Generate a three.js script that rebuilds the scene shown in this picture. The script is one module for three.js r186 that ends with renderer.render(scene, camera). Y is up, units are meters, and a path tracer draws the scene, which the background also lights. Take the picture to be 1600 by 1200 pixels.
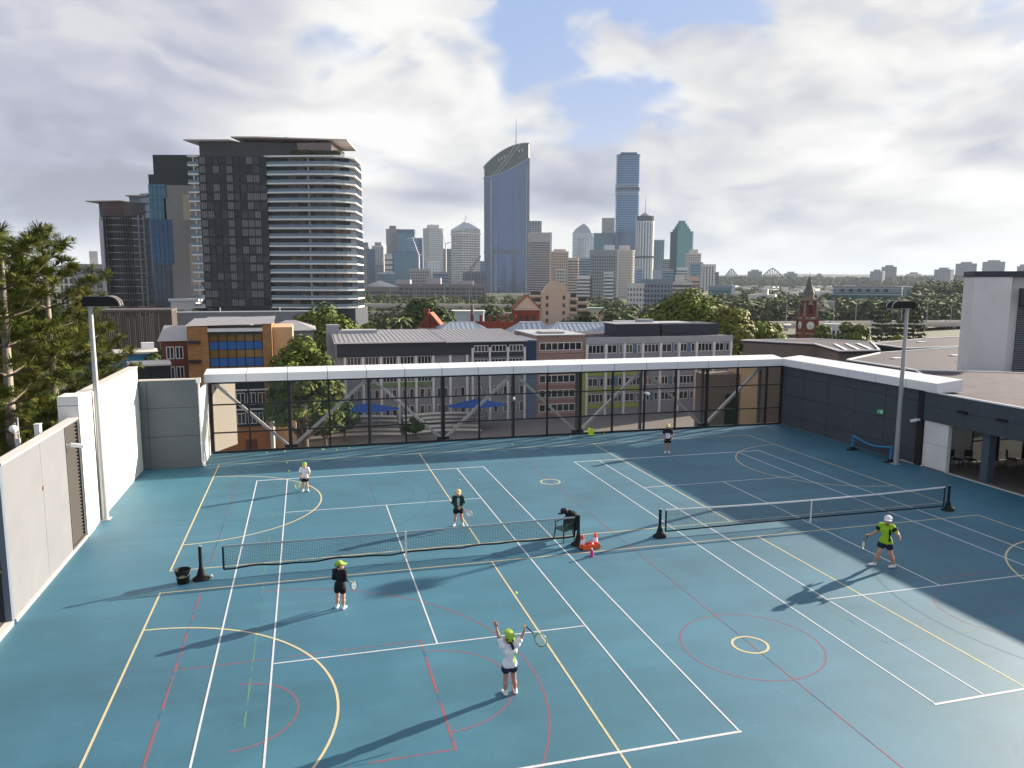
import * as THREE from 'three';
import { mergeGeometries, mergeVertices } from 'three/addons/utils/BufferGeometryUtils.js';
import { FontLoader } from 'three/addons/loaders/FontLoader.js';
import { TextGeometry } from 'three/addons/geometries/TextGeometry.js';

// ---------------------------------------------------------------- camera, sky, sun, exposure
const scene = new THREE.Scene();
const YAW = 0.2654, PITCH = 0.1342, ROLL = 0.003, FOC = 1188.65;
const EYE = new THREE.Vector3(-3.038, 9.315, 24.854);
const camera = new THREE.PerspectiveCamera(53.567, 4 / 3, 0.3, 30000);
camera.position.copy(EYE);
camera.rotation.order = 'YXZ';
camera.rotation.set(-PITCH, -YAW, ROLL);
camera.updateMatrixWorld(true);

const renderer = new THREE.WebGLRenderer();
renderer.toneMapping = THREE.LinearToneMapping;
renderer.toneMappingExposure = 2.95;
renderer.shadowMap.enabled = true;

const SUN_AZ = 70 * Math.PI / 180, SUN_EL = 16.4 * Math.PI / 180;
const SUN = new THREE.Vector3(Math.sin(SUN_AZ) * Math.cos(SUN_EL), Math.sin(SUN_EL), -Math.cos(SUN_AZ) * Math.cos(SUN_EL));
const sun = new THREE.DirectionalLight(new THREE.Color(1.0, 0.87, 0.71), 5);
sun.position.copy(SUN).multiplyScalar(400);
sun.castShadow = true;
sun.shadow.mapSize.set(4096, 4096);
Object.assign(sun.shadow.camera, { left: -150, right: 150, top: 120, bottom: -120, near: 1, far: 900 });
sun.shadow.radius = 1;
scene.add(sun, sun.target);

// seeded random and noise
function rng(seed) { let s = seed >>> 0 || 1; return () => { s |= 0; s = s + 0x6D2B79F5 | 0; let t = Math.imul(s ^ s >>> 15, 1 | s); t = t + Math.imul(t ^ t >>> 7, 61 | t) ^ t; return ((t ^ t >>> 14) >>> 0) / 4294967296; }; }
const PERM = new Float32Array(4096);
{ const r = rng(77); for (let i = 0; i < 4096; i++) PERM[i] = r(); }
const hash3 = (x, y, z) => PERM[(Math.imul(x, 73856093) ^ Math.imul(y, 19349663) ^ Math.imul(z, 83492791)) >>> 3 & 4095];
function noise3(x, y, z) {
  const xi = Math.floor(x), yi = Math.floor(y), zi = Math.floor(z);
  let u = x - xi, v = y - yi, w = z - zi;
  u = u * u * u * (u * (u * 6 - 15) + 10); v = v * v * v * (v * (v * 6 - 15) + 10); w = w * w * w * (w * (w * 6 - 15) + 10);
  const l = (a, b, t) => a + (b - a) * t;
  return l(l(l(hash3(xi, yi, zi), hash3(xi + 1, yi, zi), u), l(hash3(xi, yi + 1, zi), hash3(xi + 1, yi + 1, zi), u), v),
    l(l(hash3(xi, yi, zi + 1), hash3(xi + 1, yi, zi + 1), u), l(hash3(xi, yi + 1, zi + 1), hash3(xi + 1, yi + 1, zi + 1), u), v), w);
}
function fbm(x, y, z, o) { let a = 0.5, s = 0, n = 0; for (let i = 0; i < o; i++) { s += a * noise3(x, y, z); n += a; a *= 0.5; x = x * 2.03 + 17.1; y = y * 2.03 + 5.3; z = z * 2.03 + 9.7; } return s / n; }
const clamp = (x, a = 0, b = 1) => Math.min(b, Math.max(a, x));
const sstep = (a, b, x) => { const t = clamp((x - a) / (b - a)); return t * t * (3 - 2 * t); };
const mix = (a, b, t) => a + (b - a) * t;

// the sky: blue air and broken cloud, one float panorama
{
  const W = 4096, HH = 2048, data = new Float32Array(W * HH * 4);
  for (let j = 0; j < HH; j++) {
    const el = ((j + 0.5) / HH - 0.5) * Math.PI;
    for (let i = 0; i < W; i++) {
      const k = (j * W + i) * 4; data[k + 3] = 1;
      if (el < -0.02) { data[k] = 0.22; data[k + 1] = 0.25; data[k + 2] = 0.28; continue; }
      const th = ((i + 0.5) / W - 0.5) * 2 * Math.PI, x = Math.cos(th) * Math.cos(el), z = Math.sin(th) * Math.cos(el), y = Math.sin(el);
      const azd = Math.atan2(x, -z) * 180 / Math.PI, eld = el * 180 / Math.PI;
      const toSun = x * SUN.x + y * SUN.y + z * SUN.z;
      // cloud masses, a little flattened
      const ys = Math.pow(Math.max(0, y), 0.85) * 1.9;
      const wx = fbm(x * 5 + 3, ys * 5, z * 5 + 8, 4) - 0.5, wz = fbm(x * 5 + 31, ys * 5 + 4, z * 5 + 2, 4) - 0.5;
      const px = x + wx * 0.13, py = ys + wz * 0.15, pz = z + wz * 0.13;
      const big = fbm(px * 2.6 + 1.7, py * 2.9 + 2.2, pz * 2.6 + 6.1, 3);
      const mid = fbm(px * 7 + 4, py * 8, pz * 7, 6);
      const mid2 = fbm(px * 7 + 4 - SUN.x * 0.2, py * 8 - 0.34, pz * 7 - SUN.z * 0.2, 4);
      const e = eld + wx * 9, a = azd + wz * 11;
      // the opening of blue in this part of the cloud deck
      const lo = 19 - clamp((e - 9) / 9, 0, 1.6) * 6, hi = 21.5 + clamp((e - 9.5) / 9, 0, 1.6) * 13;
      const gap = sstep(9.2, 11.2, e) * sstep(lo - 1.2, lo + 1.2, a) * sstep(hi + 1.8, hi - 1.8, a) * sstep(60, 28, eld);
      let den = sstep(0.36, 0.52, big * 0.4 + mid * 0.6 + 0.13 - 0.12 * sstep(16, 60, eld));
      den *= 1 - gap * (0.35 + 0.65 * sstep(0.60, 0.50, mid)) * sstep(0.70, 0.56, mid);
      // clear air
      const air = Math.exp(-Math.max(0, eld) / 9);
      const glow = Math.pow(clamp(toSun), 5);
      const r = mix(0.30, 0.86, air) + glow * 0.25, g = mix(0.46, 0.86, air) + glow * 0.22, b = mix(0.80, 0.92, air) + glow * 0.15;
      // cloud colour: thin parts and those turned to the sun white, thick undersides grey
      const thick = sstep(0.36, 0.64, big * 0.6 + mid * 0.4);
      const relief = clamp((mid - mid2) * 3.2, -0.5, 0.5);
      const lump = (ca, ce, sa, se) => Math.exp(-(((a - ca) / sa) ** 2) - ((e - ce) / se) ** 2);
      const grey = clamp(lump(-14, 5.6, 11, 3.4) + 0.58 * lump(13, 5.6, 10, 3.0) + 0.22 * lump(-4, 14, 12, 3.5) + 0.5 * lump(38, 11.5, 13, 2.4) + 0.45 * lump(24, 7.0, 5, 3.5) + 0.22 * lump(-8, 19, 10, 4) + 0.4 * lump(-60, 9, 26, 5) + 0.4 * lump(120, 10, 30, 5) + 0.4 * lump(-130, 9, 30, 6));
      let lum = 0.90 - 0.22 * thick + relief * 0.26 - grey * 0.44 * (0.7 + 0.6 * (mid - 0.4));
      lum += 0.10 * sstep(5, 0.8, eld) - 0.1 * sstep(0.5, 0.62, mid) * grey;
      lum += 0.12 * lump(4, 10, 9, 4) + 0.20 * lump(44, 5.0, 13, 2.6) - 0.08 * lump(42, 15, 14, 4);
      lum = clamp(lum, 0.34, 0.99);
      lum *= mix(0.72, 1.0, sstep(-0.6, 0.45, toSun)) + 0.08 * sstep(0.7, 0.99, toSun);
      const warm = sstep(0.45, 0.88, lum);
      const cr = lum * mix(0.885, 1.005, warm), cg = lum * mix(0.925, 0.998, warm), cb = lum * mix(1.16, 0.985, warm);
      const hz = sstep(2.6, 0.2, eld) * 0.5;                 // thick air along the horizon
      const K = 0.335;
      data[k] = mix(mix(r, cr, den), 0.93, hz) * K; data[k + 1] = mix(mix(g, cg, den), 0.91, hz) * K; data[k + 2] = mix(mix(b, cb, den), 0.90, hz) * K;
    }
  }
  const t = new THREE.DataTexture(data, W, HH, THREE.RGBAFormat, THREE.FloatType);
  t.mapping = THREE.EquirectangularReflectionMapping; t.magFilter = THREE.LinearFilter; t.minFilter = THREE.LinearFilter; t.needsUpdate = true;
  scene.background = t; scene.environment = t;
}

// ---------------------------------------------------------------- helpers
function gp(u, v, h = 0) { const d = rayOf(u, v); return EYE.clone().addScaledVector(d, (h - EYE.y) / d.y); }
function rayOf(u, v) { return new THREE.Vector3((u - 800) / FOC, (600 - v) / FOC, -1).applyQuaternion(camera.quaternion); }
const FWD = new THREE.Vector3(Math.sin(YAW), 0, -Math.cos(YAW));
function at(u, v, depth) { const d = rayOf(u, v); return EYE.clone().addScaledVector(d, depth / d.dot(FWD)); }
function onZ(u, v, z) { const d = rayOf(u, v); return EYE.clone().addScaledVector(d, (z - EYE.z) / d.z); }
const taken = new Map();
function numbered(name) { const n = taken.get(name) || 0; taken.set(name, n + 1); return n ? `${name}_${String(n).padStart(3, '0')}` : name; }
function part(name, geo, m, parent) { const o = new THREE.Mesh(Array.isArray(geo) ? mergeGeometries(geo) : geo, m); o.name = name; o.castShadow = o.receiveShadow = true; parent.add(o); return o; }
function stuff(o) { o.userData.kind = 'stuff'; return o; }
function tag(o, label, category, group) { o.userData.label = label; o.userData.category = category; if (group) o.userData.group = group; return o; }
function thing(name, label, category, pos = [0, 0, 0], turn = 0, group) {
  const o = new THREE.Group(); o.name = numbered(name); scene.add(o);
  if (pos.isVector3) o.position.copy(pos); else o.position.set(...pos);
  o.rotation.y = turn; return tag(o, label, category, group);
}
function single(name, geo, m, label, category, group) { const o = part(numbered(name), geo, m, scene); return tag(o, label, category, group); }
function struct(name, geo, m, parent = scene) { const o = part(parent === scene ? numbered(name) : name, geo, m, parent); if (parent === scene) o.userData.kind = 'structure'; return o; }
// box between two corners, uv in metres
function bx(x0, x1, y0, y1, z0, z1) {
  const P = [], N = [], U = [], I = [];
  const face = (a, b, c, d, n, w, h) => { const k = P.length / 3; for (const q of [a, b, c, d]) { P.push(...q); N.push(...n); } U.push(...w, ...h); I.push(k, k + 1, k + 2, k, k + 2, k + 3); };
  const f = (a, b, c, d, n, i, j) => face(a, b, c, d, n, [a[i], a[j], b[i], b[j]], [c[i], c[j], d[i], d[j]]);
  f([x0, y0, z1], [x1, y0, z1], [x1, y1, z1], [x0, y1, z1], [0, 0, 1], 0, 1);
  f([x1, y0, z0], [x0, y0, z0], [x0, y1, z0], [x1, y1, z0], [0, 0, -1], 0, 1);
  f([x1, y0, z1], [x1, y0, z0], [x1, y1, z0], [x1, y1, z1], [1, 0, 0], 2, 1);
  f([x0, y0, z0], [x0, y0, z1], [x0, y1, z1], [x0, y1, z0], [-1, 0, 0], 2, 1);
  f([x0, y1, z1], [x1, y1, z1], [x1, y1, z0], [x0, y1, z0], [0, 1, 0], 0, 2);
  f([x0, y0, z0], [x1, y0, z0], [x1, y0, z1], [x0, y0, z1], [0, -1, 0], 0, 2);
  return geom(P, N, U, I);
}
function geom(P, N, U, I) {
  const g = new THREE.BufferGeometry();
  g.setAttribute('position', new THREE.Float32BufferAttribute(P, 3)); g.setAttribute('normal', new THREE.Float32BufferAttribute(N, 3)); g.setAttribute('uv', new THREE.Float32BufferAttribute(U, 2));
  g.setIndex(I); return g;
}
const cb = (w, h, d, x = 0, y = 0, z = 0) => bx(x - w / 2, x + w / 2, y, y + h, z - d / 2, z + d / 2);   // box on its base
const V3 = (x, y, z) => new THREE.Vector3(x, y, z);
// round or square bar from a to b
function bar(a, b, r0, r1 = r0, seg = 8) {
  a = a.isVector3 ? a : V3(...a); b = b.isVector3 ? b : V3(...b);
  const d = b.clone().sub(a), L = d.length(), g = new THREE.CylinderGeometry(r1, r0, L, seg, 1);
  g.translate(0, L / 2, 0); g.applyQuaternion(new THREE.Quaternion().setFromUnitVectors(V3(0, 1, 0), d.normalize())); g.translate(a.x, a.y, a.z);
  return g;
}
function beamBox(a, b, w, h) {   // rectangular bar, h kept in the vertical plane
  a = V3(...a); b = V3(...b); const d = b.clone().sub(a), L = d.length(), g = bx(-L / 2, L / 2, -h / 2, h / 2, -w / 2, w / 2);
  const x = d.normalize(), zz = V3(0, 1, 0); const s = x.clone().cross(zz).normalize(); const up = s.clone().cross(x);
  const m = new THREE.Matrix4().makeBasis(x, up, s); g.applyMatrix4(m); g.translate((a.x + b.x) / 2, (a.y + b.y) / 2, (a.z + b.z) / 2); return g;
}
// upright prism over a polygon [[x,z]...]; uv runs round the outline in metres
function prism(poly, y0, y1, caps = true) {
  const P = [], N = [], U = [], I = []; const n = poly.length; let run = 0, area = 0;
  for (let i = 0; i < n; i++) { const [a, b] = poly[i], [c, d] = poly[(i + 1) % n]; area += a * d - c * b; }
  const Q = area > 0 ? poly.slice().reverse() : poly;     // make it run so that sides face out
  for (let i = 0; i < n; i++) {
    const [a, b] = Q[i], [c, d] = Q[(i + 1) % n], L = Math.hypot(c - a, d - b) || 1e-6, nx = -(d - b) / L, nz = (c - a) / L, k = P.length / 3;
    P.push(a, y0, b, c, y0, d, c, y1, d, a, y1, b); for (let q = 0; q < 4; q++) N.push(nx, 0, nz);
    U.push(run, y0, run + L, y0, run + L, y1, run, y1); I.push(k, k + 1, k + 2, k, k + 2, k + 3); run += L;
  }
  if (caps) {
    const tri = THREE.ShapeUtils.triangulateShape(Q.map(([a, b]) => new THREE.Vector2(a, b)), []);
    for (const [y, up] of [[y1, 1], [y0, -1]]) { const k = P.length / 3; for (const [a, b] of Q) { P.push(a, y, b); N.push(0, up, 0); U.push(a, b); }
      for (const [a, b, c] of tri) { const o = (Q[b][0] - Q[a][0]) * (Q[c][1] - Q[a][1]) - (Q[c][0] - Q[a][0]) * (Q[b][1] - Q[a][1]) < 0; if (o === (up > 0)) I.push(k + a, k + b, k + c); else I.push(k + a, k + c, k + b); } }
  }
  const g = geom(P, N, U, I); return g;
}
function remap(g, f) { for (const n of ['position', 'normal']) { const a = g.attributes[n]; for (let i = 0; i < a.count; i++) a.setXYZ(i, ...f(a.getX(i), a.getY(i), a.getZ(i))); } const ix = g.index; for (let i = 0; i < ix.count; i += 3) { const q = ix.getX(i); ix.setX(i, ix.getX(i + 2)); ix.setX(i + 2, q); } return g; }
const profileX = (p, x0, x1) => remap(prism(p, x0, x1), (a, b, c) => [b, a, c]);                    // profile [[y,z]] drawn along x
const profileZ = (p, z0, z1) => remap(prism(p.map(([y, x]) => [x, y]), z0, z1), (a, b, c) => [a, c, b]);   // profile [[y,x]] drawn along z
const grow = (poly, d) => { const cx = poly.reduce((s, p) => s + p[0], 0) / poly.length, cz = poly.reduce((s, p) => s + p[1], 0) / poly.length; return poly.map(([x, z]) => { const l = Math.hypot(x - cx, z - cz); return [cx + (x - cx) * (1 + d / l), cz + (z - cz) * (1 + d / l)]; }); };
function quadMesh(list) {  // list of [a,b,c,d] Vector3 quads
  const P = [], N = [], U = [], I = [];
  for (const [a, b, c, d] of list) { const n = b.clone().sub(a).cross(c.clone().sub(a)).normalize(), k = P.length / 3; for (const p of [a, b, c, d]) { P.push(p.x, p.y, p.z); N.push(n.x, n.y, n.z); } U.push(0, 0, 1, 0, 1, 1, 0, 1); I.push(k, k + 1, k + 2, k, k + 2, k + 3); }
  return geom(P, N, U, I);
}
// materials: linear base colours
function mat(r, g, b, rough = 0.8, o = {}) { const { phys, ...q } = o; if (rough >= 0.5 && !('metalness' in q) && !('specularIntensity' in q)) q.specularIntensity = 0.4; const m = new (phys || 'transmission' in q || 'clearcoat' in q || 'specularIntensity' in q ? THREE.MeshPhysicalMaterial : THREE.MeshStandardMaterial)({ roughness: rough, ...q }); m.color.setRGB(r, g, b); return m; }
function tex(w, h, fn, srgb, rep) {   // fn(x,y in 0..1) -> [r,g,b] 0..1
  const d = new Uint8Array(w * h * 4);
  for (let j = 0; j < h; j++) for (let i = 0; i < w; i++) { const c = fn(i / w, j / h, i, j), k = (j * w + i) * 4; d[k] = clamp(c[0]) * 255; d[k + 1] = clamp(c[1]) * 255; d[k + 2] = clamp(c[2]) * 255; d[k + 3] = 255; }
  const t = new THREE.DataTexture(d, w, h); t.wrapS = t.wrapT = THREE.RepeatWrapping; t.magFilter = THREE.LinearFilter; t.minFilter = THREE.LinearMipmapLinearFilter; t.generateMipmaps = true;
  if (srgb) t.colorSpace = THREE.SRGBColorSpace; if (rep) t.repeat.set(...rep); t.needsUpdate = true; return t;
}
// tileable noise for small repeats
const tnoise = (x, y, n, s) => { const c = 2 * Math.PI; return fbm(Math.cos(x * c) * n + s, Math.sin(x * c) * n + Math.cos(y * c) * n, Math.sin(y * c) * n + s, 4); };
const GRAIN = tex(256, 256, (x, y) => { const n = 0.72 + 0.28 * tnoise(x, y, 6, 3) + 0.1 * (PERM[((x * 256) * 61 + (y * 256) * 977) & 4095] - 0.5); return [n, n, n]; }, false, [0.5, 0.5]);
const PLASTER = tex(512, 512, (x, y) => { const n = 0.86 + 0.16 * (tnoise(x, y, 1.6, 9) - 0.3) + 0.07 * (PERM[((x * 512) * 37 + (y * 512) * 613) & 4095] - 0.5); return [n, n * 0.997, n * 0.99]; }, false, [0.12, 0.12]);
const BUMP = tex(256, 256, (x, y) => { const n = 0.5 * tnoise(x, y, 9, 5) + 0.5 * PERM[((x * 256) * 131 + (y * 256) * 389) & 4095]; return [n, n, n]; }, false, [1.3, 1.3]);

// ---------------------------------------------------------------- the court: floor, painted lines
const FX0 = -11, FX1 = 27.2, FZ0 = -18.6, FZ1 = 34;
const scuff = new Float32Array(2048 * 2048);
{ const R = rng(404), dot = (X, Z, a) => { const i = Math.floor((X + 12) / 48 * 2048), j = Math.floor((Z + 20) / 56 * 2048); if (i >= 0 && j >= 0 && i < 2048 && j < 2048) scuff[j * 2048 + i] = Math.max(scuff[j * 2048 + i], a); };
  for (let n = 0; n < 650; n++) { const x = mix(-11, 27, R()), z = mix(-18, 24, R()), r = 0.25 + 2.6 * R() * R(), a0 = R() * 6.28, da = (0.3 + 1.2 * R()) / Math.max(0.6, r), s = (0.15 + 0.5 * R()) * (R() < 0.25 ? -1 : 1); for (let q = 0; q < 160; q++) { const t = a0 + da * q / 160, f = Math.sin(Math.PI * q / 160); if (R() < 0.75) dot(x + r * Math.cos(t), z + r * Math.sin(t), Math.abs(s) * f); } }
  for (let n = 0; n < 2600; n++) { const x = mix(-11, 27, R()), z = mix(-18, 24, R()), s = 0.12 + 0.3 * R() * R(); dot(x, z, s); if (R() < 0.3) { dot(x + 0.024, z, s); dot(x, z + 0.027, s); } } }
const floorMap = tex(2048, 2048, (fx, fy) => {
  const X = mix(-12, 36, fx), Z = mix(-20, 36, fy);
  const big = fbm(X * 0.11 + 3, Z * 0.11, 2, 4), mid = fbm(X * 0.6, Z * 0.6 + 7, 5, 4), streak = fbm(X * 0.25, Z * 2.2, 11, 3), fine = PERM[(Math.floor(fx * 2048) * 733 + Math.floor(fy * 2048) * 1291) & 4095];
  let k = 0.90 + 0.30 * (big - 0.5) + 0.26 * (mid - 0.5) + 0.20 * (streak - 0.5) + 0.12 * (fine - 0.5);
  // scuffs: thin pale marks left by balls and shoes
  const s = fbm(X * 1.7 + 40, Z * 1.7, 21, 3), sc = sstep(0.012, 0.0, Math.abs(s - 0.5)) * sstep(0.54, 0.66, fbm(X * 0.5, Z * 0.5 + 60, 3, 2));
  const worn = sstep(0.52, 0.74, fbm(X * 0.3 + 9, Z * 0.3 + 31, 8, 5)) * 0.16, green = sstep(0.45, 0.7, fbm(X * 0.08 + 19, Z * 0.08, 4, 2));
  const sf = scuff[Math.floor(fy * 2048) * 2048 + Math.floor(fx * 2048)];
  const r = 0.70 * k + sc * 0.2 + worn - green * 0.05 + sf * 0.42, g = 0.76 * k + sc * 0.10 + worn * 0.6 + sf * 0.2, b = 0.78 * k + sc * 0.08 + worn * 0.5 - green * 0.02 + sf * 0.18;
  return [r, g, b];
}, false);
{ floorMap.wrapS = floorMap.wrapT = THREE.ClampToEdgeWrapping; }
const M = {};
M.floor = mat(0.050, 0.182, 0.266, 0.62, { specularIntensity: 1, ior: 1.5, map: floorMap, bumpMap: BUMP, bumpScale: 0.0015 });
const floorGeo = bx(FX0 - 0.3, FX1, -0.5, 0, FZ0, FZ1);
{ const p = floorGeo.attributes.position, uv = floorGeo.attributes.uv; for (let i = 0; i < p.count; i++) uv.setXY(i, (p.getX(i) + 12) / 48, (p.getZ(i) + 20) / 56); }
M.floor.bumpMap = BUMP.clone(); M.floor.bumpMap.repeat.set(70, 80); M.floor.bumpMap.needsUpdate = true;
const floor = struct('court_floor', floorGeo, M.floor);
M.podium = mat(0.24, 0.24, 0.25, 0.85, { map: PLASTER });
struct('court_podium', bx(FX0 - 0.25, 60, -10.2, -0.504, FZ0 + 0.02, FZ1), M.podium);

const LINE_WEAR = tex(512, 512, (x, y) => { const n = tnoise(x, y, 5, 31), w = 0.93 - 0.22 * sstep(0.58, 0.75, n); return [w, w, w]; }, false, [0.8, 0.8]);
M.lineWhite = mat(0.58, 0.60, 0.63, 0.6, { map: LINE_WEAR });
M.lineYellow = mat(0.58, 0.50, 0.30, 0.6, { map: LINE_WEAR });
const faded = (c, seed, lo, hi) => tex(512, 512, (x, y) => { const f = sstep(lo, hi, tnoise(x, y, 3, seed) * 0.7 + tnoise(x, y, 14, seed) * 0.3), fl = [0.030, 0.125, 0.20]; return c.map((v, i) => mix(v, fl[i], f)); }, false, [0.13, 0.13]);
M.lineRed = mat(1, 1, 1, 0.6, { map: faded([0.26, 0.085, 0.095], 3, 0.42, 0.66) });
M.lineRedFaint = mat(1, 1, 1, 0.6, { map: faded([0.15, 0.105, 0.14], 8, 0.36, 0.6) });
M.lineGreen = mat(1, 1, 1, 0.6, { map: faded([0.11, 0.22, 0.13], 13, 0.4, 0.66) });
const LY = { w: 0.014, y: 0.010, r: 0.006, g: 0.004 };
function line(name, m, y, x0, z0, x1, z1, w) {   // a painted strip, a few millimetres of paint
  const dx = x1 - x0, dz = z1 - z0, L = Math.hypot(dx, dz), ax = dx / L * w / 2, az = dz / L * w / 2, nx = -az, nz = ax; y *= 0.4;
  part(name, prism([[x0 - ax + nx, z0 - az + nz], [x1 + ax + nx, z1 + az + nz], [x1 + ax - nx, z1 + az - nz], [x0 - ax - nx, z0 - az - nz]], 0.0002, y), m, floor);
}
function arc(name, m, y, cx, cz, r, a0, a1, w, n = 48) {
  y *= 0.4; const g = []; for (let i = 0; i < n; i++) { const t0 = mix(a0, a1, i / n), t1 = mix(a0, a1, (i + 1) / n), o = [t0, t1].map(t => [Math.cos(t), Math.sin(t)]);
    g.push(quadMesh([[V3(cx + o[0][0] * (r - w / 2), y, cz + o[0][1] * (r - w / 2)), V3(cx + o[1][0] * (r - w / 2), y, cz + o[1][1] * (r - w / 2)), V3(cx + o[1][0] * (r + w / 2), y, cz + o[1][1] * (r + w / 2)), V3(cx + o[0][0] * (r + w / 2), y, cz + o[0][1] * (r + w / 2))].reverse()])); }
  part(name, g, m, floor);
}
function tennis(ox, oz) {
  const L = (a, b, c, d, w = 0.044) => line('white_tennis_line', M.lineWhite, LY.w, ox + a, oz + b, ox + c, oz + d, w);
  for (const s of [-1, 1]) { L(5.455 * s, -11.77, 5.455 * s, 11.77); L(4.085 * s, -11.77, 4.085 * s, 11.77); }
  for (const s of [-1, 1]) { L(-5.46, 11.84 * s, 5.46, 11.84 * s, 0.07); }
  // service lines lie a millimetre lower so that no two strips share a plane
  const y = LY.w; LY.w = 0.0125; for (const s of [-1, 1]) L(-4.03, 6.37 * s, 4.03, 6.37 * s); LY.w = 0.0118; L(0, -6.35, 0, 6.35); LY.w = y;
}
tennis(0, 0); tennis(15.71, 0.2);
for (const cz of [-8.2, 8.5]) {
  const z0 = cz - 7.45, z1 = cz + 7.45, Y = (a, b, c, d) => line('yellow_netball_line', M.lineYellow, LY.y, a, b, c, d, 0.05);
  Y(-7.5, z0, 23.0, z0); Y(-7.5, z1, 23.0, z1);
  LY.y = 0.0092; for (const x of [-7.5, 2.75, 12.85, 23.0]) Y(x, z0, x, z1); LY.y = 0.0102;
  arc('yellow_goal_circle', M.lineYellow, 0.0086, -7.5, cz, 4.9, -Math.PI / 2, Math.PI / 2, 0.06);
  arc('yellow_goal_circle', M.lineYellow, 0.0086, 23.0, cz, 4.6, Math.PI / 2, Math.PI * 1.5, 0.06);
  arc('yellow_centre_circle', M.lineYellow, 0.0108, 7.82, cz, 0.45, 0, Math.PI * 2, 0.065, 40);
  const m = cz > 0 ? M.lineRed : M.lineRedFaint, R = (a, b, c, d, w = 0.044) => line('red_basketball_line', m, LY.r, a, b, c, d, w);
  R(-6.33, cz - 7.0, -6.33, cz + 7.0, 0.055); if (cz > 0) line('red_centre_line', M.lineRed, 0.0066, 7.85, -15.4, 7.85, 16, 0.03);
  LY.r = 0.0052; R(-6.3, cz - 2.4, -0.4, cz - 2.4, 0.03); R(-6.3, cz + 2.4, -0.4, cz + 2.4, 0.04); R(16.1, cz - 2.4, 22.0, cz - 2.4, 0.03); R(16.1, cz + 2.4, 22.0, cz + 2.4, 0.03);
  LY.r = 0.0045; R(-0.4, cz - 2.42, -0.4, cz + 2.42, 0.055); R(16.1, cz - 2.42, 16.1, cz + 2.42, 0.03); LY.r = 0.006;
  arc('red_three_point_arc', m, 0.0038, -4.78, cz, 6.8, -Math.PI * 0.49, Math.PI * 0.49, 0.05, 64);
  arc('red_three_point_arc', M.lineRedFaint, 0.0038, 20.4, cz, 6.8, Math.PI * 0.51, Math.PI * 1.49, 0.04, 64);
  arc('red_throw_arc', m, 0.0034, -0.4, cz, 1.8, -Math.PI / 2, Math.PI / 2, 0.05); arc('red_throw_arc', m, 0.0034, 16.1, cz, 1.8, Math.PI / 2, Math.PI * 1.5, 0.04);
  arc('red_hoop_arc', m, 0.0034, -4.78, cz, 1.33, -Math.PI * 0.5, Math.PI * 0.5, 0.055);
  arc('red_centre_circle', cz > 0 ? M.lineRed : M.lineRedFaint, 0.0030, 7.85, cz, 1.8, 0, Math.PI * 2, 0.045, 64);
}
line('green_line', M.lineGreen, 0.0026, -4.55, -6.4, -4.55, 9.0, 0.035);
line('faint_yellow_line', M.lineGreen, 0.0026, 11.3, 6.9, 11.3, 9.25, 0.03); line('faint_yellow_line', M.lineGreen, 0.0022, 11.3, 9.3, 20, 9.4, 0.035);

// ---------------------------------------------------------------- walls round the court
M.white = mat(0.80, 0.79, 0.77, 0.75, { map: PLASTER });
M.whiteMetal = mat(0.74, 0.75, 0.76, 0.42);
M.grey = mat(0.100, 0.122, 0.142, 0.85, { map: PLASTER });
M.darkConcrete = mat(0.076, 0.090, 0.106, 0.85, { map: PLASTER, bumpMap: BUMP, bumpScale: 0.004 });
M.black = mat(0.012, 0.013, 0.015, 0.7);
M.frame = mat(0.02, 0.02, 0.024, 0.6);
M.steel = mat(0.45, 0.46, 0.47, 0.45, { metalness: 0.5 });
M.pale = mat(0.62, 0.60, 0.56, 0.7, { map: PLASTER });
M.pane = mat(0.84, 0.82, 0.79, 0.02, { transmission: 1, thickness: 0, ior: 1.5, side: THREE.DoubleSide });
M.paneDark = mat(0.35, 0.36, 0.36, 0.03, { transmission: 1, thickness: 0, ior: 1.5, side: THREE.DoubleSide });
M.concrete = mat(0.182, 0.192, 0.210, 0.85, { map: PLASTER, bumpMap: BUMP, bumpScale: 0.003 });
M.louvre = mat(0.07, 0.066, 0.062, 0.6);
const J = 0.012;      // half width of the open joints between panels
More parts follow.
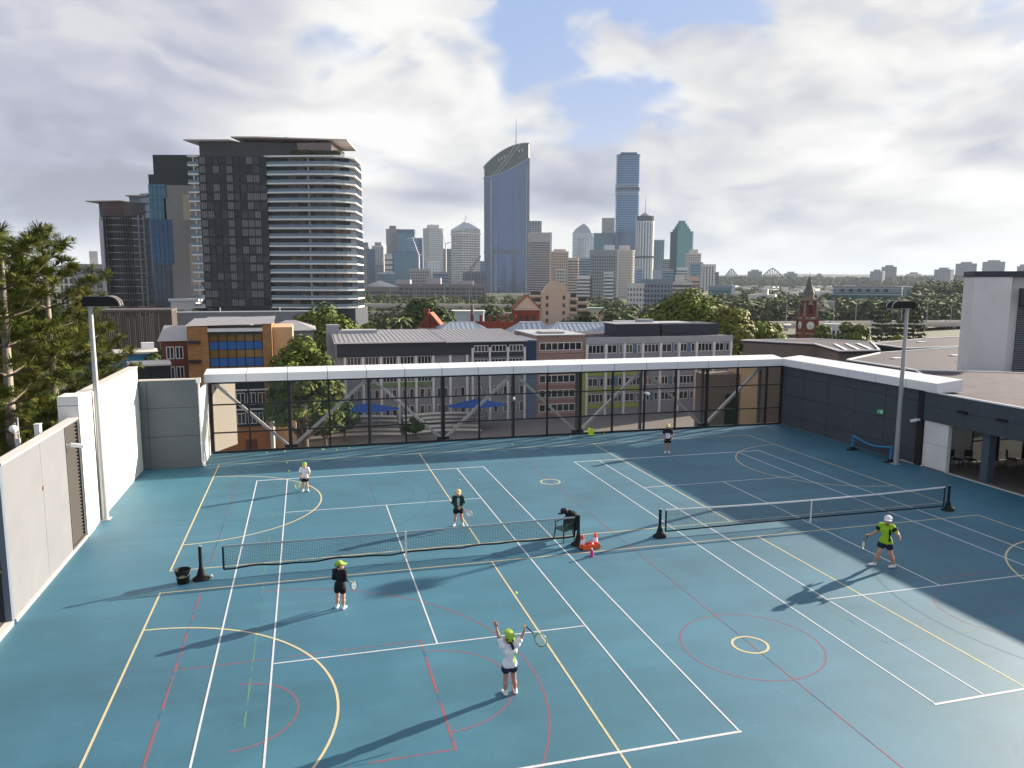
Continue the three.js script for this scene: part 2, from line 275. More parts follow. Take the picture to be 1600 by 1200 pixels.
// the tall white wall on the left
{
  const t = thing('white_side_wall', 'tall sunlit white wall left of the court behind the lamp post', 'wall', [-11, 0, -15.4]);
  part('wall_panel', bx(-0.35, 0, 0, 5.1, 0, 8.75), M.white, t);
  part('coping', bx(-0.40, 0.02, 5.103, 5.16, -0.05, 8.77), M.pale, t);
  part('pier', bx(-0.62, 0.06, 0, 5.2, 9.33, 10.3), M.white, t); part('pier', bx(-0.4, 0.03, 0, 5.15, 8.80, 9.29), M.white, t);
  part('pier_joint', bx(-0.60, 0.063, 4.86, 4.88, 9.33, 10.303), M.grey, t);
  for (const z of [2.1, 4.3, 6.5]) part('joint', bx(-0.01, 0.002, 0, 5.1, z, z + 0.012), M.pale, t);
}
{
  const t = thing('white_low_wall', 'lower off-white wall panel with a louvred end at the left edge', 'wall', [-11, 0, -5.05]);
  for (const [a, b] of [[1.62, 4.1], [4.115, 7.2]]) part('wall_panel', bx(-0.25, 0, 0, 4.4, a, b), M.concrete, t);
  part('coping', bx(-0.29, 0.03, 4.403, 4.46, 0.02, 7.22), M.pale, t);
  part('kerb', bx(0.0, 0.06, 0, 0.09, 0.03, 7.2), M.pale, t);
  part('louvre_frame', [bx(-0.22, 0.02, 0.09, 4.4, 0.05, 0.12), bx(-0.22, 0.02, 0.09, 4.4, 1.55, 1.62), bx(-0.22, 0.02, 0.09, 0.16, 0.12, 1.55), bx(-0.22, 0.02, 4.33, 4.4, 0.12, 1.55), bx(-0.24, -0.21, 0.16, 4.33, 0.12, 1.55)], M.louvre, t);
  for (let i = 0; i < 32; i++) { const y = 0.19 + i * 0.1295, g = bx(-0.065, 0.065, -0.011, 0.011, 0.125, 1.545); g.rotateZ(-0.62); g.translate(-0.07, y + 0.03, 0); part('slat', g, M.louvre, t); }
  part('bolt_plate', bx(0.001, 0.03, 2.9, 3.02, 4.07, 4.16), mat(0.25, 0.14, 0.08, 0.8), t);
}
{
  const t = thing('side_window_wall', 'dark framed glass bay in the left wall at the picture edge', 'window', [-11, 0, 2.2]);
  part('post', bx(-0.3, 0.02, 0, 4.4, 0.0, 0.16), mat(0.12, 0.15, 0.2, 0.5), t); part('post', bx(-0.3, 0.02, 0, 4.4, 4.8, 5.0), M.frame, t);
  part('sill', bx(-0.3, 0.05, 0, 0.12, 0.16, 4.8), M.pale, t); part('head', bx(-0.3, 0.02, 4.25, 4.4, 0.16, 4.8), M.frame, t);
  part('rail', bx(-0.17, -0.1, 1.55, 1.6, 0.16, 4.8), M.frame, t);
  part('pane', bx(-0.15, -0.14, 0.12, 1.55, 0.16, 4.8), M.paneDark, t); part('pane', bx(-0.15, -0.14, 1.6, 4.25, 0.16, 4.8), M.paneDark, t);
}
// grey panel wall at the far left corner
{
  const t = thing('grey_corner_wall', 'grey fibre cement panel wall in the far left corner', 'wall', [-11, 0, -15.4]);
  part('backing', bx(0.02, 2.7, 0, 4.4, -0.30, -0.05), mat(0.10, 0.11, 0.12, 0.9), t);
  for (const [y0, y1] of [[0, 1.62], [1.62, 3.06], [3.06, 4.42]]) for (const [x0, x1] of [[0.02, 0.36], [0.36, 2.72]])
    part('panel', bx(x0 + J, x1 - J, y0 + J, y1 - J, -0.045, 0), M.grey, t);
  part('coping', bx(0.02, 2.74, 4.424, 4.48, -0.32, 0.03), M.pale, t);
}
{
  const t = thing('downpipe', 'white rain downpipe on the end of the grey corner wall', 'pipe', [-8.24, 0, -15.34]);
  part('pipe', bar([0, 0.28, 0], [0, 4.3, 0], 0.04, 0.04, 12), M.whiteMetal, t); part('shoe', bar([0, 0.29, 0], [0.14, 0.08, 0.16], 0.042, 0.042, 10), M.whiteMetal, t);
  part('rain_head', cb(0.2, 0.24, 0.16, 0, 4.28, 0.0), M.whiteMetal, t);
  for (const y of [1.2, 2.6, 3.8]) part('bracket', cb(0.12, 0.04, 0.1, 0, y, -0.01), M.whiteMetal, t);
}
{
  const t = thing('white_return_wall', 'narrow white return wall joining corner wall and glass fence', 'wall', [-8.2, 0, -18.4]);
  for (const [y0, y1] of [[0, 1.3], [1.3, 2.6], [2.6, 3.86]]) part('panel', bx(-0.12, 0.02, y0 + 0.008, y1 - 0.008, 0.06, 2.9), M.whiteMetal, t);
}
// the glass fence along the far end
{
  const Z = -18.4, t = thing('glass_fence', 'long tinted glass fence with white top beam and diagonal braces', 'fence', [0, 0, Z]);
  const xs = [-8.07, -6.14, -4.03, -1.88, 0.29, 2.4, 4.58, 6.72, 8.83, 10.94, 13.05, 15.17, 17.32, 19.47, 21.66, 23.84, 26.0, 27.1], ys = [0.10, 1.12, 2.66, 3.9];
  part('base_rail', bx(-8.1, 27.12, 0, 0.1, -0.09, 0.05), M.frame, t); part('head_rail', bx(-8.1, 27.12, 3.80, 3.9, -0.08, 0.05), M.frame, t);
  xs.forEach((x, i) => { const w = i % 4 === 2 || i === 0 ? 0.085 : 0.045; part('mullion', bx(x - w, x + w, 0.102, 3.798, -0.10, 0.04), M.frame, t); });
  for (let i = 0; i < xs.length - 1; i++) {
    const wl = i % 4 === 2 || i === 0 ? 0.085 : 0.045, wr = (i + 1) % 4 === 2 ? 0.085 : 0.045;
    for (const y of [1.12, 2.66]) part('rail', bx(xs[i] + wl, xs[i + 1] - wr, y - 0.035, y + 0.035, -0.06, 0.03), M.frame, t);
    for (const [y0, y1] of [[0.1, 1.085], [1.155, 2.625], [2.695, 3.8]]) part('pane', quadMesh([[V3(xs[i] + wl, y0, -0.02), V3(xs[i + 1] - wr, y0, -0.02), V3(xs[i + 1] - wr, y1, -0.02), V3(xs[i] + wl, y1, -0.02)]]), M.pane, t);
  }
  // bracing stands just outside the glass
  const lowX = [-4.0, 4.62, 13.05, 21.7], topX = [-8.0, 0.4, 8.95, 17.35, 25.9];
  for (let i = 0; i < 4; i++) { part('brace', beamBox([topX[i] + 0.15, 3.75, -0.42], [lowX[i] - 0.12, 0.12, -0.42], 0.20, 0.15), M.steel, t); part('brace', beamBox([lowX[i] + 0.12, 0.12, -0.42], [topX[i + 1] - 0.15, 3.75, -0.42], 0.20, 0.15), M.steel, t);
    part('foot_plate', cb(0.7, 0.22, 0.3, lowX[i], 0.0, -0.42), M.frame, t); }
  for (const x of [...topX.slice(1), ...lowX]) part('outer_post', cb(0.16, 3.85, 0.16, x, 0, -0.66), mat(0.10, 0.10, 0.11, 0.6), t);
  part('end_column', prism([[-8.0, -0.3], [-7.0, -2.3], [-8.0, -2.3]], 0, 3.85), mat(0.25, 0.235, 0.21, 0.8), t);
  // white top beam in lengths
  const cuts = []; for (let x = -8.35; x < 27.0; x += 2.14) cuts.push(x); cuts[cuts.length - 1] = 27.18; 
  for (let i = 0; i < cuts.length - 1; i++) part('beam_panel', profileX([[3.902, 0.16], [4.34, 0.16], [4.5, -1.2], [3.902, -1.2]], cuts[i] + 0.016, cuts[i + 1] - 0.016), M.whiteMetal, t);
  part('beam_core', profileX([[3.95, 0.13], [4.31, 0.13], [4.46, -1.17], [3.95, -1.17]], cuts[0] + 0.05, 27.1), M.grey, t);
}
// dark wall on the right with its white coping
{
  const t = thing('dark_right_wall', 'dark panelled concrete wall in shade right of the glass fence', 'wall', [27.2, 0, 0]);
  part('backing', bx(0.06, 0.4, 0, 3.9, -18.6, -6.86), mat(0.03, 0.03, 0.035, 0.9), t);
  const zs = [-18.58, -16.2, -13.85, -11.5, -9.15, -6.86], ys = [0, 0.72, 2.02, 3.3, 3.9];
  for (let i = 0; i < 5; i++) for (let k = 0; k < 4; k++) part('panel', bx(0, 0.055, ys[k] + J, ys[k + 1] - J, zs[i] + J, zs[i + 1] - J), M.darkConcrete, t);
  part('end_post', bx(-0.05, 0.4, 0, 3.9, -6.855, -6.5), M.frame, t);
  const cz = [-18.62, -16.4, -14.2, -12.0, -9.8, -7.6, -5.55];
  for (let i = 0; i < 6; i++) part('coping_panel', profileZ([[3.904, -0.2], [4.36, -0.2], [4.52, 1.35], [3.904, 1.35]], cz[i] + 0.016, cz[i + 1] - 0.016), M.whiteMetal, t);
  part('coping_core', profileZ([[3.95, -0.17], [4.33, -0.17], [4.48, 1.31], [3.95, 1.31]], -18.5, -5.62), M.grey, t);
}

// ---------------------------------------------------------------- low building on the right
M.roofFelt = mat(0.088, 0.080, 0.100, 0.92, { map: tex(512, 512, (x, y) => { const n = 0.62 + 0.5 * tnoise(x, y, 2.2, 40) + 0.22 * (PERM[((x * 512) * 29 + (y * 512) * 811) & 4095] - 0.5); return [n, n * 0.97, n * 0.97]; }, false, [0.11, 0.11]), bumpMap: BUMP, bumpScale: 0.006 });
M.roofDark = mat(0.060, 0.057, 0.076, 0.9, { map: PLASTER });
M.tile = mat(0.16, 0.145, 0.13, 0.35, { map: PLASTER });
{
  const t = thing('low_roof_building', 'low flat-roofed building with dark fascia and open undercroft at right', 'building', [27.2, 0, 0]);
  const zs = [-6.5, -4.1, -1.7, 0.7, 3.1, 5.5, 7.9, 10.3, 12.7];
  for (let i = 0; i < zs.length - 1; i++) for (const [y0, y1] of [[2.38, 3.14], [3.14, 3.80]]) part('fascia_panel', bx(0, 0.06, y0 + 0.006, y1 - 0.006, zs[i] + 0.006, zs[i + 1] - 0.006), M.darkConcrete, t);
  part('fascia_backing', bx(0.062, 0.3, 2.4, 3.8, -6.49, 12.7), M.black, t);
  part('roof', prism([[0.02, -6.45], [1.45, -6.9], [6.75, -14.4], [12.0, -11.4], [33, 0.8], [33, 13], [0.02, 13]], 3.55, 3.84), M.roofFelt, t);
  part('ceiling', bx(0.3, 14, 2.42, 2.5, -6.4, 12.7), M.pale, t);
  const edge = [[0.02, 13], [0.02, -6.45], [1.45, -6.9], [6.75, -14.4], [12.0, -11.4], [33, 0.8]];
  for (let i = 0; i < edge.length - 1; i++) part('roof_edge', beamBox([edge[i][0], 3.87, edge[i][1]], [edge[i + 1][0], 3.87, edge[i + 1][1]], 0.13, 0.07), M.whiteMetal, t);
  part('white_panel', bx(0.08, 0.3, 0.02, 1.25, -6.46, -4.95), M.white, t); part('white_panel', bx(0.08, 0.3, 1.262, 2.38, -6.46, -4.95), M.white, t);
  part('column', bx(0.25, 0.65, 0.02, 2.42, -3.15, -2.75), mat(0.07, 0.09, 0.12, 0.5), t); part('column', bx(0.25, 0.65, 0.02, 2.42, 3.2, 3.6), mat(0.07, 0.09, 0.12, 0.5), t);
  part('undercroft_floor', bx(0.12, 14, -0.3, 0.02, -6.47, 12.7), M.tile, t); part('threshold', bx(0.003, 0.12, -0.3, 0.03, -4.93, 12.7), M.pale, t);
  part('side_wall', bx(0.3, 3.0, 0.02, 2.42, -6.46, -6.3), M.pale, t); part('end_wall', bx(13.8, 14, 0.02, 2.42, -6.4, 12.7), M.tile, t);
  // glazing at the back of the undercroft
  for (let i = 0; i < 6; i++) part('mullion', bx(3.0 + i * 1.75, 3.09 + i * 1.75, 0.02, 2.42, -6.42, -6.3), M.frame, t);
  for (let i = 0; i < 5; i++) { part('rail', bx(3.09 + i * 1.75, 4.75 + i * 1.75, 1.1, 1.16, -6.40, -6.33), M.frame, t); part('pane', bx(3.09 + i * 1.75, 4.75 + i * 1.75, 0.05, 1.1, -6.37, -6.36), M.paneDark, t); part('pane', bx(3.09 + i * 1.75, 4.75 + i * 1.75, 1.16, 2.42, -6.37, -6.36), M.paneDark, t); }
  for (const [z, y] of [[-4.35, 3.16], [-2.2, 3.16], [2.4, 3.16]]) part('wall_bracket', bx(-0.12, -0.001, y - 0.05, y + 0.06, z, z + 0.5), M.black, t);
}
const chairMat = mat(0.02, 0.021, 0.024, 0.6);
function cafeChair(x, z, turn, label) {
  const t = thing('cafe_chair', label, 'chair', [x, 0.02, z], turn, 'dark chairs under the low building');
  part('seat', bx(-0.22, 0.22, 0.43, 0.47, -0.22, 0.22), chairMat, t); part('backrest', bx(-0.21, 0.21, 0.56, 0.9, -0.24, -0.21), chairMat, t);
  for (const [a, b] of [[-1, -1], [1, -1], [-1, 1], [1, 1]]) part('leg', bar([a * 0.19, 0.43, b * 0.19], [a * 0.23, 0, b * 0.23], 0.018, 0.015, 6), chairMat, t);
  for (const a of [-1, 1]) part('back_post', bar([a * 0.19, 0.46, -0.21], [a * 0.19, 0.9, -0.23], 0.015, 0.015, 6), chairMat, t);
}
cafeChair(28.55, -5.55, 0.4, 'dark chair nearest the white panel under the low building'); cafeChair(29.15, -5.3, -0.3, 'second dark chair from the white panel under the low building');
cafeChair(30.4, -5.2, 0.1, 'middle dark chair of the row under the low building'); cafeChair(31.3, -4.9, 0.9, 'fourth dark chair from the white panel under the low building'); cafeChair(32.4, -4.5, -0.5, 'dark chair nearest the column under the low building');
{
  const t = thing('exit_sign', 'small green exit sign on the dark right wall', 'sign', [27.19, 2.32, -9.43], -Math.PI / 2);
  part('case', bx(-0.25, 0.25, -0.13, 0.13, -0.0, 0.07), mat(0.03, 0.28, 0.12, 0.5), t);
  part('door_symbol', bx(0.03, 0.20, -0.09, 0.09, 0.07, 0.074), mat(0.5, 0.7, 0.55, 0.5), t); part('running_figure', [bx(-0.14, -0.06, -0.02, 0.06, 0.07, 0.074), bx(-0.16, -0.1, -0.1, -0.021, 0.07, 0.074), bx(-0.055, -0.01, 0.0, 0.03, 0.07, 0.074)], mat(0.3, 0.75, 0.45, 0.5), t);
}
function wallCamera(name, label, pos, turn) {
  const t = thing(name, label, 'camera', pos, turn);
  part('bracket', [bx(-0.05, 0.05, -0.06, 0.06, 0, 0.03), bar([0, 0, 0.02], [0, 0.02, 0.2], 0.022)], M.whiteMetal, t);
  const g = cb(0.13, 0.12, 0.36, 0, -0.02, 0.3); g.rotateX(0.25); part('housing', g, M.whiteMetal, t);
  const l = bar([0, -0.1, 0.46], [0, -0.105, 0.5], 0.045); part('lens', l, M.black, t);
}
wallCamera('security_camera', 'white security camera arm above the louvres on the left wall', [-10.99, 3.75, -3.5], Math.PI / 2 + 0.4);
wallCamera('security_camera', 'small pale security camera at the end of the dark wall', [27.14, 2.36, -6.66], -Math.PI / 2 - 0.3);
wallCamera('security_camera', 'black camera on a glass fence post near the middle', [8.83, 2.45, -18.36], -0.2);
wallCamera('security_camera', 'black camera on a glass fence post above the green ball basket', [17.32, 2.45, -18.36], 0.2);
// floodlight posts
function floodlight(x, z, h, dir, label) {
  const t = thing('floodlight_post', label, 'lamp post', [x, 0, z]);
  const gal = mat(0.42, 0.44, 0.45, 0.5, { metalness: 0.45, map: GRAIN });
  part('base_plate', cb(0.42, 0.03, 0.42), gal, t); part('pole', bar([0, 0.03, 0], [0, h, 0], 0.135, 0.08, 16), gal, t);
  part('arm', [bar([0, h - 0.02, 0], [0, h + 0.16, 0], 0.1, 0.1, 12), bx(Math.min(0, dir * 0.5), Math.max(0, dir * 0.5), h + 0.10, h + 0.17, -0.05, 0.05)], gal, t);
  const pts = []; for (let i = 0; i <= 8; i++) { const a = i / 8 * Math.PI / 2; pts.push([dir * (0.70 + 0.36 * Math.sin(a)), h + 0.10 + 0.33 * Math.cos(a)]); }
  pts.push([dir * -0.16, h + 0.10], [dir * -0.2, h + 0.28], [dir * -0.1, h + 0.43]);
  const sh = new THREE.Shape(pts.map(([a, b]) => new THREE.Vector2(a, b)));
  const g = new THREE.ExtrudeGeometry(sh, { depth: 0.7, bevelEnabled: true, bevelSize: 0.02, bevelThickness: 0.02, bevelSegments: 2, curveSegments: 4 }); g.translate(0, 0, -0.35);
  const head = part('lamp_head', g, mat(0.012, 0.012, 0.014, 0.7), t);
  for (const zz of [-0.2, 0.2]) { const r = []; for (let i = 0; i <= 6; i++) { const a = i / 6 * Math.PI / 2; r.push(V3(dir * (0.70 + 0.385 * Math.sin(a)), h + 0.11 + 0.355 * Math.cos(a), zz)); } const tg = new THREE.TubeGeometry(new THREE.CatmullRomCurve3(r), 10, 0.022, 5); part('cooling_rib', tg, M.pale, head); }
  part('lamp_glass', bx(dir > 0 ? -0.05 : -0.95, dir > 0 ? 0.95 : 0.05, h + 0.06, h + 0.085, -0.3, 0.3), mat(0.5, 0.5, 0.48, 0.2), head);
  return t;
}
floodlight(-10.86, -7.21, 8.25, 1, 'tall grey floodlight post against the white left wall');
floodlight(26.25, -7.07, 7.95, -1, 'tall grey floodlight post in front of the dark right wall');
// blue mini net by the dark wall
{
  const t = thing('mini_net', 'small blue training net with sagging top beside the right floodlight post', 'net', [26.35, 0, 0]);
  const bl = mat(0.03, 0.22, 0.45, 0.6), A = V3(0, 0, -10.45), B = V3(-0.1, 0, -7.45);
  for (const p of [A, B]) { const q = part('post', bar(V3(p.x, 0.06, p.z), V3(p.x, 0.86, p.z), 0.075, 0.06, 10), bl, t); part('foot', [cb(0.7, 0.06, 0.16, p.x, 0, p.z), cb(0.2, 0.12, 0.24, p.x, 0.06, p.z)], M.black, q); }
  const pts = []; for (let i = 0; i <= 12; i++) { const s = i / 12; pts.push(V3(mix(A.x, B.x, s), 0.82 - 0.22 * Math.sin(Math.PI * s), mix(A.z, B.z, s))); }
  part('top_band', new THREE.TubeGeometry(new THREE.CatmullRomCurve3(pts), 24, 0.045, 6), bl, t);
  const g = []; for (let i = 1; i < 60; i++) { const s = i / 60, x = mix(A.x, B.x, s), z = mix(A.z, B.z, s); g.push(bar([x, 0.12, z], [x, 0.80 - 0.22 * Math.sin(Math.PI * s), z], 0.004, 0.004, 4)); }
  for (let k = 0; k < 9; k++) { const q = []; for (let i = 0; i <= 8; i++) { const s = i / 8; q.push(V3(mix(A.x, B.x, s), 0.12 + k / 9 * (0.7 - 0.22 * Math.sin(Math.PI * s)), mix(A.z, B.z, s))); } g.push(new THREE.TubeGeometry(new THREE.CatmullRomCurve3(q), 8, 0.004, 4)); }
  stuff(part('netting', g.map(a => a.index ? a.toNonIndexed() : a), mat(0.02, 0.05, 0.1, 0.8), t));
}
// tennis nets
const netBlack = mat(0.012, 0.014, 0.016, 0.7), tapeWhite = mat(0.72, 0.73, 0.74, 0.7), tapeGrey = mat(0.30, 0.36, 0.40, 0.7);
function netPost(t, x, z, h) {
  const p = part('post', bar([x, 0.08, z], [x, h, z], 0.055, 0.055, 12), netBlack, t);
  const prof = [[0.27, 0.0], [0.27, 0.05], [0.14, 0.14], [0.085, 0.34], [0.06, 0.42], [0.0, 0.42]].map(([a, b]) => new THREE.Vector2(a, b)), g = new THREE.LatheGeometry(prof, 20); g.scale(1, 1, 0.8); g.translate(x, 0, z); part('weighted_base', g, netBlack, p);
  part('wheel', bar([x + 0.28, 0.06, z - 0.03], [x + 0.28, 0.06, z + 0.03], 0.06, 0.06, 10), M.pale, p);
  part('cap', bar([x, h, z], [x, h + 0.02, z], 0.06, 0.05, 12), mat(0.25, 0.26, 0.27, 0.5), p);
}
function tennisNet(label, x0, x1, z, top, bot, tape, posts, strapX, strands) {
  const t = thing('tennis_net', label, 'net', [0, 0, z], 0, 'tennis nets');
  for (const [x, dz, h] of posts) netPost(t, x, dz, h);
  const n = 60, T = [], B = []; for (let i = 0; i <= n; i++) { const x = mix(x0, x1, i / n); T.push(V3(x, top(x), 0)); B.push(V3(x, bot(x), 0.0)); }
  const strip = (P, h, d) => { const g = []; for (let i = 0; i < n; i++) g.push(beamBox(P[i].toArray(), P[i + 1].toArray(), d, h)); return mergeGeometries(g); };
  part('top_tape', strip(T, 0.055, 0.022), tape, t); part('bottom_band', strip(B, 0.05, 0.022), netBlack, t);
  for (const x of [x0, x1]) part('end_band', beamBox([x, bot(x), 0], [x + 0.001, top(x), 0], 0.02, 0.06), netBlack, t);
  part('centre_strap', bx(strapX - 0.03, strapX + 0.03, 0.02, top(strapX) + 0.03, -0.016, 0.016), tapeWhite, t);
  const g = [], nx = Math.round((x1 - x0) / 0.055), r = strands;
  for (let i = 1; i < nx; i++) { const x = mix(x0, x1, i / nx); g.push(bx(x - r, x + r, bot(x), top(x), -r, r)); }
  const ny = 15; for (let k = 1; k < ny; k++) for (let i = 0; i < n; i += 2) { const a = T[i], b = B[i], c = T[i + 2], d = B[i + 2], s = k / ny; g.push(beamBox([a.x, mix(b.y, a.y, s), 0], [c.x, mix(d.y, c.y, s), 0], r * 2, r * 2)); }
  stuff(part('netting', g, mat(0.03, 0.045, 0.055, 0.8), t)); return t;
}
tennisNet('left tennis net with loose wavy bottom band', -5.78, 6.02, 0.12, x => 0.98 - 0.03 * Math.sin((x + 5.78) / 11.8 * Math.PI), x => 0.24 + 0.025 * Math.sin(x * 2.3) * (x < 1.5 ? 1 : 0.2) + 0.015 * Math.sin(x * 5.1 + 1) + (x > 2 ? 0.03 : 0), tapeGrey, [[-6.44, 0.1, 1.08], [6.12, 0.12, 1.1]], 0.0, 0.0027);
tennisNet('right tennis net with tight white top tape', 9.55, 22.1, 0.2, x => 1.0 - 0.09 * Math.sin((x - 9.55) / 12.55 * Math.PI), x => 0.19 + 0.02 * Math.sin((x - 9.55) / 12.55 * Math.PI), tapeWhite, [[9.32, 0, 1.05], [22.32, 0, 1.05]], 15.75, 0.002);
// chair with jacket and bag, cones, bucket and the rest
{
  const gr = mat(0.012, 0.075, 0.055, 0.45), t = thing('garden_chair', 'dark green plastic chair beside the left net post', 'chair', [5.80, 0, -0.40], -1.15);
  const seat = new THREE.Shape(); seat.moveTo(-0.24, -0.22); seat.lineTo(0.24, -0.22); seat.quadraticCurveTo(0.29, 0, 0.24, 0.24); seat.lineTo(-0.24, 0.24); seat.quadraticCurveTo(-0.29, 0, -0.24, -0.22);
  const sg = new THREE.ExtrudeGeometry(seat, { depth: 0.02, bevelSize: 0.012, bevelThickness: 0.012, bevelSegments: 2 }); sg.rotateX(Math.PI / 2); sg.translate(0, 0.44, 0); part('seat', sg, gr, t);
  for (const [a, b] of [[-1, -1], [1, -1], [-1, 1], [1, 1]]) part('leg', bar([a * 0.22, 0.43, b * 0.21], [a * 0.27, 0, b * 0.27], 0.03, 0.02, 8), gr, t);
  for (let i = -2; i <= 2; i++) part('back_slat', beamBox([i * 0.1, 0.44, -0.22], [i * 0.11, 0.86, -0.32], 0.018, 0.055), gr, t);
  part('back_rail', beamBox([-0.26, 0.86, -0.32], [0.26, 0.86, -0.32], 0.03, 0.08), gr, t);
  for (const a of [-1, 1]) part('armrest', [bar([a * 0.25, 0.42, 0.18], [a * 0.28, 0.64, 0.16], 0.022), beamBox([a * 0.28, 0.65, 0.2], [a * 0.27, 0.68, -0.29], 0.05, 0.02)], gr, t);
}
// soft cloth lumps: a deformed ball, draped
function lump(rx, ry, rz, seed, amp = 0.2) { const g = mergeVertices(new THREE.IcosahedronGeometry(1, 4).deleteAttribute('uv').deleteAttribute('normal')), p = g.attributes.position; for (let i = 0; i < p.count; i++) { const x = p.getX(i), y = p.getY(i), z = p.getZ(i), k = 1 + amp * 2 * (fbm(x * 1.6 + seed, y * 1.6, z * 1.6, 3) - 0.5); p.setXYZ(i, x * rx * k, y * ry * k, z * rz * k); } g.computeVertexNormals(); g.setAttribute('uv', new THREE.Float32BufferAttribute(new Float32Array(p.count * 2), 2)); return g; }
{
  const g = [lump(0.30, 0.34, 0.12, 3, 0.3).rotateX(-0.2).translate(0, 0.66, -0.36), lump(0.12, 0.28, 0.1, 9, 0.35).translate(-0.26, 0.45, -0.35), lump(0.10, 0.22, 0.09, 12, 0.35).translate(0.24, 0.55, -0.33), lump(0.3, 0.1, 0.16, 15, 0.3).translate(0, 0.93, -0.32)];
  const o = single('draped_jacket', g, mat(0.012, 0.02, 0.022, 0.9), 'black jacket draped over the back of the green chair', 'jacket'); o.position.set(5.80, 0, -0.40); o.rotation.y = -1.15;
  const b = single('sports_bag', [lump(0.17, 0.13, 0.12, 5, 0.2).translate(0, 0.13, 0), bx(-0.26, -0.06, 0.02, 0.05, -0.08, 0.08)], mat(0.02, 0.022, 0.03, 0.7), 'dark brimmed hat on top of the jacket on the chair', 'hat'); b.name = 'sun_hat'; b.position.set(5.83, 0.94, -0.5); b.rotation.y = 0.2; b.scale.setScalar(0.85);
}
function cone(x, z, label) {
  const t = thing('traffic_cone', label, 'cone', [x, 0, z], 0, 'cones beside the net post'), or = mat(0.75, 0.10, 0.03, 0.5);
  part('base', cb(0.3, 0.03, 0.3), mat(0.02, 0.02, 0.02, 0.8), t);
  part('body', [new THREE.LatheGeometry([[0.12, 0.03], [0.095, 0.16]].map(a => new THREE.Vector2(...a)), 20), new THREE.LatheGeometry([[0.062, 0.33], [0.035, 0.48], [0.03, 0.49], [0, 0.49]].map(a => new THREE.Vector2(...a)), 20)], or, t);
  part('white_band', new THREE.LatheGeometry([[0.096, 0.16], [0.062, 0.33]].map(a => new THREE.Vector2(...a)), 20), tapeWhite, t);
}
cone(6.14, 0.62, 'orange cone with white band, left of the pair by the net post'); cone(6.66, 0.52, 'orange cone with white band, right of the pair by the net post');
{
  const t = thing('orange_tray', 'low orange tray between the two cones', 'tray', [6.40, 0, 0.72], 0.1), or = mat(0.72, 0.12, 0.04, 0.5);
  part('floor', cb(0.62, 0.02, 0.24, 0, 0.0, 0), or, t);
  for (const s of [-1, 1]) part('side', beamBox([-0.31, 0.1, s * 0.12], [0.31, 0.1, s * 0.12], 0.02, 0.17), or, t);
  for (const s of [-1, 1]) part('end', beamBox([s * 0.3, 0.1, -0.11], [s * 0.3, 0.1, 0.11], 0.02, 0.17), or, t);
}
const ballSeam = pts => new THREE.TubeGeometry(new THREE.CatmullRomCurve3(pts, true), 30, 0.0022, 4, true);
const ballGeo = new THREE.SphereGeometry(0.0335, 16, 12), seamGeo = ballSeam(Array.from({ length: 24 }, (_, i) => { const a = i / 24 * Math.PI * 2, v = V3(Math.cos(a) , Math.sin(a), 0.75 * Math.sin(2 * a)); return v.normalize().multiplyScalar(0.0336); }));
const ballMat = mat(0.62, 0.78, 0.12, 0.9), seamMat = mat(0.8, 0.82, 0.7, 0.8);
function tennisBall(x, z, label, y = 0.0335) { const t = thing('tennis_ball', label, 'ball', [x, y, z], (x * 7.3) % 3, 'tennis balls'); part('felt', ballGeo, ballMat, t); part('seam', seamGeo, seamMat, t); }
tennisBall(1.45, 8.75, 'tennis ball tossed in the air above the serving player', 2.2);
tennisBall(3.75, -9.5, 'tennis ball on the court behind the player in the dark jacket'); tennisBall(0.06, -0.7, 'tennis ball beside the centre strap of the left net');
tennisBall(-4.15, -15.07, 'farther of two tennis balls behind the far player in white'); tennisBall(-4.03, -13.26, 'nearer of two tennis balls behind the far player in white');
tennisBall(17.1, -0.9, 'tennis ball just behind the right net'); tennisBall(8.22, -16.5, 'tennis ball out in front of the glass fence middle');
const fenceBalls = [[-5.28, -17.8, 'leftmost tennis ball along the foot of the glass fence'], [-4.34, -17.88, 'tennis ball at the fence foot below the first brace foot'], [-2.36, -17.9, 'left ball of the touching pair at the fence foot'], [-2.26, -17.83, 'right ball of the touching pair at the fence foot'], [-1.58, -17.5, 'tennis ball just right of the touching pair by the fence'], [-0.9, -17.82, 'tennis ball at the fence foot beyond the touching pair'],
  [11.46, -17.8, 'left tennis ball of three left of the green basket'], [11.71, -17.9, 'middle tennis ball of three left of the green basket'], [12.26, -17.95, 'right tennis ball of three left of the green basket'], [14.55, -18.1, 'tennis ball at the fence foot right of the green basket']];
for (const [x, z, l] of fenceBalls) tennisBall(x, z, l);
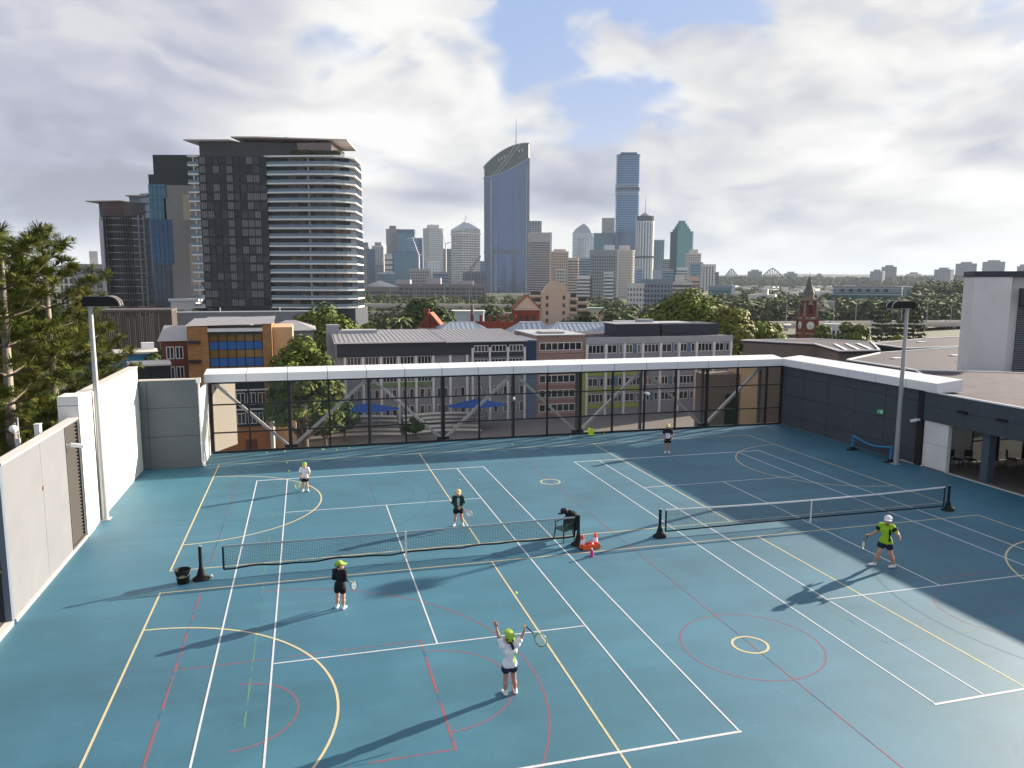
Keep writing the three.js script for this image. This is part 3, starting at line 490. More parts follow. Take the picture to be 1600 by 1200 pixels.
{
  const r = single('red_ball', new THREE.SphereGeometry(0.115, 24, 16), mat(0.72, 0.02, 0.07, 0.4), 'red ball resting in the orange tray between cones', 'ball'); r.position.set(6.41, 0.135, 0.72);
  const b = thing('pink_bottle', 'small pink drink bottle standing alone near the cones', 'bottle', [6.16, 0, 1.48]);
  part('body', new THREE.LatheGeometry([[0, 0], [0.055, 0], [0.058, 0.02], [0.058, 0.2], [0.035, 0.245], [0.03, 0.25]].map(a => new THREE.Vector2(...a)), 18), mat(0.62, 0.03, 0.17, 0.4), b); part('cap', bar([0, 0.25, 0], [0, 0.3, 0], 0.033, 0.03, 14), mat(0.6, 0.5, 0.5, 0.5), b);
  const k = thing('black_bucket', 'black plastic bucket left of the left net post', 'bucket', [-6.95, 0, 0.36]);
  part('body', new THREE.LatheGeometry([[0, 0.0], [0.17, 0], [0.225, 0.40], [0.24, 0.40], [0.24, 0.43], [0.21, 0.43], [0.155, 0.03], [0, 0.03]].map(a => new THREE.Vector2(...a)), 28), netBlack, k);
  part('handle', new THREE.TubeGeometry(new THREE.CatmullRomCurve3(Array.from({ length: 9 }, (_, i) => { const a = i / 8 * Math.PI; return V3(0.24 * Math.cos(a), 0.40 - 0.16 * Math.sin(a), 0.06 + 0.2 * Math.sin(a)); })), 16, 0.008, 6), M.steel, k);
  for (let i = 0; i < 1; i++) part('maker_label', bx(-0.07, 0.07, 0.24, 0.30, 0.198, 0.212), mat(0.3, 0.28, 0.1, 0.6), k);
  const h = thing('ball_basket', 'lime green ball basket at the foot of the glass fence', 'basket', [13.64, 0, -18.0]);
  const lime = mat(0.50, 0.72, 0.02, 0.5), g = [];
  for (let i = 0; i < 14; i++) { const a = i / 14 * Math.PI * 2; g.push(bar([0.15 * Math.cos(a), 0.03, 0.15 * Math.sin(a)], [0.19 * Math.cos(a), 0.36, 0.19 * Math.sin(a)], 0.018, 0.018, 6)); }
  part('bars', g, lime, h); for (const [y, r] of [[0.03, 0.15], [0.2, 0.172], [0.36, 0.19]]) { const q = new THREE.TorusGeometry(r, 0.02, 8, 28); q.rotateX(Math.PI / 2); q.translate(0, y, 0); part('hoop', q, lime, h); }
  part('floor', bar([0, 0.02, 0], [0, 0.04, 0], 0.15, 0.15, 20), lime, h);
}
// small fittings on the left wall top
{
  const t = thing('roof_antenna', 'thin mast with white round sensor behind the left wall', 'antenna', [-11.6, 4.1, -1.15]);
  part('mast', bar([0, 0, 0], [0, 1.05, 0], 0.02), M.steel, t); part('dome', new THREE.SphereGeometry(0.12, 16, 12).translate(-0.1, 0.72, 0.1), M.whiteMetal, t); part('bracket', bar([0, 0.55, 0], [-0.12, 0.6, 0.1], 0.02), M.steel, t); part('box', cb(0.12, 0.3, 0.1, 0, 0.12, 0.1), M.steel, t);
  const u = thing('wall_box', 'small pale box fixed behind the left wall coping', 'box', [-11.5, 4.05, -2.55]); part('case', cb(0.16, 0.62, 0.22), M.whiteMetal, u); part('lid', cb(0.19, 0.03, 0.25, 0, 0.62, 0), M.pale, u);
}

// ---------------------------------------------------------------- people: smooth bodies meshed from tapered bones
function surfaceNet(f, lo, hi, c) {
  const nx = Math.ceil((hi[0] - lo[0]) / c) + 1, ny = Math.ceil((hi[1] - lo[1]) / c) + 1, nz = Math.ceil((hi[2] - lo[2]) / c) + 1, S = new Float32Array(nx * ny * nz), id = new Int32Array(nx * ny * nz).fill(-1);
  const at3 = (i, j, k) => (k * ny + j) * nx + i;
  for (let k = 0; k < nz; k++) for (let j = 0; j < ny; j++) for (let i = 0; i < nx; i++) S[at3(i, j, k)] = f(lo[0] + i * c, lo[1] + j * c, lo[2] + k * c);
  const P = [], N = [], I = [];
  const E = [[0, 1], [0, 2], [0, 4], [1, 3], [1, 5], [2, 3], [2, 6], [3, 7], [4, 5], [4, 6], [5, 7], [6, 7]];
  for (let k = 0; k < nz - 1; k++) for (let j = 0; j < ny - 1; j++) for (let i = 0; i < nx - 1; i++) {
    const v = []; let m = 0; for (let q = 0; q < 8; q++) { const s = S[at3(i + (q & 1), j + (q >> 1 & 1), k + (q >> 2))]; v.push(s); if (s < 0) m++; }
    if (!m || m === 8) continue;
    let x = 0, y = 0, z = 0, n = 0;
    for (const [a, b] of E) if ((v[a] < 0) !== (v[b] < 0)) { const t = v[a] / (v[a] - v[b]); x += mix(a & 1, b & 1, t); y += mix(a >> 1 & 1, b >> 1 & 1, t); z += mix(a >> 2, b >> 2, t); n++; }
    x = lo[0] + (i + x / n) * c; y = lo[1] + (j + y / n) * c; z = lo[2] + (k + z / n) * c;
    id[at3(i, j, k)] = P.length / 3; P.push(x, y, z);
    const h = c * 0.5, g = V3(f(x + h, y, z) - f(x - h, y, z), f(x, y + h, z) - f(x, y - h, z), f(x, y, z + h) - f(x, y, z - h)).normalize(); N.push(g.x, g.y, g.z);
  }
  for (let k = 1; k < nz - 1; k++) for (let j = 1; j < ny - 1; j++) for (let i = 1; i < nx - 1; i++) {
    const s = S[at3(i, j, k)] < 0, quad = (a, b, d, e, flip) => { const q = [a, b, d, e].map(([x, y, z]) => id[at3(x, y, z)]); if (q.includes(-1)) return; if (flip) q.reverse(); I.push(q[0], q[1], q[2], q[0], q[2], q[3]); };
    if (s !== (S[at3(i + 1, j, k)] < 0)) quad([i, j - 1, k - 1], [i, j, k - 1], [i, j, k], [i, j - 1, k], !s);
    if (s !== (S[at3(i, j + 1, k)] < 0)) quad([i - 1, j, k - 1], [i - 1, j, k], [i, j, k], [i, j, k - 1], !s);
    if (s !== (S[at3(i, j, k + 1)] < 0)) quad([i - 1, j - 1, k], [i, j - 1, k], [i, j, k], [i - 1, j, k], !s);
  }
  return geom(P, N, new Float32Array(P.length / 3 * 2), I);
}
const cap = (a, b, ra, rb = ra) => { const d = [b[0] - a[0], b[1] - a[1], b[2] - a[2]], L = d[0] * d[0] + d[1] * d[1] + d[2] * d[2] || 1e-9; return (x, y, z) => { const px = x - a[0], py = y - a[1], pz = z - a[2], t = clamp((px * d[0] + py * d[1] + pz * d[2]) / L), qx = px - d[0] * t, qy = py - d[1] * t, qz = pz - d[2] * t; return Math.sqrt(qx * qx + qy * qy + qz * qz) - mix(ra, rb, t); }; };
const ell = (c, r) => (x, y, z) => { const a = (x - c[0]) / r[0], b = (y - c[1]) / r[1], d = (z - c[2]) / r[2], l = Math.sqrt(a * a + b * b + d * d); return (l - 1) * Math.min(r[0], r[1], r[2]); };
const smin = (a, b, k) => { const h = clamp(0.5 + 0.5 * (b - a) / k); return mix(b, a, h) - k * h * (1 - h); };
const union = (fs, k) => (x, y, z) => { let d = 9; for (const f of fs) d = smin(d, f(x, y, z), k); return d; };
const L3 = (a, b, t) => [mix(a[0], b[0], t), mix(a[1], b[1], t), mix(a[2], b[2], t)];
const vsub = (a, b) => [a[0] - b[0], a[1] - b[1], a[2] - b[2]], vadd = (a, b, s = 1) => [a[0] + b[0] * s, a[1] + b[1] * s, a[2] + b[2] * s];
const vnorm = a => { const l = Math.hypot(...a); return a.map(x => x / l); }, vcross = (a, b) => [a[1] * b[2] - a[2] * b[1], a[2] * b[0] - a[0] * b[2], a[0] * b[1] - a[1] * b[0]];
function bounds(pts, pad) { const lo = [0, 1, 2].map(i => Math.min(...pts.map(p => p[i])) - pad), hi = [0, 1, 2].map(i => Math.max(...pts.map(p => p[i])) + pad); return [lo, hi]; }
function handBones(w, dir, palm, s, side, curl) {   // wrist point, direction, palm normal, size, thumb side
  const d = vnorm(dir), across = vnorm(vcross(d, palm)), n = vnorm(vcross(across, d)), B = [];
  const P = (a, b, c) => vadd(vadd(vadd(w, d, a * s), across, b * s), n, c * s);
  for (const q of [-0.30, -0.1, 0.1, 0.30]) B.push(cap(P(0.05, q * 0.6, 0), P(0.44, q, 0), 0.13 * s, 0.105 * s));
  const len = [0.40, 0.47, 0.44, 0.33]; [-0.31, -0.105, 0.10, 0.30].forEach((q, i) => { const qq = q * side, l = len[i], k0 = P(0.47, qq, 0), k1 = P(0.47 + l * 0.5 * Math.cos(curl * 0.7), qq * 1.08, l * 0.5 * Math.sin(curl * 0.7)), k2 = vadd(vadd(k1, d, l * 0.5 * s * Math.cos(curl * 1.7)), n, l * 0.5 * s * Math.sin(curl * 1.7)); B.push(cap(k0, k1, 0.088 * s, 0.082 * s), cap(k1, k2, 0.08 * s, 0.066 * s)); });
  const t0 = P(0.14, -0.30 * side, 0.03), t1 = P(0.34, -0.56 * side, 0.12), t2 = P(0.54, -0.58 * side, 0.2 + 0.1 * curl); B.push(cap(t0, t1, 0.11 * s, 0.092 * s), cap(t1, t2, 0.09 * s, 0.072 * s));
  return [B, [w, P(1, 0, 0), P(0.5, 0.6, 0.4), P(0.5, -0.6, 0.4), P(0.6, 0, 0.6)]];
}
function person(o) {
  const H = o.h, k = o.kid ? 1.12 : 1, S = p => p.map(v => v * H);
  const D = { hips: [0, 0.525, 0], chest: [0, 0.72, 0.0], neck: [0, 0.835, -0.005], head: [0, 0.925, 0.012], lS: [0.108, 0.80, 0], rS: [-0.108, 0.80, 0], lE: [0.135, 0.635, -0.01], rE: [-0.135, 0.635, -0.01], lW: [0.13, 0.49, 0.05], rW: [-0.13, 0.49, 0.05],
    lH: [0.056, 0.51, 0], rH: [-0.056, 0.51, 0], lK: [0.065, 0.275, 0.015], rK: [-0.065, 0.275, 0.015], lA: [0.07, 0.045, 0], rA: [-0.07, 0.045, 0], lT: [0.085, 0.018, 0.10], rT: [-0.085, 0.018, 0.10], ...o.joints };
  const j = {}; for (const q in D) j[q] = S(D[q]);
  const t = thing('person', o.label, 'person', o.pos, o.turn);
  const r = v => v * H * (o.stout || 1);
  const hd = 0.066 * k * H, yaw = o.look || 0, tilt = o.tilt || 0;
  // limbs and trunk, optionally a little thicker for cloth
  const legs = (e, cut = 1) => ['l', 'r'].flatMap(s => cut < 0.5 ? [cap(j[s + 'H'], L3(j[s + 'H'], j[s + 'K'], cut * 2), r(0.058) + e, r(mix(0.058, 0.042, cut * 2)) + e * 1.6)] : [cap(j[s + 'H'], j[s + 'K'], r(0.056) + e, r(0.036) + e), cap(j[s + 'K'], L3(j[s + 'K'], j[s + 'A'], 0.4), r(0.034) + e, r(0.037) + e), cap(L3(j[s + 'K'], j[s + 'A'], 0.4), j[s + 'A'], r(0.037) + e, r(0.022) + e)]);
  const trunk = e => [cap(vadd(j.hips, [-0.035 * H, 0, 0]), vadd(j.hips, [0.035 * H, 0, 0]), r(0.066) + e, r(0.066) + e), cap(L3(j.hips, j.chest, 0.15), j.chest, r(0.064) + e, r(0.072) + e), cap(vadd(j.chest, [-0.04 * H, 0, 0]), vadd(j.chest, [0.04 * H, 0, 0]), r(0.066) + e, r(0.066) + e), cap(j.lS, j.rS, r(0.042) + e, r(0.042) + e)];
  const arms = (e, cut = 2) => ['l', 'r'].flatMap(s => cut <= 1 ? [cap(j[s + 'S'], L3(j[s + 'S'], j[s + 'E'], cut), r(0.038) + e, r(0.032) + e * 1.5)] : [cap(j[s + 'S'], j[s + 'E'], r(0.034) + e, r(0.026) + e), cap(j[s + 'E'], j[s + 'W'], r(0.026) + e, r(0.018) + e)]);
  const feet = e => ['l', 'r'].flatMap(s => [cap(vadd(j[s + 'A'], [0, -0.02 * H, -0.022 * H]), j[s + 'T'], r(0.022) + e, r(0.018) + e), cap(j[s + 'A'], vadd(j[s + 'A'], [0, -0.02 * H, 0]), r(0.022) + e, r(0.024) + e)]);
  const all = Object.values(j), floorY = f => (x, y, z) => Math.max(f(x, y, z), 0.004 - y);
  const skin = mat(...(o.skin || [0.50, 0.29, 0.20]), 0.6), geos = [];
  { const f = union([...legs(0), ...trunk(0), ...arms(0), cap(j.neck, L3(j.neck, j.head, 0.7), r(0.028), r(0.027)), ...feet(-0.004)], 0.02 * H); const [lo, hi] = bounds(all, 0.13 * H); geos.push(surfaceNet(floorY(f), lo, hi, 0.013)); }
  // head with a face, built facing +z, then turned
  const turnHead = g => { g.rotateX(tilt); g.rotateY(yaw); g.translate(...j.head); return g; };
  { const q = hd, f0 = union([ell([0, 0.28 * q, -0.1 * q], [1.02 * q, 1.12 * q, 1.2 * q]), ell([0, -0.42 * q, 0.22 * q], [0.74 * q, 0.92 * q, 0.86 * q])], 0.3 * q);
    const f1 = union([f0, cap([0, 0.05 * q, 1.02 * q], [0, -0.28 * q, 1.28 * q], 0.09 * q, 0.17 * q), cap([-0.32 * q, 0.2 * q, 0.98 * q], [0.32 * q, 0.2 * q, 0.98 * q], 0.12 * q), ell([1.02 * q, -0.08 * q, -0.05 * q], [0.12 * q, 0.32 * q, 0.22 * q]), ell([-1.02 * q, -0.08 * q, -0.05 * q], [0.12 * q, 0.32 * q, 0.22 * q]), cap([-0.2 * q, -0.66 * q, 0.98 * q], [0.2 * q, -0.66 * q, 0.98 * q], 0.11 * q)], 0.1 * q);
    const f = (x, y, z) => Math.max(f1(x, y, z), -cap([-0.22 * q, -0.63 * q, 1.12 * q], [0.22 * q, -0.63 * q, 1.12 * q], 0.045 * q)(x, y, z), -ell([0.37 * q, 0.02 * q, 1.14 * q], [0.17 * q, 0.11 * q, 0.16 * q])(x, y, z), -ell([-0.37 * q, 0.02 * q, 1.14 * q], [0.17 * q, 0.11 * q, 0.16 * q])(x, y, z));
    geos.push(turnHead(surfaceNet(f, [-1.4 * q, -1.6 * q, -1.5 * q], [1.4 * q, 1.6 * q, 1.6 * q], 0.0075))); }
  for (const s of ['l', 'r']) { const dir = o[s + 'HandDir'] || vsub(j[s + 'W'], j[s + 'E']), palm = o[s + 'Palm'] || [s === 'l' ? -1 : 1, 0, 0.3]; const [B, pts] = handBones(j[s + 'W'], dir, palm, 0.098 * H, s === 'l' ? 1 : -1, o[s + 'Curl'] ?? 0.5); const [lo, hi] = bounds(pts, 0.035 * H); geos.push(surfaceNet(union(B, 0.008), lo, hi, 0.0055)); }
  part('body', geos, skin, t);
  for (const s of [-1, 1]) part('eye', turnHead(new THREE.SphereGeometry(0.14 * hd, 10, 8).translate(s * 0.37 * hd, 0.02 * hd, 0.98 * hd)), mat(0.05, 0.04, 0.035, 0.2), t);
  // clothes
  const hem = j.hips[1] - (o.hem ?? 0.03) * H, cl = (f, y0, y1) => (x, y, z) => Math.max(f(x, y, z), y0 - y, y - y1);
  const wrinkle = (f, a) => (x, y, z) => f(x, y, z) - a * (noise3(x * 22 + 5, y * 13, z * 22) - 0.5);
  { const sl = o.sleeve ?? 0.62, e = 0.016; let f = union([...trunk(e), ...arms(e, sl), cap(vadd(j.hips, [-0.036 * H, -0.03 * H, 0]), vadd(j.hips, [0.036 * H, -0.03 * H, 0]), r(0.07) + e, r(0.07) + e)], 0.02 * H); f = cl(wrinkle(f, 0.016), hem, 9); const nk = ell(j.neck, [0.05 * H, 0.035 * H, 0.05 * H]); const g = (x, y, z) => Math.max(f(x, y, z), -nk(x, y - 0.035 * H, z)); const [lo, hi] = bounds([j.lS, j.rS, j.lE, j.rE, j.lW, j.rW, j.hips, j.chest], 0.13 * H); part(o.shirtName || 'shirt', surfaceNet(g, lo, hi, 0.012), o.shirt, t);
    if (o.front) { const pf = cl(wrinkle(union(trunk(e + 0.007), 0.02 * H), 0.012), hem + 0.02 * H, j.chest[1] + (o.frontTop ?? 0.06) * H); const pp = (x, y, z) => Math.max(pf(x, y, z), o.frontBack ? z - 0.0 : 0.005 - z, Math.abs(x - (o.frontX || 0) * H) - (o.frontW ?? 0.035) * H); part('shirt_panel', surfaceNet(pp, ...bounds([j.lS, j.rS, j.hips], 0.13 * H), 0.012), o.front, t); }
    part('collar', surfaceNet((x, y, z) => Math.max(Math.abs(ell(j.neck, [0.047 * H, 0.1 * H, 0.047 * H])(x, y, z)) - 0.006, j.neck[1] - 0.012 * H - y, y - j.neck[1] - 0.012 * H), ...bounds([j.neck], 0.09 * H), 0.008), o.collar || o.shirt, t); }
  { const e = 0.02; let f = union([...legs(e, o.shortLen ?? 0.22), cap(vadd(j.hips, [-0.035 * H, 0.0, 0]), vadd(j.hips, [0.035 * H, 0.0, 0]), r(0.068) + 0.014)], 0.025 * H); f = cl(wrinkle(f, 0.012), 0, hem + 0.012 * H); part(o.shortsName || 'shorts', surfaceNet(f, ...bounds([j.lH, j.rH, j.lK, j.rK, j.hips], 0.12 * H), 0.012), o.shorts, t); }
  for (const s of ['l', 'r']) {
    const f = floorY(union([cap(vadd(j[s + 'A'], [0, -0.022 * H, -0.02 * H]), j[s + 'T'], r(0.026), r(0.023)), cap(j[s + 'A'], vadd(j[s + 'A'], [0, -0.02 * H, 0]), r(0.026), r(0.028))], 0.015)); const q = part('shoe', surfaceNet(f, ...bounds([j[s + 'A'], j[s + 'T']], 0.06 * H), 0.009), o.shoes || mat(0.72, 0.72, 0.74, 0.6), t);
    part('sock', surfaceNet(cl(cap(L3(j[s + 'K'], j[s + 'A'], 0.55), j[s + 'A'], r(0.038), r(0.028)), 0, L3(j[s + 'K'], j[s + 'A'], o.sock ?? 0.82)[1]), ...bounds([j[s + 'K'], j[s + 'A']], 0.06 * H), 0.009), o.socks || mat(0.75, 0.75, 0.76, 0.8), t);
  }
  const q = hd;
  { const f = (x, y, z) => Math.max(wrinkle(ell([0, 0.3 * q, -0.14 * q], [1.08 * q, 1.04 * q, 1.22 * q]), 0.012)(x, y, z), -0.55 * q - y + Math.max(0, z) * 1.3, z - 0.55 * q); part('hair', turnHead(surfaceNet(f, [-1.4 * q, -1.3 * q, -1.7 * q], [1.4 * q, 1.8 * q, 1.4 * q], 0.009)), o.hair || mat(0.05, 0.03, 0.02, 0.7), t); }
  if (o.tail) part('ponytail', turnHead(new THREE.TubeGeometry(new THREE.CatmullRomCurve3([V3(0, 0.2 * q, -1.3 * q), V3(-0.3 * q, -0.5 * q, -1.8 * q), V3(-0.5 * q, -1.5 * q, -1.7 * q), V3(-0.55 * q, -2.1 * q, -1.5 * q)]), 14, 0.32 * q, 8)), o.hair, t);
  if (o.cap) {
    const c = part('cap', turnHead(surfaceNet((x, y, z) => Math.max(ell([0, 0.3 * q, -0.1 * q], [1.12 * q, 1.10 * q, 1.26 * q])(x, y, z), 0.42 * q - y - Math.max(0, -z) * 0.18), [-1.5 * q, -0.2 * q, -1.7 * q], [1.5 * q, 1.8 * q, 1.5 * q], 0.009)), o.cap, t);
    part('brim', turnHead(surfaceNet((x, y, z) => Math.max(ell([0, 0.36 * q, 1.15 * q], [1.05 * q, 0.5 * q, 1.0 * q])(x, y, z), Math.abs(y - 0.42 * q + (z - q) * 0.16 + x * x / q * 0.14) - 0.07 * q, 0.9 * q - z), [-1.3 * q, -0.3 * q, 0.6 * q], [1.3 * q, 0.9 * q, 2.4 * q], 0.008)), o.cap, c);
  }
  return { t, j };
}
function racquet(label, grip, dir, normal, len, m, group) {   // grip end, direction towards the head, face normal, in world metres
  const d = V3(...vnorm(dir)), n = V3(...normal), x = n.clone().cross(d).normalize(), z = x.clone().cross(d).normalize(), b = new THREE.Matrix4().makeBasis(x, d, z);
  const t = thing('tennis_racquet', label, 'racquet', grip, 0, 'tennis racquets'), s = len / 0.68, put = g => g.applyMatrix4(b).scale(1, 1, 1);
  part('handle', put(bar([0, -0.03 * s, 0], [0, 0.19 * s, 0], 0.016, 0.015, 8)), mat(0.02, 0.02, 0.02, 0.8), t);
  const ring = Array.from({ length: 28 }, (_, i) => { const a = i / 28 * Math.PI * 2; return V3(0.128 * s * Math.sin(a), (0.48 - 0.165 * Math.cos(a)) * s, 0); });
  part('frame', [put(new THREE.TubeGeometry(new THREE.CatmullRomCurve3(ring, true), 48, 0.0125, 6, true)), put(bar([0, 0.19 * s, 0], [0.06 * s, 0.335 * s, 0], 0.011)), put(bar([0, 0.19 * s, 0], [-0.06 * s, 0.335 * s, 0], 0.011))], m, t);
  const g = []; for (let i = -6; i <= 6; i++) { const u = i * 0.0175 * s, h = 0.165 * s * Math.sqrt(Math.max(0, 1 - (u / (0.128 * s)) ** 2)); g.push(put(bar([u, 0.48 * s - h, 0], [u, 0.48 * s + h, 0], 0.0016, 0.0016, 4))); }
  for (let i = -8; i <= 8; i++) { const v = i * 0.0185 * s, w = 0.128 * s * Math.sqrt(Math.max(0, 1 - (v / (0.165 * s)) ** 2)); g.push(put(bar([-w, 0.48 * s + v, 0], [w, 0.48 * s + v, 0], 0.0016, 0.0016, 4))); }
  stuff(part('strings', g, mat(0.75, 0.8, 0.7, 0.6), t)); return t;
}
const worldOf = (P, p) => { const v = V3(...p).applyAxisAngle(V3(0, 1, 0), P.t.rotation.y).add(P.t.position); return v.toArray(); };
const C = { white: mat(0.74, 0.74, 0.78, 0.85), black: mat(0.014, 0.015, 0.019, 0.85), lime: mat(0.36, 0.58, 0.06, 0.7), limeCap: mat(0.26, 0.42, 0.06, 0.75), yellowCap: mat(0.55, 0.49, 0.20, 0.75), green: mat(0.012, 0.05, 0.036, 0.8), navy: mat(0.016, 0.022, 0.05, 0.85), limeShirt: mat(0.30, 0.50, 0.025, 0.85), pinkSkin: [0.55, 0.33, 0.25] };
const toCam = (x, z) => Math.atan2(EYE.x - x, EYE.z - z);    // turn that faces the camera
{ // the server, seen from behind, arms raised
  const P = person({ h: 1.46, kid: 1, pos: [1.18, 0, 9.2], turn: Math.PI + 0.02, label: 'person in white shirt and green cap serving with both arms raised', shirt: C.white, front: C.lime, frontBack: true, frontX: -0.075, frontW: 0.022, frontTop: 0.0, shorts: C.navy, cap: C.limeCap, hem: 0.06, shortLen: 0.17, sleeve: 0.55, tail: 1, hair: mat(0.02, 0.016, 0.014, 0.6), tilt: -0.5, skin: [0.44, 0.25, 0.18],
    joints: { chest: [0, 0.72, -0.01], head: [0, 0.93, 0.0], lS: [0.115, 0.815, 0.0], rS: [-0.115, 0.815, 0], lE: [0.16, 0.955, 0.06], lW: [0.19, 1.09, 0.10], rE: [-0.205, 0.90, 0.03], rW: [-0.24, 1.035, 0.0], lK: [0.062, 0.275, 0.005], rK: [-0.068, 0.275, 0.01], lA: [0.066, 0.045, 0.0], rA: [-0.095, 0.045, 0], rT: [-0.13, 0.018, 0.09], lT: [0.09, 0.018, 0.10] }, lCurl: 0.12, rCurl: 1.2, rHandDir: [-0.3, 0.6, 0.2] });
  racquet('green and white racquet held behind the serving player', worldOf(P, vadd(P.j.rW, [-0.03, 0.075, 0.0])), [0.62, -0.62, 0.22], [0.25, 0.35, 0.9], 0.66, mat(0.10, 0.22, 0.12, 0.35));
}
{ // player with back to the camera, hands in front
  const th = Math.PI - 0.55; const P = person({ h: 1.40, kid: 1, pos: [-2.32, 0, 3.56], turn: th, label: 'person in black jacket and lime cap standing with back to camera', shirt: C.black, shirtName: 'jacket', sleeve: 1.9, shorts: C.black, shortLen: 0.24, cap: C.limeCap, look: -0.75, hem: 0.07, skin: [0.58, 0.35, 0.26], hair: mat(0.16, 0.09, 0.04, 0.6),
    joints: { lE: [0.14, 0.645, 0.0], rE: [-0.14, 0.645, 0.0], lW: [0.045, 0.56, 0.14], rW: [-0.045, 0.57, 0.14], lA: [0.085, 0.045, 0], rA: [-0.065, 0.045, 0], lT: [0.105, 0.018, 0.1], rT: [-0.075, 0.018, 0.1] } });
  racquet('dark racquet held low in front of the player in black', worldOf(P, vadd(P.j.rW, [0, -0.02, 0.05])), [0.5, -0.6, -0.5], [0.7, 0, 0.7], 0.62, mat(0.03, 0.05, 0.06, 0.4));
}
{ // far player in white
  const P = person({ h: 1.29, kid: 1, stout: 1.05, pos: [-3.27, 0, -9.42], turn: toCam(-3.27, -9.4) - 0.1, label: 'person in white shirt, black shorts and lime cap at the far baseline', shirt: C.white, shorts: C.black, collar: mat(0.2, 0.08, 0.12, 0.8), cap: C.limeCap, hem: 0.05, skin: C.pinkSkin,
    joints: { rE: [-0.165, 0.66, 0.02], rW: [-0.12, 0.54, 0.12], lE: [0.16, 0.65, 0.0], lW: [0.10, 0.53, 0.12], lA: [0.085, 0.045, 0], rA: [-0.07, 0.045, 0], lT: [0.12, 0.018, 0.09] } });
  racquet('lime racquet held low by the far player in white', worldOf(P, vadd(P.j.rW, [0.0, 0.0, 0.06])), [-0.35, -0.75, 0.35], [0.2, 0.1, 0.9], 0.55, C.lime);
}
{ // player at the far net in a dark green jacket
  const P = person({ h: 1.40, kid: 1, pos: [2.40, 0, -2.95], turn: toCam(2.4, -2.9) + 0.05, label: 'person in open dark green jacket and pale cap near the left net', shirt: C.green, shirtName: 'jacket', front: mat(0.42, 0.46, 0.55, 0.85), frontW: 0.036, frontTop: 0.08, sleeve: 1.85, shorts: C.black, shortLen: 0.23, cap: C.yellowCap, hem: 0.05, skin: [0.48, 0.28, 0.20],
    joints: { lE: [0.155, 0.66, 0.0], lW: [0.045, 0.555, 0.13], rE: [-0.155, 0.66, 0], rW: [-0.02, 0.545, 0.14], lK: [0.085, 0.28, 0.02], rK: [-0.085, 0.28, 0.02], lA: [0.12, 0.045, 0], rA: [-0.105, 0.045, 0], lT: [0.14, 0.018, 0.095], rT: [-0.14, 0.018, 0.09] } });
  racquet('pink racquet held across the hips near the left net', worldOf(P, vadd(P.j.lW, [0.02, 0.0, 0.05])), [0.75, -0.62, 0.0], [0.15, 0.1, 0.9], 0.58, mat(0.7, 0.38, 0.38, 0.4));
}
{ // player in the shade at the far right baseline
  person({ h: 1.60, pos: [15.92, 0, -12.36], turn: toCam(15.9, -12.3), label: 'person in white and black top with yellow cap at the far right baseline', shirt: C.black, front: mat(0.66, 0.66, 0.80, 0.85), frontW: 0.075, frontTop: -0.01, shorts: C.black, shortLen: 0.21, cap: C.yellowCap, hem: 0.05, skin: [0.42, 0.25, 0.2], hair: mat(0.25, 0.15, 0.05, 0.6),
    joints: { lE: [0.17, 0.66, -0.01], lW: [0.12, 0.52, 0.1], rE: [-0.15, 0.65, 0], rW: [-0.1, 0.52, 0.1], lA: [0.045, 0.045, 0], rA: [-0.05, 0.045, 0], lK: [0.05, 0.275, 0.015], rK: [-0.05, 0.275, 0.015] } });
}
{ // man in lime mid-stride
  const P = person({ h: 1.72, stout: 1.06, pos: [15.2, 0, 4.78], turn: toCam(15.1, 4.8) - 0.35, label: 'person in lime and black polo walking past the shadow edge', shirt: C.limeShirt, front: C.black, frontX: 0.085, frontW: 0.018, frontTop: 0.05, shorts: C.navy, collar: C.black, shortLen: 0.21, hem: 0.06, skin: [0.50, 0.27, 0.18], hair: mat(0.03, 0.02, 0.016, 0.6), look: 0.35, cap: mat(0.7, 0.7, 0.72, 0.7), sock: 0.9, 
    joints: { hips: [0.0, 0.525, 0], chest: [0.0, 0.72, 0.0], head: [0.02, 0.93, 0.02], neck: [0.01, 0.84, 0], rE: [-0.17, 0.66, 0.02], rW: [-0.28, 0.575, 0.1], lE: [0.205, 0.715, 0.02], lW: [0.285, 0.69, 0.12], lK: [0.10, 0.28, 0.0], rK: [-0.07, 0.285, 0.09], lA: [0.155, 0.048, -0.07], rA: [-0.145, 0.045, 0.10], lT: [0.10, 0.018, -0.0], rT: [-0.215, 0.018, 0.16] }, lCurl: 0.9, rCurl: 1.2 });
  for (const s of ['l', 'r']) part('sleeve_trim', bar(L3(P.j[s + 'S'], P.j[s + 'E'], 0.25), L3(P.j[s + 'S'], P.j[s + 'E'], 0.7), 0.099, 0.09, 14), C.black, P.t);
  racquet('dark racquet pointing low from the walking player in lime', worldOf(P, vadd(P.j.rW, [-0.02, -0.02, 0.05])), [-0.72, -0.42, 0.45], [0.5, 0.2, 0.8], 0.62, mat(0.03, 0.05, 0.09, 0.4));
}

// ---------------------------------------------------------------- ground of the city and trees
const GY = -12;      // the plain below the court
M.plain = mat(0.17, 0.175, 0.15, 0.95, { map: tex(512, 512, (x, y) => { const n = tnoise(x, y, 3, 61), g = tnoise(x, y, 9, 12); const k = 0.55 + 0.7 * n; return n > 0.5 ? [0.55 * k + 0.1 * g, 0.75 * k, 0.4 * k] : [0.9 * k, 0.88 * k, 0.85 * k + 0.05 * g]; }, false, [0.006, 0.006]) });
struct('city_ground', bx(-9000, 12000, GY - 5, GY, -14000, 60), M.plain);
M.paving = mat(0.20, 0.19, 0.19, 0.9, { map: PLASTER });
struct('courtyard_paving', bx(-40, 95, GY - 0.2, -10.2, -100, -18.65), M.paving);

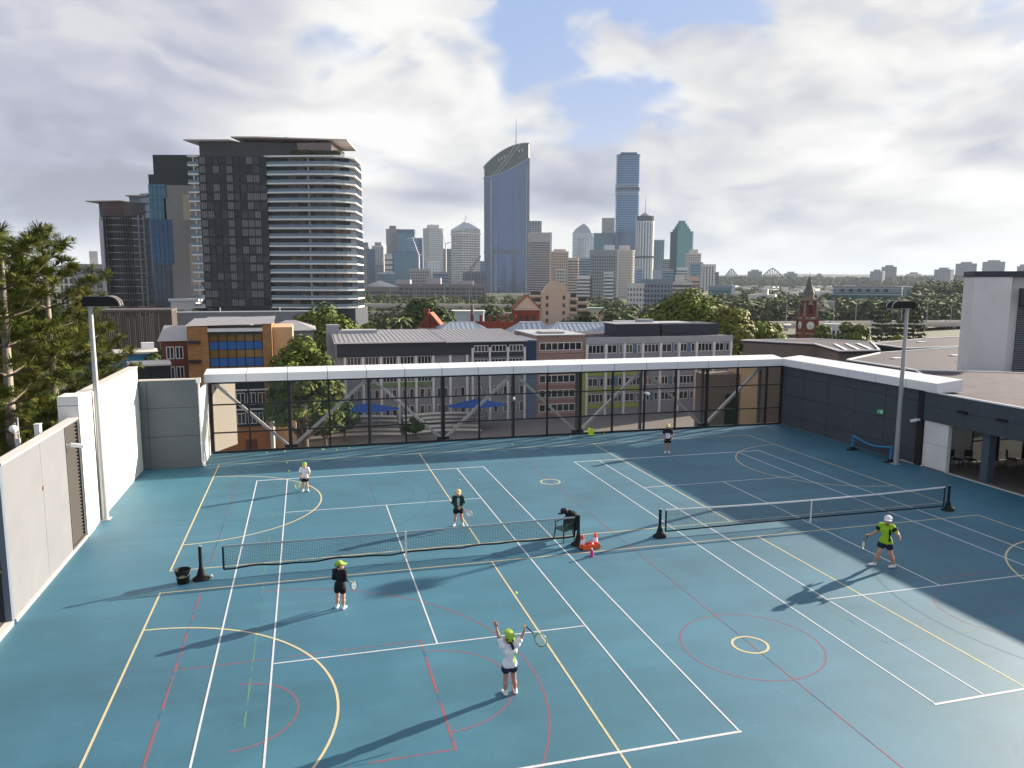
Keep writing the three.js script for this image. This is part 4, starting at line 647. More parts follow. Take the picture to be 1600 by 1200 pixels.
const leafVar = (r, g, b) => { const m = mat(1, 1, 1, 0.75, { vertexColors: true, side: THREE.DoubleSide }); m.userData.base = [r, g, b]; return m; };
const LEAF = { fig: leafVar(0.096, 0.138, 0.013), dark: leafVar(0.042, 0.072, 0.016), pine: leafVar(0.088, 0.114, 0.016), mid: leafVar(0.086, 0.124, 0.018), yellow: leafVar(0.120, 0.140, 0.018), olive: leafVar(0.050, 0.070, 0.020) };
M.bark = mat(0.17, 0.14, 0.11, 0.9, { map: GRAIN }); M.barkPale = mat(0.30, 0.27, 0.23, 0.9, { map: GRAIN });
// leaves: small bent quads spread through lobes of a crown
function leaves(base, lobes, n, size, R, flat = 0.55) {
  const P = [], N = [], U = [], I = [], Cc = []; const w = lobes.map(l => l.r ** 2), tot = w.reduce((a, b) => a + b, 0);
  lobes.forEach((l, li) => {
    const m = Math.max(6, Math.round(n * w[li] / tot)), lobeTone = 0.78 + 0.44 * R();
    for (let i = 0; i < m; i++) {
      const z = R() * 2 - 1, a = R() * 6.283, q = Math.sqrt(1 - z * z), rr = l.r * (0.62 + 0.42 * Math.sqrt(R())) * (0.86 + 0.3 * noise3(l.x + q * Math.cos(a) * 2, z * 2, l.z + q * Math.sin(a) * 2));
      const c = V3(l.x + rr * q * Math.cos(a), l.y + rr * z * (l.sq || 0.8), l.z + rr * q * Math.sin(a));
      const out = V3(q * Math.cos(a), z + flat, q * Math.sin(a)).normalize(), e = V3(R() - 0.5, R() - 0.5, R() - 0.5).cross(out).normalize(), f = out.clone().cross(e), s = size * (0.6 + 0.8 * R());
      out.addScaledVector(V3(R() - 0.5, R() - 0.5, R() - 0.5), 1.1).normalize();
      const k = P.length / 3, tone = lobeTone * (0.7 + 0.6 * R()), yel = 0.9 + 0.35 * R();
      for (const [u, v, b] of [[-1, -0.6, 0], [1, -0.6, 0], [0.75, 0.7, 0.25], [-0.75, 0.7, 0.25]]) { P.push(c.x + (e.x * u + f.x * v + out.x * b) * s, c.y + (e.y * u + f.y * v + out.y * b) * s, c.z + (e.z * u + f.z * v + out.z * b) * s); N.push(out.x, out.y, out.z); U.push(0, 0); Cc.push(base[0] * tone * yel, base[1] * tone, base[2] * tone); }
      I.push(k, k + 1, k + 2, k, k + 2, k + 3);
    }
  });
  const g = geom(P, N, U, I); g.setAttribute('color', new THREE.Float32BufferAttribute(Cc, 3)); return g;
}
function broadTree(label, pos, w, h, o = {}) {   // crown w wide, tree h tall, standing at pos
  const R = rng(o.seed || Math.round(pos.x * 31 + pos.z * 17) + 5), t = thing(o.name || 'broad_tree', label, 'tree', pos, 0, o.group);
  const lobes = [], cr = w / 2, cb0 = h * (o.clear ?? 0.3), ch = h - cb0, nl = o.lobes || 16;
  if (o.dome) for (let i = 0; i < nl * 1.6; i++) { const a = i * 2.39996, e = Math.asin(clamp((i + 0.5) / (nl * 1.6))), q = 0.9 + 0.2 * R(); lobes.push({ x: cr * 0.74 * Math.cos(a) * Math.cos(e) * q, z: cr * 0.74 * Math.sin(a) * Math.cos(e) * q, y: cb0 + ch * (0.12 + 0.66 * Math.sin(e)) * q, r: Math.min(cr * (0.22 + 0.14 * R()), ch * 0.34), sq: 0.75 }); }
  else for (let i = 0; i < nl; i++) { const a = R() * 6.283, d = cr * 0.86 * Math.sqrt(R()), y = R(), r = cr * (0.31 + 0.2 * R()) * (1 - 0.2 * y); lobes.push({ x: d * Math.cos(a) * (1 - y * y * 0.5), z: d * Math.sin(a) * (1 - y * y * 0.5), y: cb0 + ch * (0.15 + 0.72 * y) * (1 - 0.22 * (d / cr) ** 2), r: Math.min(r, ch * 0.4), sq: 0.72 }); }
  const trunk = [bar([0, -0.3, 0], [0, cb0 + ch * 0.2, 0], h * 0.035, h * 0.022, 9)];
  for (const l of lobes.slice(0, 9)) trunk.push(bar([0, cb0 * 0.75, 0], [l.x, l.y, l.z], h * 0.016, h * 0.005, 6));
  part('trunk', trunk, o.bark || M.bark, t); const lf = o.leaf || LEAF.fig; part('crown', leaves(lf.userData.base, lobes, (o.n || 2600) * 2.2, (o.size || w * 0.026) * 0.66, R), lf, t); return t;
}
function treeAt(label, u0, u1, vt, D, o = {}) { const gy = o.gy ?? GY, um = (u0 + u1) / 2, top = at(um, vt, D), w = at(u1, vt, D).distanceTo(at(u0, vt, D)); return broadTree(label, V3(top.x, gy, top.z), w, top.y - gy, o); }
// hoop pine: pale trunk, spreading limbs, needles in tufts at the ends
const tuftGeo = (() => { const P = [], N = [], U = [], I = [], R = rng(5); for (let i = 0; i < 72; i++) { const a = R() * 6.283, el = -0.35 + 1.5 * R(), d = V3(Math.cos(a) * Math.cos(el), Math.sin(el), Math.sin(a) * Math.cos(el)), s = d.clone().cross(V3(0, 1, 0.1)).normalize(), n = s.clone().cross(d), L = 0.75 + 0.4 * R(), w = 0.036, k = P.length / 3; for (const [q, v] of [[0.12, -w], [0.12, w], [L, w * 0.7], [L, -w * 0.7]]) { P.push(d.x * q + s.x * v, d.y * q + s.y * v, d.z * q + s.z * v); N.push(n.x, n.y, n.z); U.push(0, 0); } I.push(k, k + 1, k + 2, k, k + 2, k + 3); } return geom(P, N, U, I); })();
function hoopPine(label, pos, h, spread, seed, o = {}) {
  const R = rng(seed), t = thing('hoop_pine', label, 'tree', pos, 0, 'hoop pines'), lean = o.lean || 0;
  part('trunk', bar([0, 0, 0], [lean, h * 0.97, 0], h * 0.018, h * 0.004, 10), M.barkPale, t);
  const limbs = [], P = [], N = [], U = [], I = [], Cc = [], b = LEAF.pine.userData.base; const whorls = Math.round(h / (o.gap || 1.45));
  const gp0 = tuftGeo.attributes.position, gn = tuftGeo.attributes.normal, gi = tuftGeo.index, m4 = new THREE.Matrix4(), q4 = new THREE.Quaternion(), v = V3();
  const tuft = (x, y, z, s) => { const k = P.length / 3, tone = 0.62 + 0.75 * R(), ye = 0.9 + 0.4 * R(); q4.setFromEuler(new THREE.Euler((R() - 0.5) * 0.9, R() * 6.28, (R() - 0.5) * 0.9)); m4.compose(V3(x, y, z), q4, V3(s, s * 0.8, s)); for (let i = 0; i < gp0.count; i++) { v.fromBufferAttribute(gp0, i).applyMatrix4(m4); P.push(v.x, v.y, v.z); v.fromBufferAttribute(gn, i).applyQuaternion(q4); N.push(v.x, v.y, v.z); U.push(0, 0); const nt = tone * (0.85 + 0.3 * PERM[(i * 7 + k) & 4095]); Cc.push(b[0] * nt * ye, b[1] * nt, b[2] * nt); } for (let i = 0; i < gi.count; i++) I.push(k + gi.getX(i)); };
  for (let wv = 0; wv < whorls; wv++) {
    const y = h * (0.12 + 0.87 * wv / whorls), f = 1 - wv / whorls, n = 4 + Math.floor(R() * 3), a0 = R() * 6.28;
    for (let i = 0; i < n; i++) {
      const a = a0 + i / n * 6.283 + (R() - 0.5) * 0.6, L = spread * (0.28 + 0.72 * Math.pow(f, 0.7)) * (0.65 + 0.5 * R()), up = 0.22 + 0.35 * R() * f + (1 - f) * 0.45, x0 = lean * y / h, e = [x0 + Math.cos(a) * L, y + L * up, Math.sin(a) * L], mid = [x0 + Math.cos(a) * L * 0.5, y + L * up * 0.26, Math.sin(a) * L * 0.5];
      limbs.push(bar([x0, y, 0], mid, 0.055 + 0.045 * f, 0.035, 5), bar(mid, e, 0.035, 0.012, 5));
      const nt = 5 + Math.floor(L * 2.4); for (let q = 0; q < nt; q++) { const s = 0.42 + 0.62 * q / nt, side = (R() - 0.5) * L * 0.55, yy = mix(mid[1], e[1], (s - 0.42) / 0.58); tuft(x0 + Math.cos(a) * L * s - Math.sin(a) * side, yy + (R() - 0.3) * 0.35, Math.sin(a) * L * s + Math.cos(a) * side, 0.36 + 0.26 * R()); }
    }
  }
  part('limbs', limbs, M.bark, t); const g = geom(P, N, U, I); g.setAttribute('color', new THREE.Float32BufferAttribute(Cc, 3)); part('crown', g, LEAF.pine, t);
}
{ let p = at(8, 700, 34); hoopPine('big hoop pine with pale bare trunk at the left edge', V3(p.x, GY, p.z), at(8, 352, 34).y - GY, 5.2, 11, { lean: 0.5 });
  p = at(84, 600, 42); hoopPine('hoop pine reaching highest behind the white left wall', V3(p.x, GY, p.z), at(78, 362, 42).y - GY, 5.6, 23);
  p = at(150, 640, 54); hoopPine('lower hoop pine spreading behind the left floodlight post', V3(p.x, GY, p.z), at(150, 500, 54).y - GY, 4.4, 31);
  p = at(-70, 640, 40); hoopPine('hoop pine cut off by the left edge of the picture', V3(p.x, GY, p.z), at(-60, 380, 40).y - GY, 5.5, 47);
  p = at(30, 640, 60); hoopPine('hoop pine hidden deepest in the clump left of the wall', V3(p.x, GY, p.z), at(40, 440, 60).y - GY, 5.5, 53); }
treeAt('leafy tree before the grey school wing and orange brick block', 408, 532, 513, 77, { gy: -10, clear: 0.28, n: 6200, size: 0.24, seed: 3, lobes: 24, dome: 1, leaf: LEAF.mid });
treeAt('wide low fig tree below the apartment tower', 438, 568, 478, 175, { dome: 1, n: 4600, size: 0.5, seed: 8, lobes: 24 });
treeAt('round dark dome-shaped fig behind the school roofs', 610, 720, 466, 190, { dome: 1, n: 5800, size: 0.5, seed: 12, lobes: 30, leaf: LEAF.dark });
treeAt('low shrubby tree left of the dark dome-shaped fig', 555, 620, 496, 185, { n: 2200, size: 0.45, seed: 14 });
treeAt('dark leafy tree left of the peach building row', 885, 945, 484, 185, { n: 2400, size: 0.42, seed: 15, leaf: LEAF.olive });
treeAt('dark leafy tree in the middle right of the peach building', 935, 985, 482, 190, { n: 2400, size: 0.42, seed: 16, leaf: LEAF.olive });
treeAt('yellowish leafy tree beside the big fig tree', 975, 1030, 481, 185, { n: 2200, size: 0.42, seed: 17, leaf: LEAF.mid });
treeAt('largest spreading fig tree right of the school', 1004, 1152, 442, 150, { dome: 1, n: 8200, size: 0.42, seed: 18, lobes: 34, leaf: LEAF.fig });
treeAt('tall fig tree joined to the right side of the largest fig', 1092, 1190, 464, 140, { dome: 1, n: 5200, size: 0.38, seed: 19, lobes: 24, leaf: LEAF.yellow });
treeAt('fig tree between the largest fig and the clock tower', 1150, 1248, 490, 150, { n: 5200, size: 0.4, seed: 20, lobes: 24, leaf: LEAF.fig });
treeAt('small leafy tree just right of the clock tower', 1270, 1300, 498, 215, { n: 1600, size: 0.4, seed: 21, leaf: LEAF.yellow });
treeAt('bushy pale green tree before the right viaduct', 1302, 1368, 498, 200, { n: 3600, size: 0.4, seed: 22, leaf: LEAF.mid, lobes: 20 });
treeAt('low yellow green bush left of the right floodlight', 1385, 1425, 521, 190, { n: 1500, size: 0.35, seed: 24, leaf: LEAF.yellow });
treeAt('low reddish green bush right of the right floodlight', 1425, 1450, 516, 190, { n: 1300, size: 0.35, seed: 25, leaf: LEAF.olive });
treeAt('low tree at the foot of the timber slatted wall', 225, 285, 535, 120, { gy: -10, n: 2400, size: 0.32, seed: 26, leaf: LEAF.dark });
treeAt('dark tree below the striped left towers', 205, 262, 478, 210, { n: 2400, size: 0.5, seed: 27, leaf: LEAF.dark });
for (const [u, vt, l] of [[1381, 472, 'dark Norfolk pine left of the right floodlight'], [1431, 474, 'dark Norfolk pine right of the right floodlight'], [1407, 498, 'short Norfolk pine low behind the right floodlight']]) {   // tiered pines
  const D = 215, top = at(u, vt, D), h = top.y - GY, R = rng(u), t = thing('tiered_pine', l, 'tree', [top.x, GY, top.z], 0, 'tiered pines'), lobes = [], limbs = [bar([0, 0, 0], [0, h, 0], 0.35, 0.05, 7)];
  for (let y = h * 0.25; y < h; y += 1.25) { const r = 4.6 * (1 - y / h) + 0.35; for (let i = 0; i < 6; i++) { const a = i / 6 * 6.28 + y; limbs.push(bar([0, y, 0], [r * Math.cos(a), y + r * 0.12, r * Math.sin(a)], 0.08, 0.03, 4)); for (const s of [0.45, 0.75, 1]) lobes.push({ x: r * s * Math.cos(a), y: y + r * 0.12 * s + 0.1, z: r * s * Math.sin(a), r: 0.42, sq: 0.6 }); } }
  part('trunk', limbs, M.bark, t); part('crown', leaves(LEAF.olive.userData.base, lobes, 2600, 0.3, R), LEAF.olive, t);
}
function palm(label, pos, h, seed) {
  const R = rng(seed), t = thing('palm_tree', label, 'tree', pos); part('trunk', bar([0, 0, 0], [0.2, h, 0], 0.28, 0.2, 8), M.barkPale, t); const fr = [];
  for (let i = 0; i < 16; i++) { const a = i * 2.4, e = 0.2 + R() * 0.9, L = 2.6 + R(); let p = V3(0.2, h, 0); const q = []; for (let s = 0; s <= 5; s++) { const f = s / 5; q.push(V3(0.2 + Math.cos(a) * L * f * Math.cos(e * (1 - f)), h + L * (Math.sin(e) * f - 0.75 * f * f), Math.sin(a) * L * f)); } for (let s = 0; s < 5; s++) { const side = V3(-Math.sin(a), 0, Math.cos(a)), w0 = 0.35 * Math.sin(Math.PI * (s + 0.4) / 5.8), w1 = 0.35 * Math.sin(Math.PI * (s + 1.4) / 5.8), dr = V3(0, -0.18, 0); for (const sg of [-1, 1]) fr.push([q[s], q[s + 1], q[s + 1].clone().addScaledVector(side, sg * w1).add(dr), q[s].clone().addScaledVector(side, sg * w0).add(dr)]); } }
  part('fronds', quadMesh(fr), mat(0.10, 0.13, 0.03, 0.6, { side: THREE.DoubleSide }), t);
}
{ const p = at(625, 500, 165); palm('palm tree beside the dark dome-shaped fig', V3(p.x, GY, p.z), at(625, 501, 165).y - GY, 4); }

// ---------------------------------------------------------------- school buildings across the courtyard
M.glassDark = mat(0.025, 0.03, 0.036, 0.08, { specularIntensity: 1 });
M.glassMid = mat(0.07, 0.075, 0.085, 0.1, { specularIntensity: 1 }); M.curtain = mat(0.20, 0.17, 0.155, 0.5);
M.glassBlue = mat(0.20, 0.29, 0.42, 0.14, { metalness: 0.75 });
M.winFrame = mat(0.70, 0.71, 0.72, 0.5);
M.metalRoof = mat(0.36, 0.345, 0.355, 0.45, { metalness: 0.15, map: GRAIN });
M.blueRoof = mat(0.28, 0.33, 0.41, 0.5, { map: GRAIN });
M.charcoal = mat(0.042, 0.050, 0.065, 0.6); M.schoolGrey = mat(0.30, 0.30, 0.345, 0.85, { map: PLASTER }); M.salmon = mat(0.34, 0.235, 0.205, 0.85, { map: PLASTER }); M.yellowGreen = mat(0.36, 0.42, 0.11, 0.8, { map: PLASTER });
M.greyLight = mat(0.40, 0.42, 0.46, 0.85, { map: PLASTER }); M.slateBlue = mat(0.12, 0.17, 0.26, 0.7); M.deepBlue = mat(0.03, 0.055, 0.11, 0.7);
// window in a wall facing +z: frame with mullions, pane set back
function win(t, x0, x1, y0, y1, z, n = 2, fm = M.winFrame, pm = M.glassDark, fw = 0.07, name = 'window') {
  const g = [bx(x0, x1, y1 - fw, y1, z, z + 0.07), bx(x0, x1, y0, y0 + fw, z, z + 0.07)]; for (let i = 0; i <= n; i++) { const x = mix(x0, x1 - fw, i / n); g.push(bx(x, x + fw, y0 + fw, y1 - fw, z, z + 0.07)); }
  const f = part(name, g, fm, t); const pick = PERM[(Math.round(x0 * 37) * 131 + Math.round(y0 * 53) * 17) & 4095]; part('pane', bx(x0 + fw, x1 - fw, y0 + fw, y1 - fw, z + 0.004, z + 0.022), pick < 0.62 ? pm : pick < 0.82 ? M.glassMid : M.curtain, f); return f;
}
const SZ = -78;
{
  const t = thing('grey_school_wing', 'long grey school wing with dark fascia and white pilasters', 'building', [0, 0, SZ]);
  part('wall', bx(0.9, 26.8, -10.2, 1.0, -14, -0.02), M.schoolGrey, t);
  part('fascia', bx(0.9, 19.0, -0.72, 1.1, -0.02, 0.35), M.charcoal, t); part('fascia', bx(19.0, 26.8, -1.05, 0.98, -0.02, 0.3), M.charcoal, t);
  const roof = (x0, x1, y0, name) => { const r = part(name, quadMesh([[V3(x0, y0, 0.75), V3(x1, y0, 0.75), V3(x1, y0 + 0.7, -14), V3(x0, y0 + 0.7, -14)]]), M.metalRoof, t); part('gutter', bx(x0, x1, y0 - 0.18, y0 + 0.02, 0.72, 0.86), M.whiteMetal, r);
    for (let x = x0 + 0.3; x < x1; x += 0.62) part('roof_rib', beamBox([x, y0 + 0.03, 0.7], [x, y0 + 0.73, -14], 0.07, 0.06), M.metalRoof, r); };
  roof(0.5, 15.2, 1.28, 'roof'); roof(15.35, 26.9, 1.2, 'roof');
  for (let i = 0; i < 8; i++) { const x = 1.9 + i * 2.36; part('pilaster', bx(x - 0.16, x + 0.16, -10.2, -0.75, 0, 0.3), M.winFrame, t); if (i < 5) win(t, x + 0.25, x + 2.1, -2.25, -0.8, 0, 4); }
  for (const x of [19.15, 21.6, 24.2, 26.65]) part('pilaster', bx(x - 0.14, x + 0.14, -10.2, 0.2, 0.302, 0.5), M.winFrame, t);
  for (const [x0, x1] of [[19.4, 21.4], [21.85, 24.0], [24.4, 26.45]]) { win(t, x0, x1, -0.42, 0.52, 0.302, 4, M.winFrame, M.glassDark, 0.09); win(t, x0, x1, -2.6, -1.4, 0.01, 4); }
  for (let i = 0; i < 11; i++) { const x = 2.4 + i * 2.36; if (x > 26) break; for (const s of [0, 0.95]) { win(t, x + s, x + s + 0.62, -6.6, -5.25, 0, 1); win(t, x + s, x + s + 0.62, -9.0, -7.55, 0, 1); } }
  for (let i = 1; i < 5; i++) { const x = 1.9 + i * 2.36; part('green_spandrel', bx(x + 0.2, x + 2.15, -4.95, -4.35, 0.0, 0.06), mat(0.15, 0.24, 0.11, 0.7), t); win(t, x + 0.2, x + 2.15, -4.3, -3.5, 0, 4); }
}
{
  const t = thing('blue_link_block', 'narrow dark blue link between grey and salmon school blocks', 'building', [0, 0, SZ]);
  part('wall', bx(26.82, 28.48, -10.2, 1.1, -8, 0.1), M.slateBlue, t); part('panel', bx(26.84, 28.4, -2.6, 0.9, 0.1, 0.16), M.deepBlue, t); part('panel', bx(26.84, 28.4, -9, -2.7, 0.1, 0.16), M.slateBlue, t); part('cap', bx(26.82, 28.5, 1.1, 1.2, -8, 0.2), M.winFrame, t);
}
{
  const t = thing('salmon_school_block', 'salmon pink school block with rows of white framed windows', 'building', [0, 0, SZ]);
  part('wall', bx(28.5, 35.85, -10.2, 1.65, -12, 0), M.salmon, t); part('roof', bx(28.4, 35.9, 1.65, 1.8, -12, 0.25), M.greyLight, t); part('roof_hatch', bx(30, 33.4, 1.8, 2.05, -5, -2), M.metalRoof, t);
  for (const y of [-0.45, -2.9, -5.1, -7.25, -9.3]) { win(t, 28.9, 35.3, y, y + 1.15, 0, 7, M.winFrame, M.glassDark, 0.1); part('band', bx(28.5, 35.85, y - 0.32, y - 0.14, 0, 0.1), mat(0.40, 0.29, 0.255, 0.8), t); }
}
{
  const t = thing('pale_school_block', 'long pale grey school block with flat roof and roof boxes', 'building', [0, 0, SZ]);
  part('wall', bx(35.9, 59.6, -10.2, 1.15, -14, 0), M.schoolGrey, t); part('parapet', bx(35.86, 59.7, 0.35, 1.3, 0, 0.12), M.greyLight, t); part('roof', bx(35.9, 59.6, 1.15, 1.22, -14, 0), M.roofDark, t);
  const px = [36.05, 39.0, 41.9, 44.8, 47.7, 50.7, 53.6, 56.5, 59.4]; px.forEach(x => part('pilaster', bx(x - 0.16, x + 0.16, -10.2, 0.35, 0, 0.26), M.winFrame, t));
  for (let i = 0; i < 8; i++) { const a = px[i] + 0.25, b = px[i + 1] - 0.25; for (const y of [-1.02, -3.4, -5.85, -8.2]) { const sp = (i * 7 + Math.round(y)) % 3, m = mix(a, b, sp === 0 ? 0.62 : sp === 1 ? 0.45 : 1); win(t, a, m, y, y + 1.22, 0, m === b ? 4 : 2); if (m !== b) { part('spandrel_panel', bx(m + 0.06, b - 0.65, y, y + 1.22, 0, 0.05), M.slateBlue, t); win(t, b - 0.6, b, y, y + 1.22, 0, 1); } } }
  for (const [y0, y1] of [[-4.3, -3.6], [-6.75, -6.0], [-9.1, -8.4]]) for (let i = 0; i < 3; i++) part('green_spandrel', bx(px[i] + 0.2, px[i + 1] - 0.2, y0, y1, 0, 0.07), M.yellowGreen, t);
  part('green_wall', bx(34.6, 35.86, -10.2, -2.4, 0.02, 0.16), M.yellowGreen, t);
  part('roof_box', prism([[41.2, -6], [41.6, -2.5], [48.8, -2.5], [48.8, -9], [43, -9]], 1.22, 3.0), M.charcoal, t); part('roof_box', bx(49.2, 58.8, 1.22, 2.95, -9, -2.6), M.charcoal, t);
  part('roof_box_top', bx(41.5, 48.9, 3.0, 3.08, -9, -2.4), M.metalRoof, t); part('roof_box_top', bx(49.1, 55.2, 2.95, 3.05, -9.1, -4.4), M.greyLight, t); part('roof_vent', bx(47.2, 49.6, 3.08, 3.5, -8, -6.5), M.greyLight, t); part('roof_vent', bar([38, 1.2, -4], [38, 3.2, -4], 0.05), M.steel, t);
}
{
  const t = thing('orange_brick_block', 'orange brick school block with blue glass panels', 'building', [0, 0, -60]);
  const br = mat(0.40, 0.215, 0.095, 0.9, { map: tex(256, 256, (x, y) => { const r = Math.floor(y * 24), c = Math.floor(x * 10 + (r % 2) * 0.5), m = (y * 24) % 1 < 0.14 ? 0.8 : 1, n = 0.75 + 0.4 * PERM[(r * 131 + c * 17) & 4095]; return [n * m, n * m * 0.98, n * m * 0.95]; }, false, [0.4, 0.48]) });
  part('brick_pier', bx(-14.9, -12.85, -10.2, 4.55, -8, 0), br, t); part('brick_pier', bx(-7.45, -6.5, -10.2, 4.75, -8, -0.05), br, t); part('core', bx(-12.85, -7.45, -10.2, 4.0, -8, -0.5), M.black, t);
  part('eave', bx(-12.84, -7.46, 4.0, 4.35, -8, 0.35), M.whiteMetal, t); part('eave_soffit', bx(-12.84, -7.46, 3.7, 3.996, -0.5, 0.2), M.charcoal, t);
  const bp = mat(0.025, 0.13, 0.42, 0.3), og = mat(0.30, 0.19, 0.08, 0.15, { metalness: 0.4 });
  for (let i = 0; i < 6; i++) { const x0 = -12.8 + i * 0.89, x1 = x0 + 0.83; for (const [y0, y1, m] of [[2.95, 3.68, og], [2.08, 2.9, bp], [1.2, 2.02, og], [0.3, 1.14, bp], [-0.6, 0.25, og]]) part(m === bp ? 'blue_panel' : 'pane', bx(x0, x1, y0, y1, -0.5, m === bp ? -0.40 : -0.46), m, t); }
  for (let i = 0; i <= 6; i++) part('mullion', bx(-12.845 + i * 0.89, -12.79 + i * 0.89, -0.6, 3.7, -0.5, -0.36), M.frame, t);
  for (const y of [3.0, 1.0]) part('sunshade', [bx(-14.9, -13.6, y, y + 0.1, 0.0, 0.5), bx(-14.9, -13.6, y - 0.22, y - 0.14, 0.0, 0.5)], M.charcoal, t);
  part('roof', quadMesh([[V3(-15.1, 4.6, 0.1), V3(-6.3, 4.8, 0.1), V3(-6.3, 5.25, -8), V3(-15.1, 5.05, -8)]]), M.metalRoof, t);
  const dr = mat(0.16, 0.055, 0.04, 0.9); part('side_wing', bx(-17.6, -15.0, -10.2, 3.0, -9, -1.5), dr, t);
  for (const y of [1.1, -1.0]) for (const x of [-17.2, -16.3]) win(t, x, x + 0.75, y, y + 1.3, -1.5, 2); part('side_roof', quadMesh([[V3(-18, 3.0, -1.2), V3(-14.95, 3.0, -1.2), V3(-14.95, 4.4, -6), V3(-18, 4.4, -6)]]), M.metalRoof, t);
  part('cream_wing', bx(-6.45, -4.4, -10.2, 4.3, -9, -1.6), mat(0.52, 0.38, 0.24, 0.9), t);
  // lower floor seen through the glass fence
  part('balcony_rail', [bx(-12.8, -6.6, -2.3, -2.15, 0.1, 0.2), bx(-12.8, -6.6, -4.4, -4.25, 0.1, 0.2)], M.whiteMetal, t); for (let i = 0; i < 5; i++) { win(t, -12.6 + i * 1.1, -11.7 + i * 1.1, -3.9, -2.6, -0.46, 2); win(t, -12.6 + i * 1.1, -11.7 + i * 1.1, -6.0, -4.8, -0.46, 2); }
  part('brick_base', bx(-12.84, -7.46, -10.2, -6.3, -0.5, 0.1), mat(0.42, 0.17, 0.06, 0.9), t); part('base_door', bx(-9.6, -8.4, -10.2, -7.6, 0.1, 0.16), mat(0.16, 0.05, 0.03, 0.7), t); part('white_column', bar([-6.8, -10.2, 0.4], [-6.8, -2.2, 0.4], 0.22, 0.22, 12), M.winFrame, t);
}
{
  const t = thing('hip_roof_block', 'pale hipped metal roofs behind the orange brick block', 'building', [-13.5, 0, -88]);
  part('wall', bx(-5.5, 11.6, GY, 2.3, -10, 0), M.schoolGrey, t);
  const hip = (x0, x1, z0, z1, y0, y1) => quadMesh([[V3(x0, y0, z1), V3(x1, y0, z1), V3(x1 - 3, y1, (z0 + z1) / 2), V3(x0 + 3, y1, (z0 + z1) / 2)], [V3(x1, y0, z1), V3(x1, y0, z0), V3(x1 - 3, y1, (z0 + z1) / 2), V3(x1 - 3, y1, (z0 + z1) / 2)], [V3(x1, y0, z0), V3(x0, y0, z0), V3(x0 + 3, y1, (z0 + z1) / 2), V3(x1 - 3, y1, (z0 + z1) / 2)], [V3(x0, y0, z0), V3(x0, y0, z1), V3(x0 + 3, y1, (z0 + z1) / 2), V3(x0 + 3, y1, (z0 + z1) / 2)]]);
  part('roof', hip(-6, 4.5, -10.5, 0.6, 2.5, 4.1), M.metalRoof, t); part('roof', hip(4.7, 12.0, -10.5, 0.6, 2.3, 3.5), M.metalRoof, t);
  part('plant_unit', bx(13.4, 15.2, GY, 3.0, -1.5, 0), M.greyLight, t); part('plant_unit', bx(15.6, 20.6, GY, 2.2, -2.5, 0.4), M.greyLight, t);
}
// courtyard: stepped seating and blue umbrellas
{
  const t = thing('terrace_steps', 'curved pale stone seating steps in the courtyard', 'steps', [0, -10.2, -70]);
  const stepM = mat(0.24, 0.225, 0.215, 0.9, { map: PLASTER }), lip = mat(0.62, 0.60, 0.57, 0.85);
  for (const [x0, x1] of [[-3.0, 8.2], [9.0, 18.6]]) for (let i = 0; i < 5; i++) {
    const poly = d => Array.from({ length: 12 }, (_, q) => { const s = q < 6 ? q / 5 : 1 - (q - 6) / 5, z = q < 6 ? -0.75 : 0.45 + d; return [mix(x0, x1, s), -i * 1.2 + z - 1.2 * Math.sin(s * Math.PI)]; });
    part('step', prism(poly(0), 0, 0.30 + i * 0.35), stepM, t); part('nosing', prism(poly(0.05), 0.302 + i * 0.35, 0.38 + i * 0.35), lip, t);
  }
}
for (const [x, z, l] of [[4.3, -72.5, 'blue shade umbrella at left of the courtyard steps'], [18.6, -72.5, 'blue shade umbrella at right of the courtyard steps']]) {
  const t = thing('shade_umbrella', l, 'umbrella', [x, -9.3, z], 0, 'blue shade umbrellas'); const bl = mat(0.02, 0.07, 0.32, 0.7);
  part('pole', bar([-1.6, 0, 0], [-1.6, 2.4, 0], 0.06), M.steel, t); part('pole', bar([1.6, 0, 0], [1.6, 2.4, 0], 0.06), M.steel, t); part('canopy', new THREE.ConeGeometry(3.6, 0.9, 14, 1, true).scale(1.15, 1, 0.6).translate(0, 2.75, 0), Object.assign(bl, { side: THREE.DoubleSide }), t);
  part('table', [cb(1.6, 0.06, 0.8, 0, 0.7, 0), cb(0.12, 0.7, 0.12)], M.pale, t);
}
for (const [x, z, h, l] of [[-1.2, -64, 6.0, 'courtyard tree behind the left panes of the glass fence'], [9.8, -68, 3.2, 'small courtyard shrub between the two umbrellas'], [1.2, -69, 5.0, 'courtyard tree before the dark end of the grey wing']]) broadTree(l, V3(x, -10.2, z), h * 0.75, h, { n: 1600, size: 0.22, seed: Math.round(x * 9 + 70), leaf: LEAF.dark });
{ // brown wall and step block left in the courtyard
  const t = thing('brown_court_block', 'brown rendered block behind the left half of the glass fence', 'building', [0, -10.2, -73]);
  part('wall', bx(-5.8, 1.4, 0, 7.6, -3, 0), mat(0.15, 0.125, 0.105, 0.9, { map: PLASTER }), t); part('doorway', bx(-4.6, -3.4, 0, 2.3, 0, 0.05), M.black, t); for (const x of [-2.6, -1.6, -0.6]) part('pier', bx(x, x + 0.25, 0, 5, 0, 0.3), M.pale, t); part('cap', bx(-5.9, 1.5, 7.6, 7.75, -3.1, 0.15), M.pale, t);
}
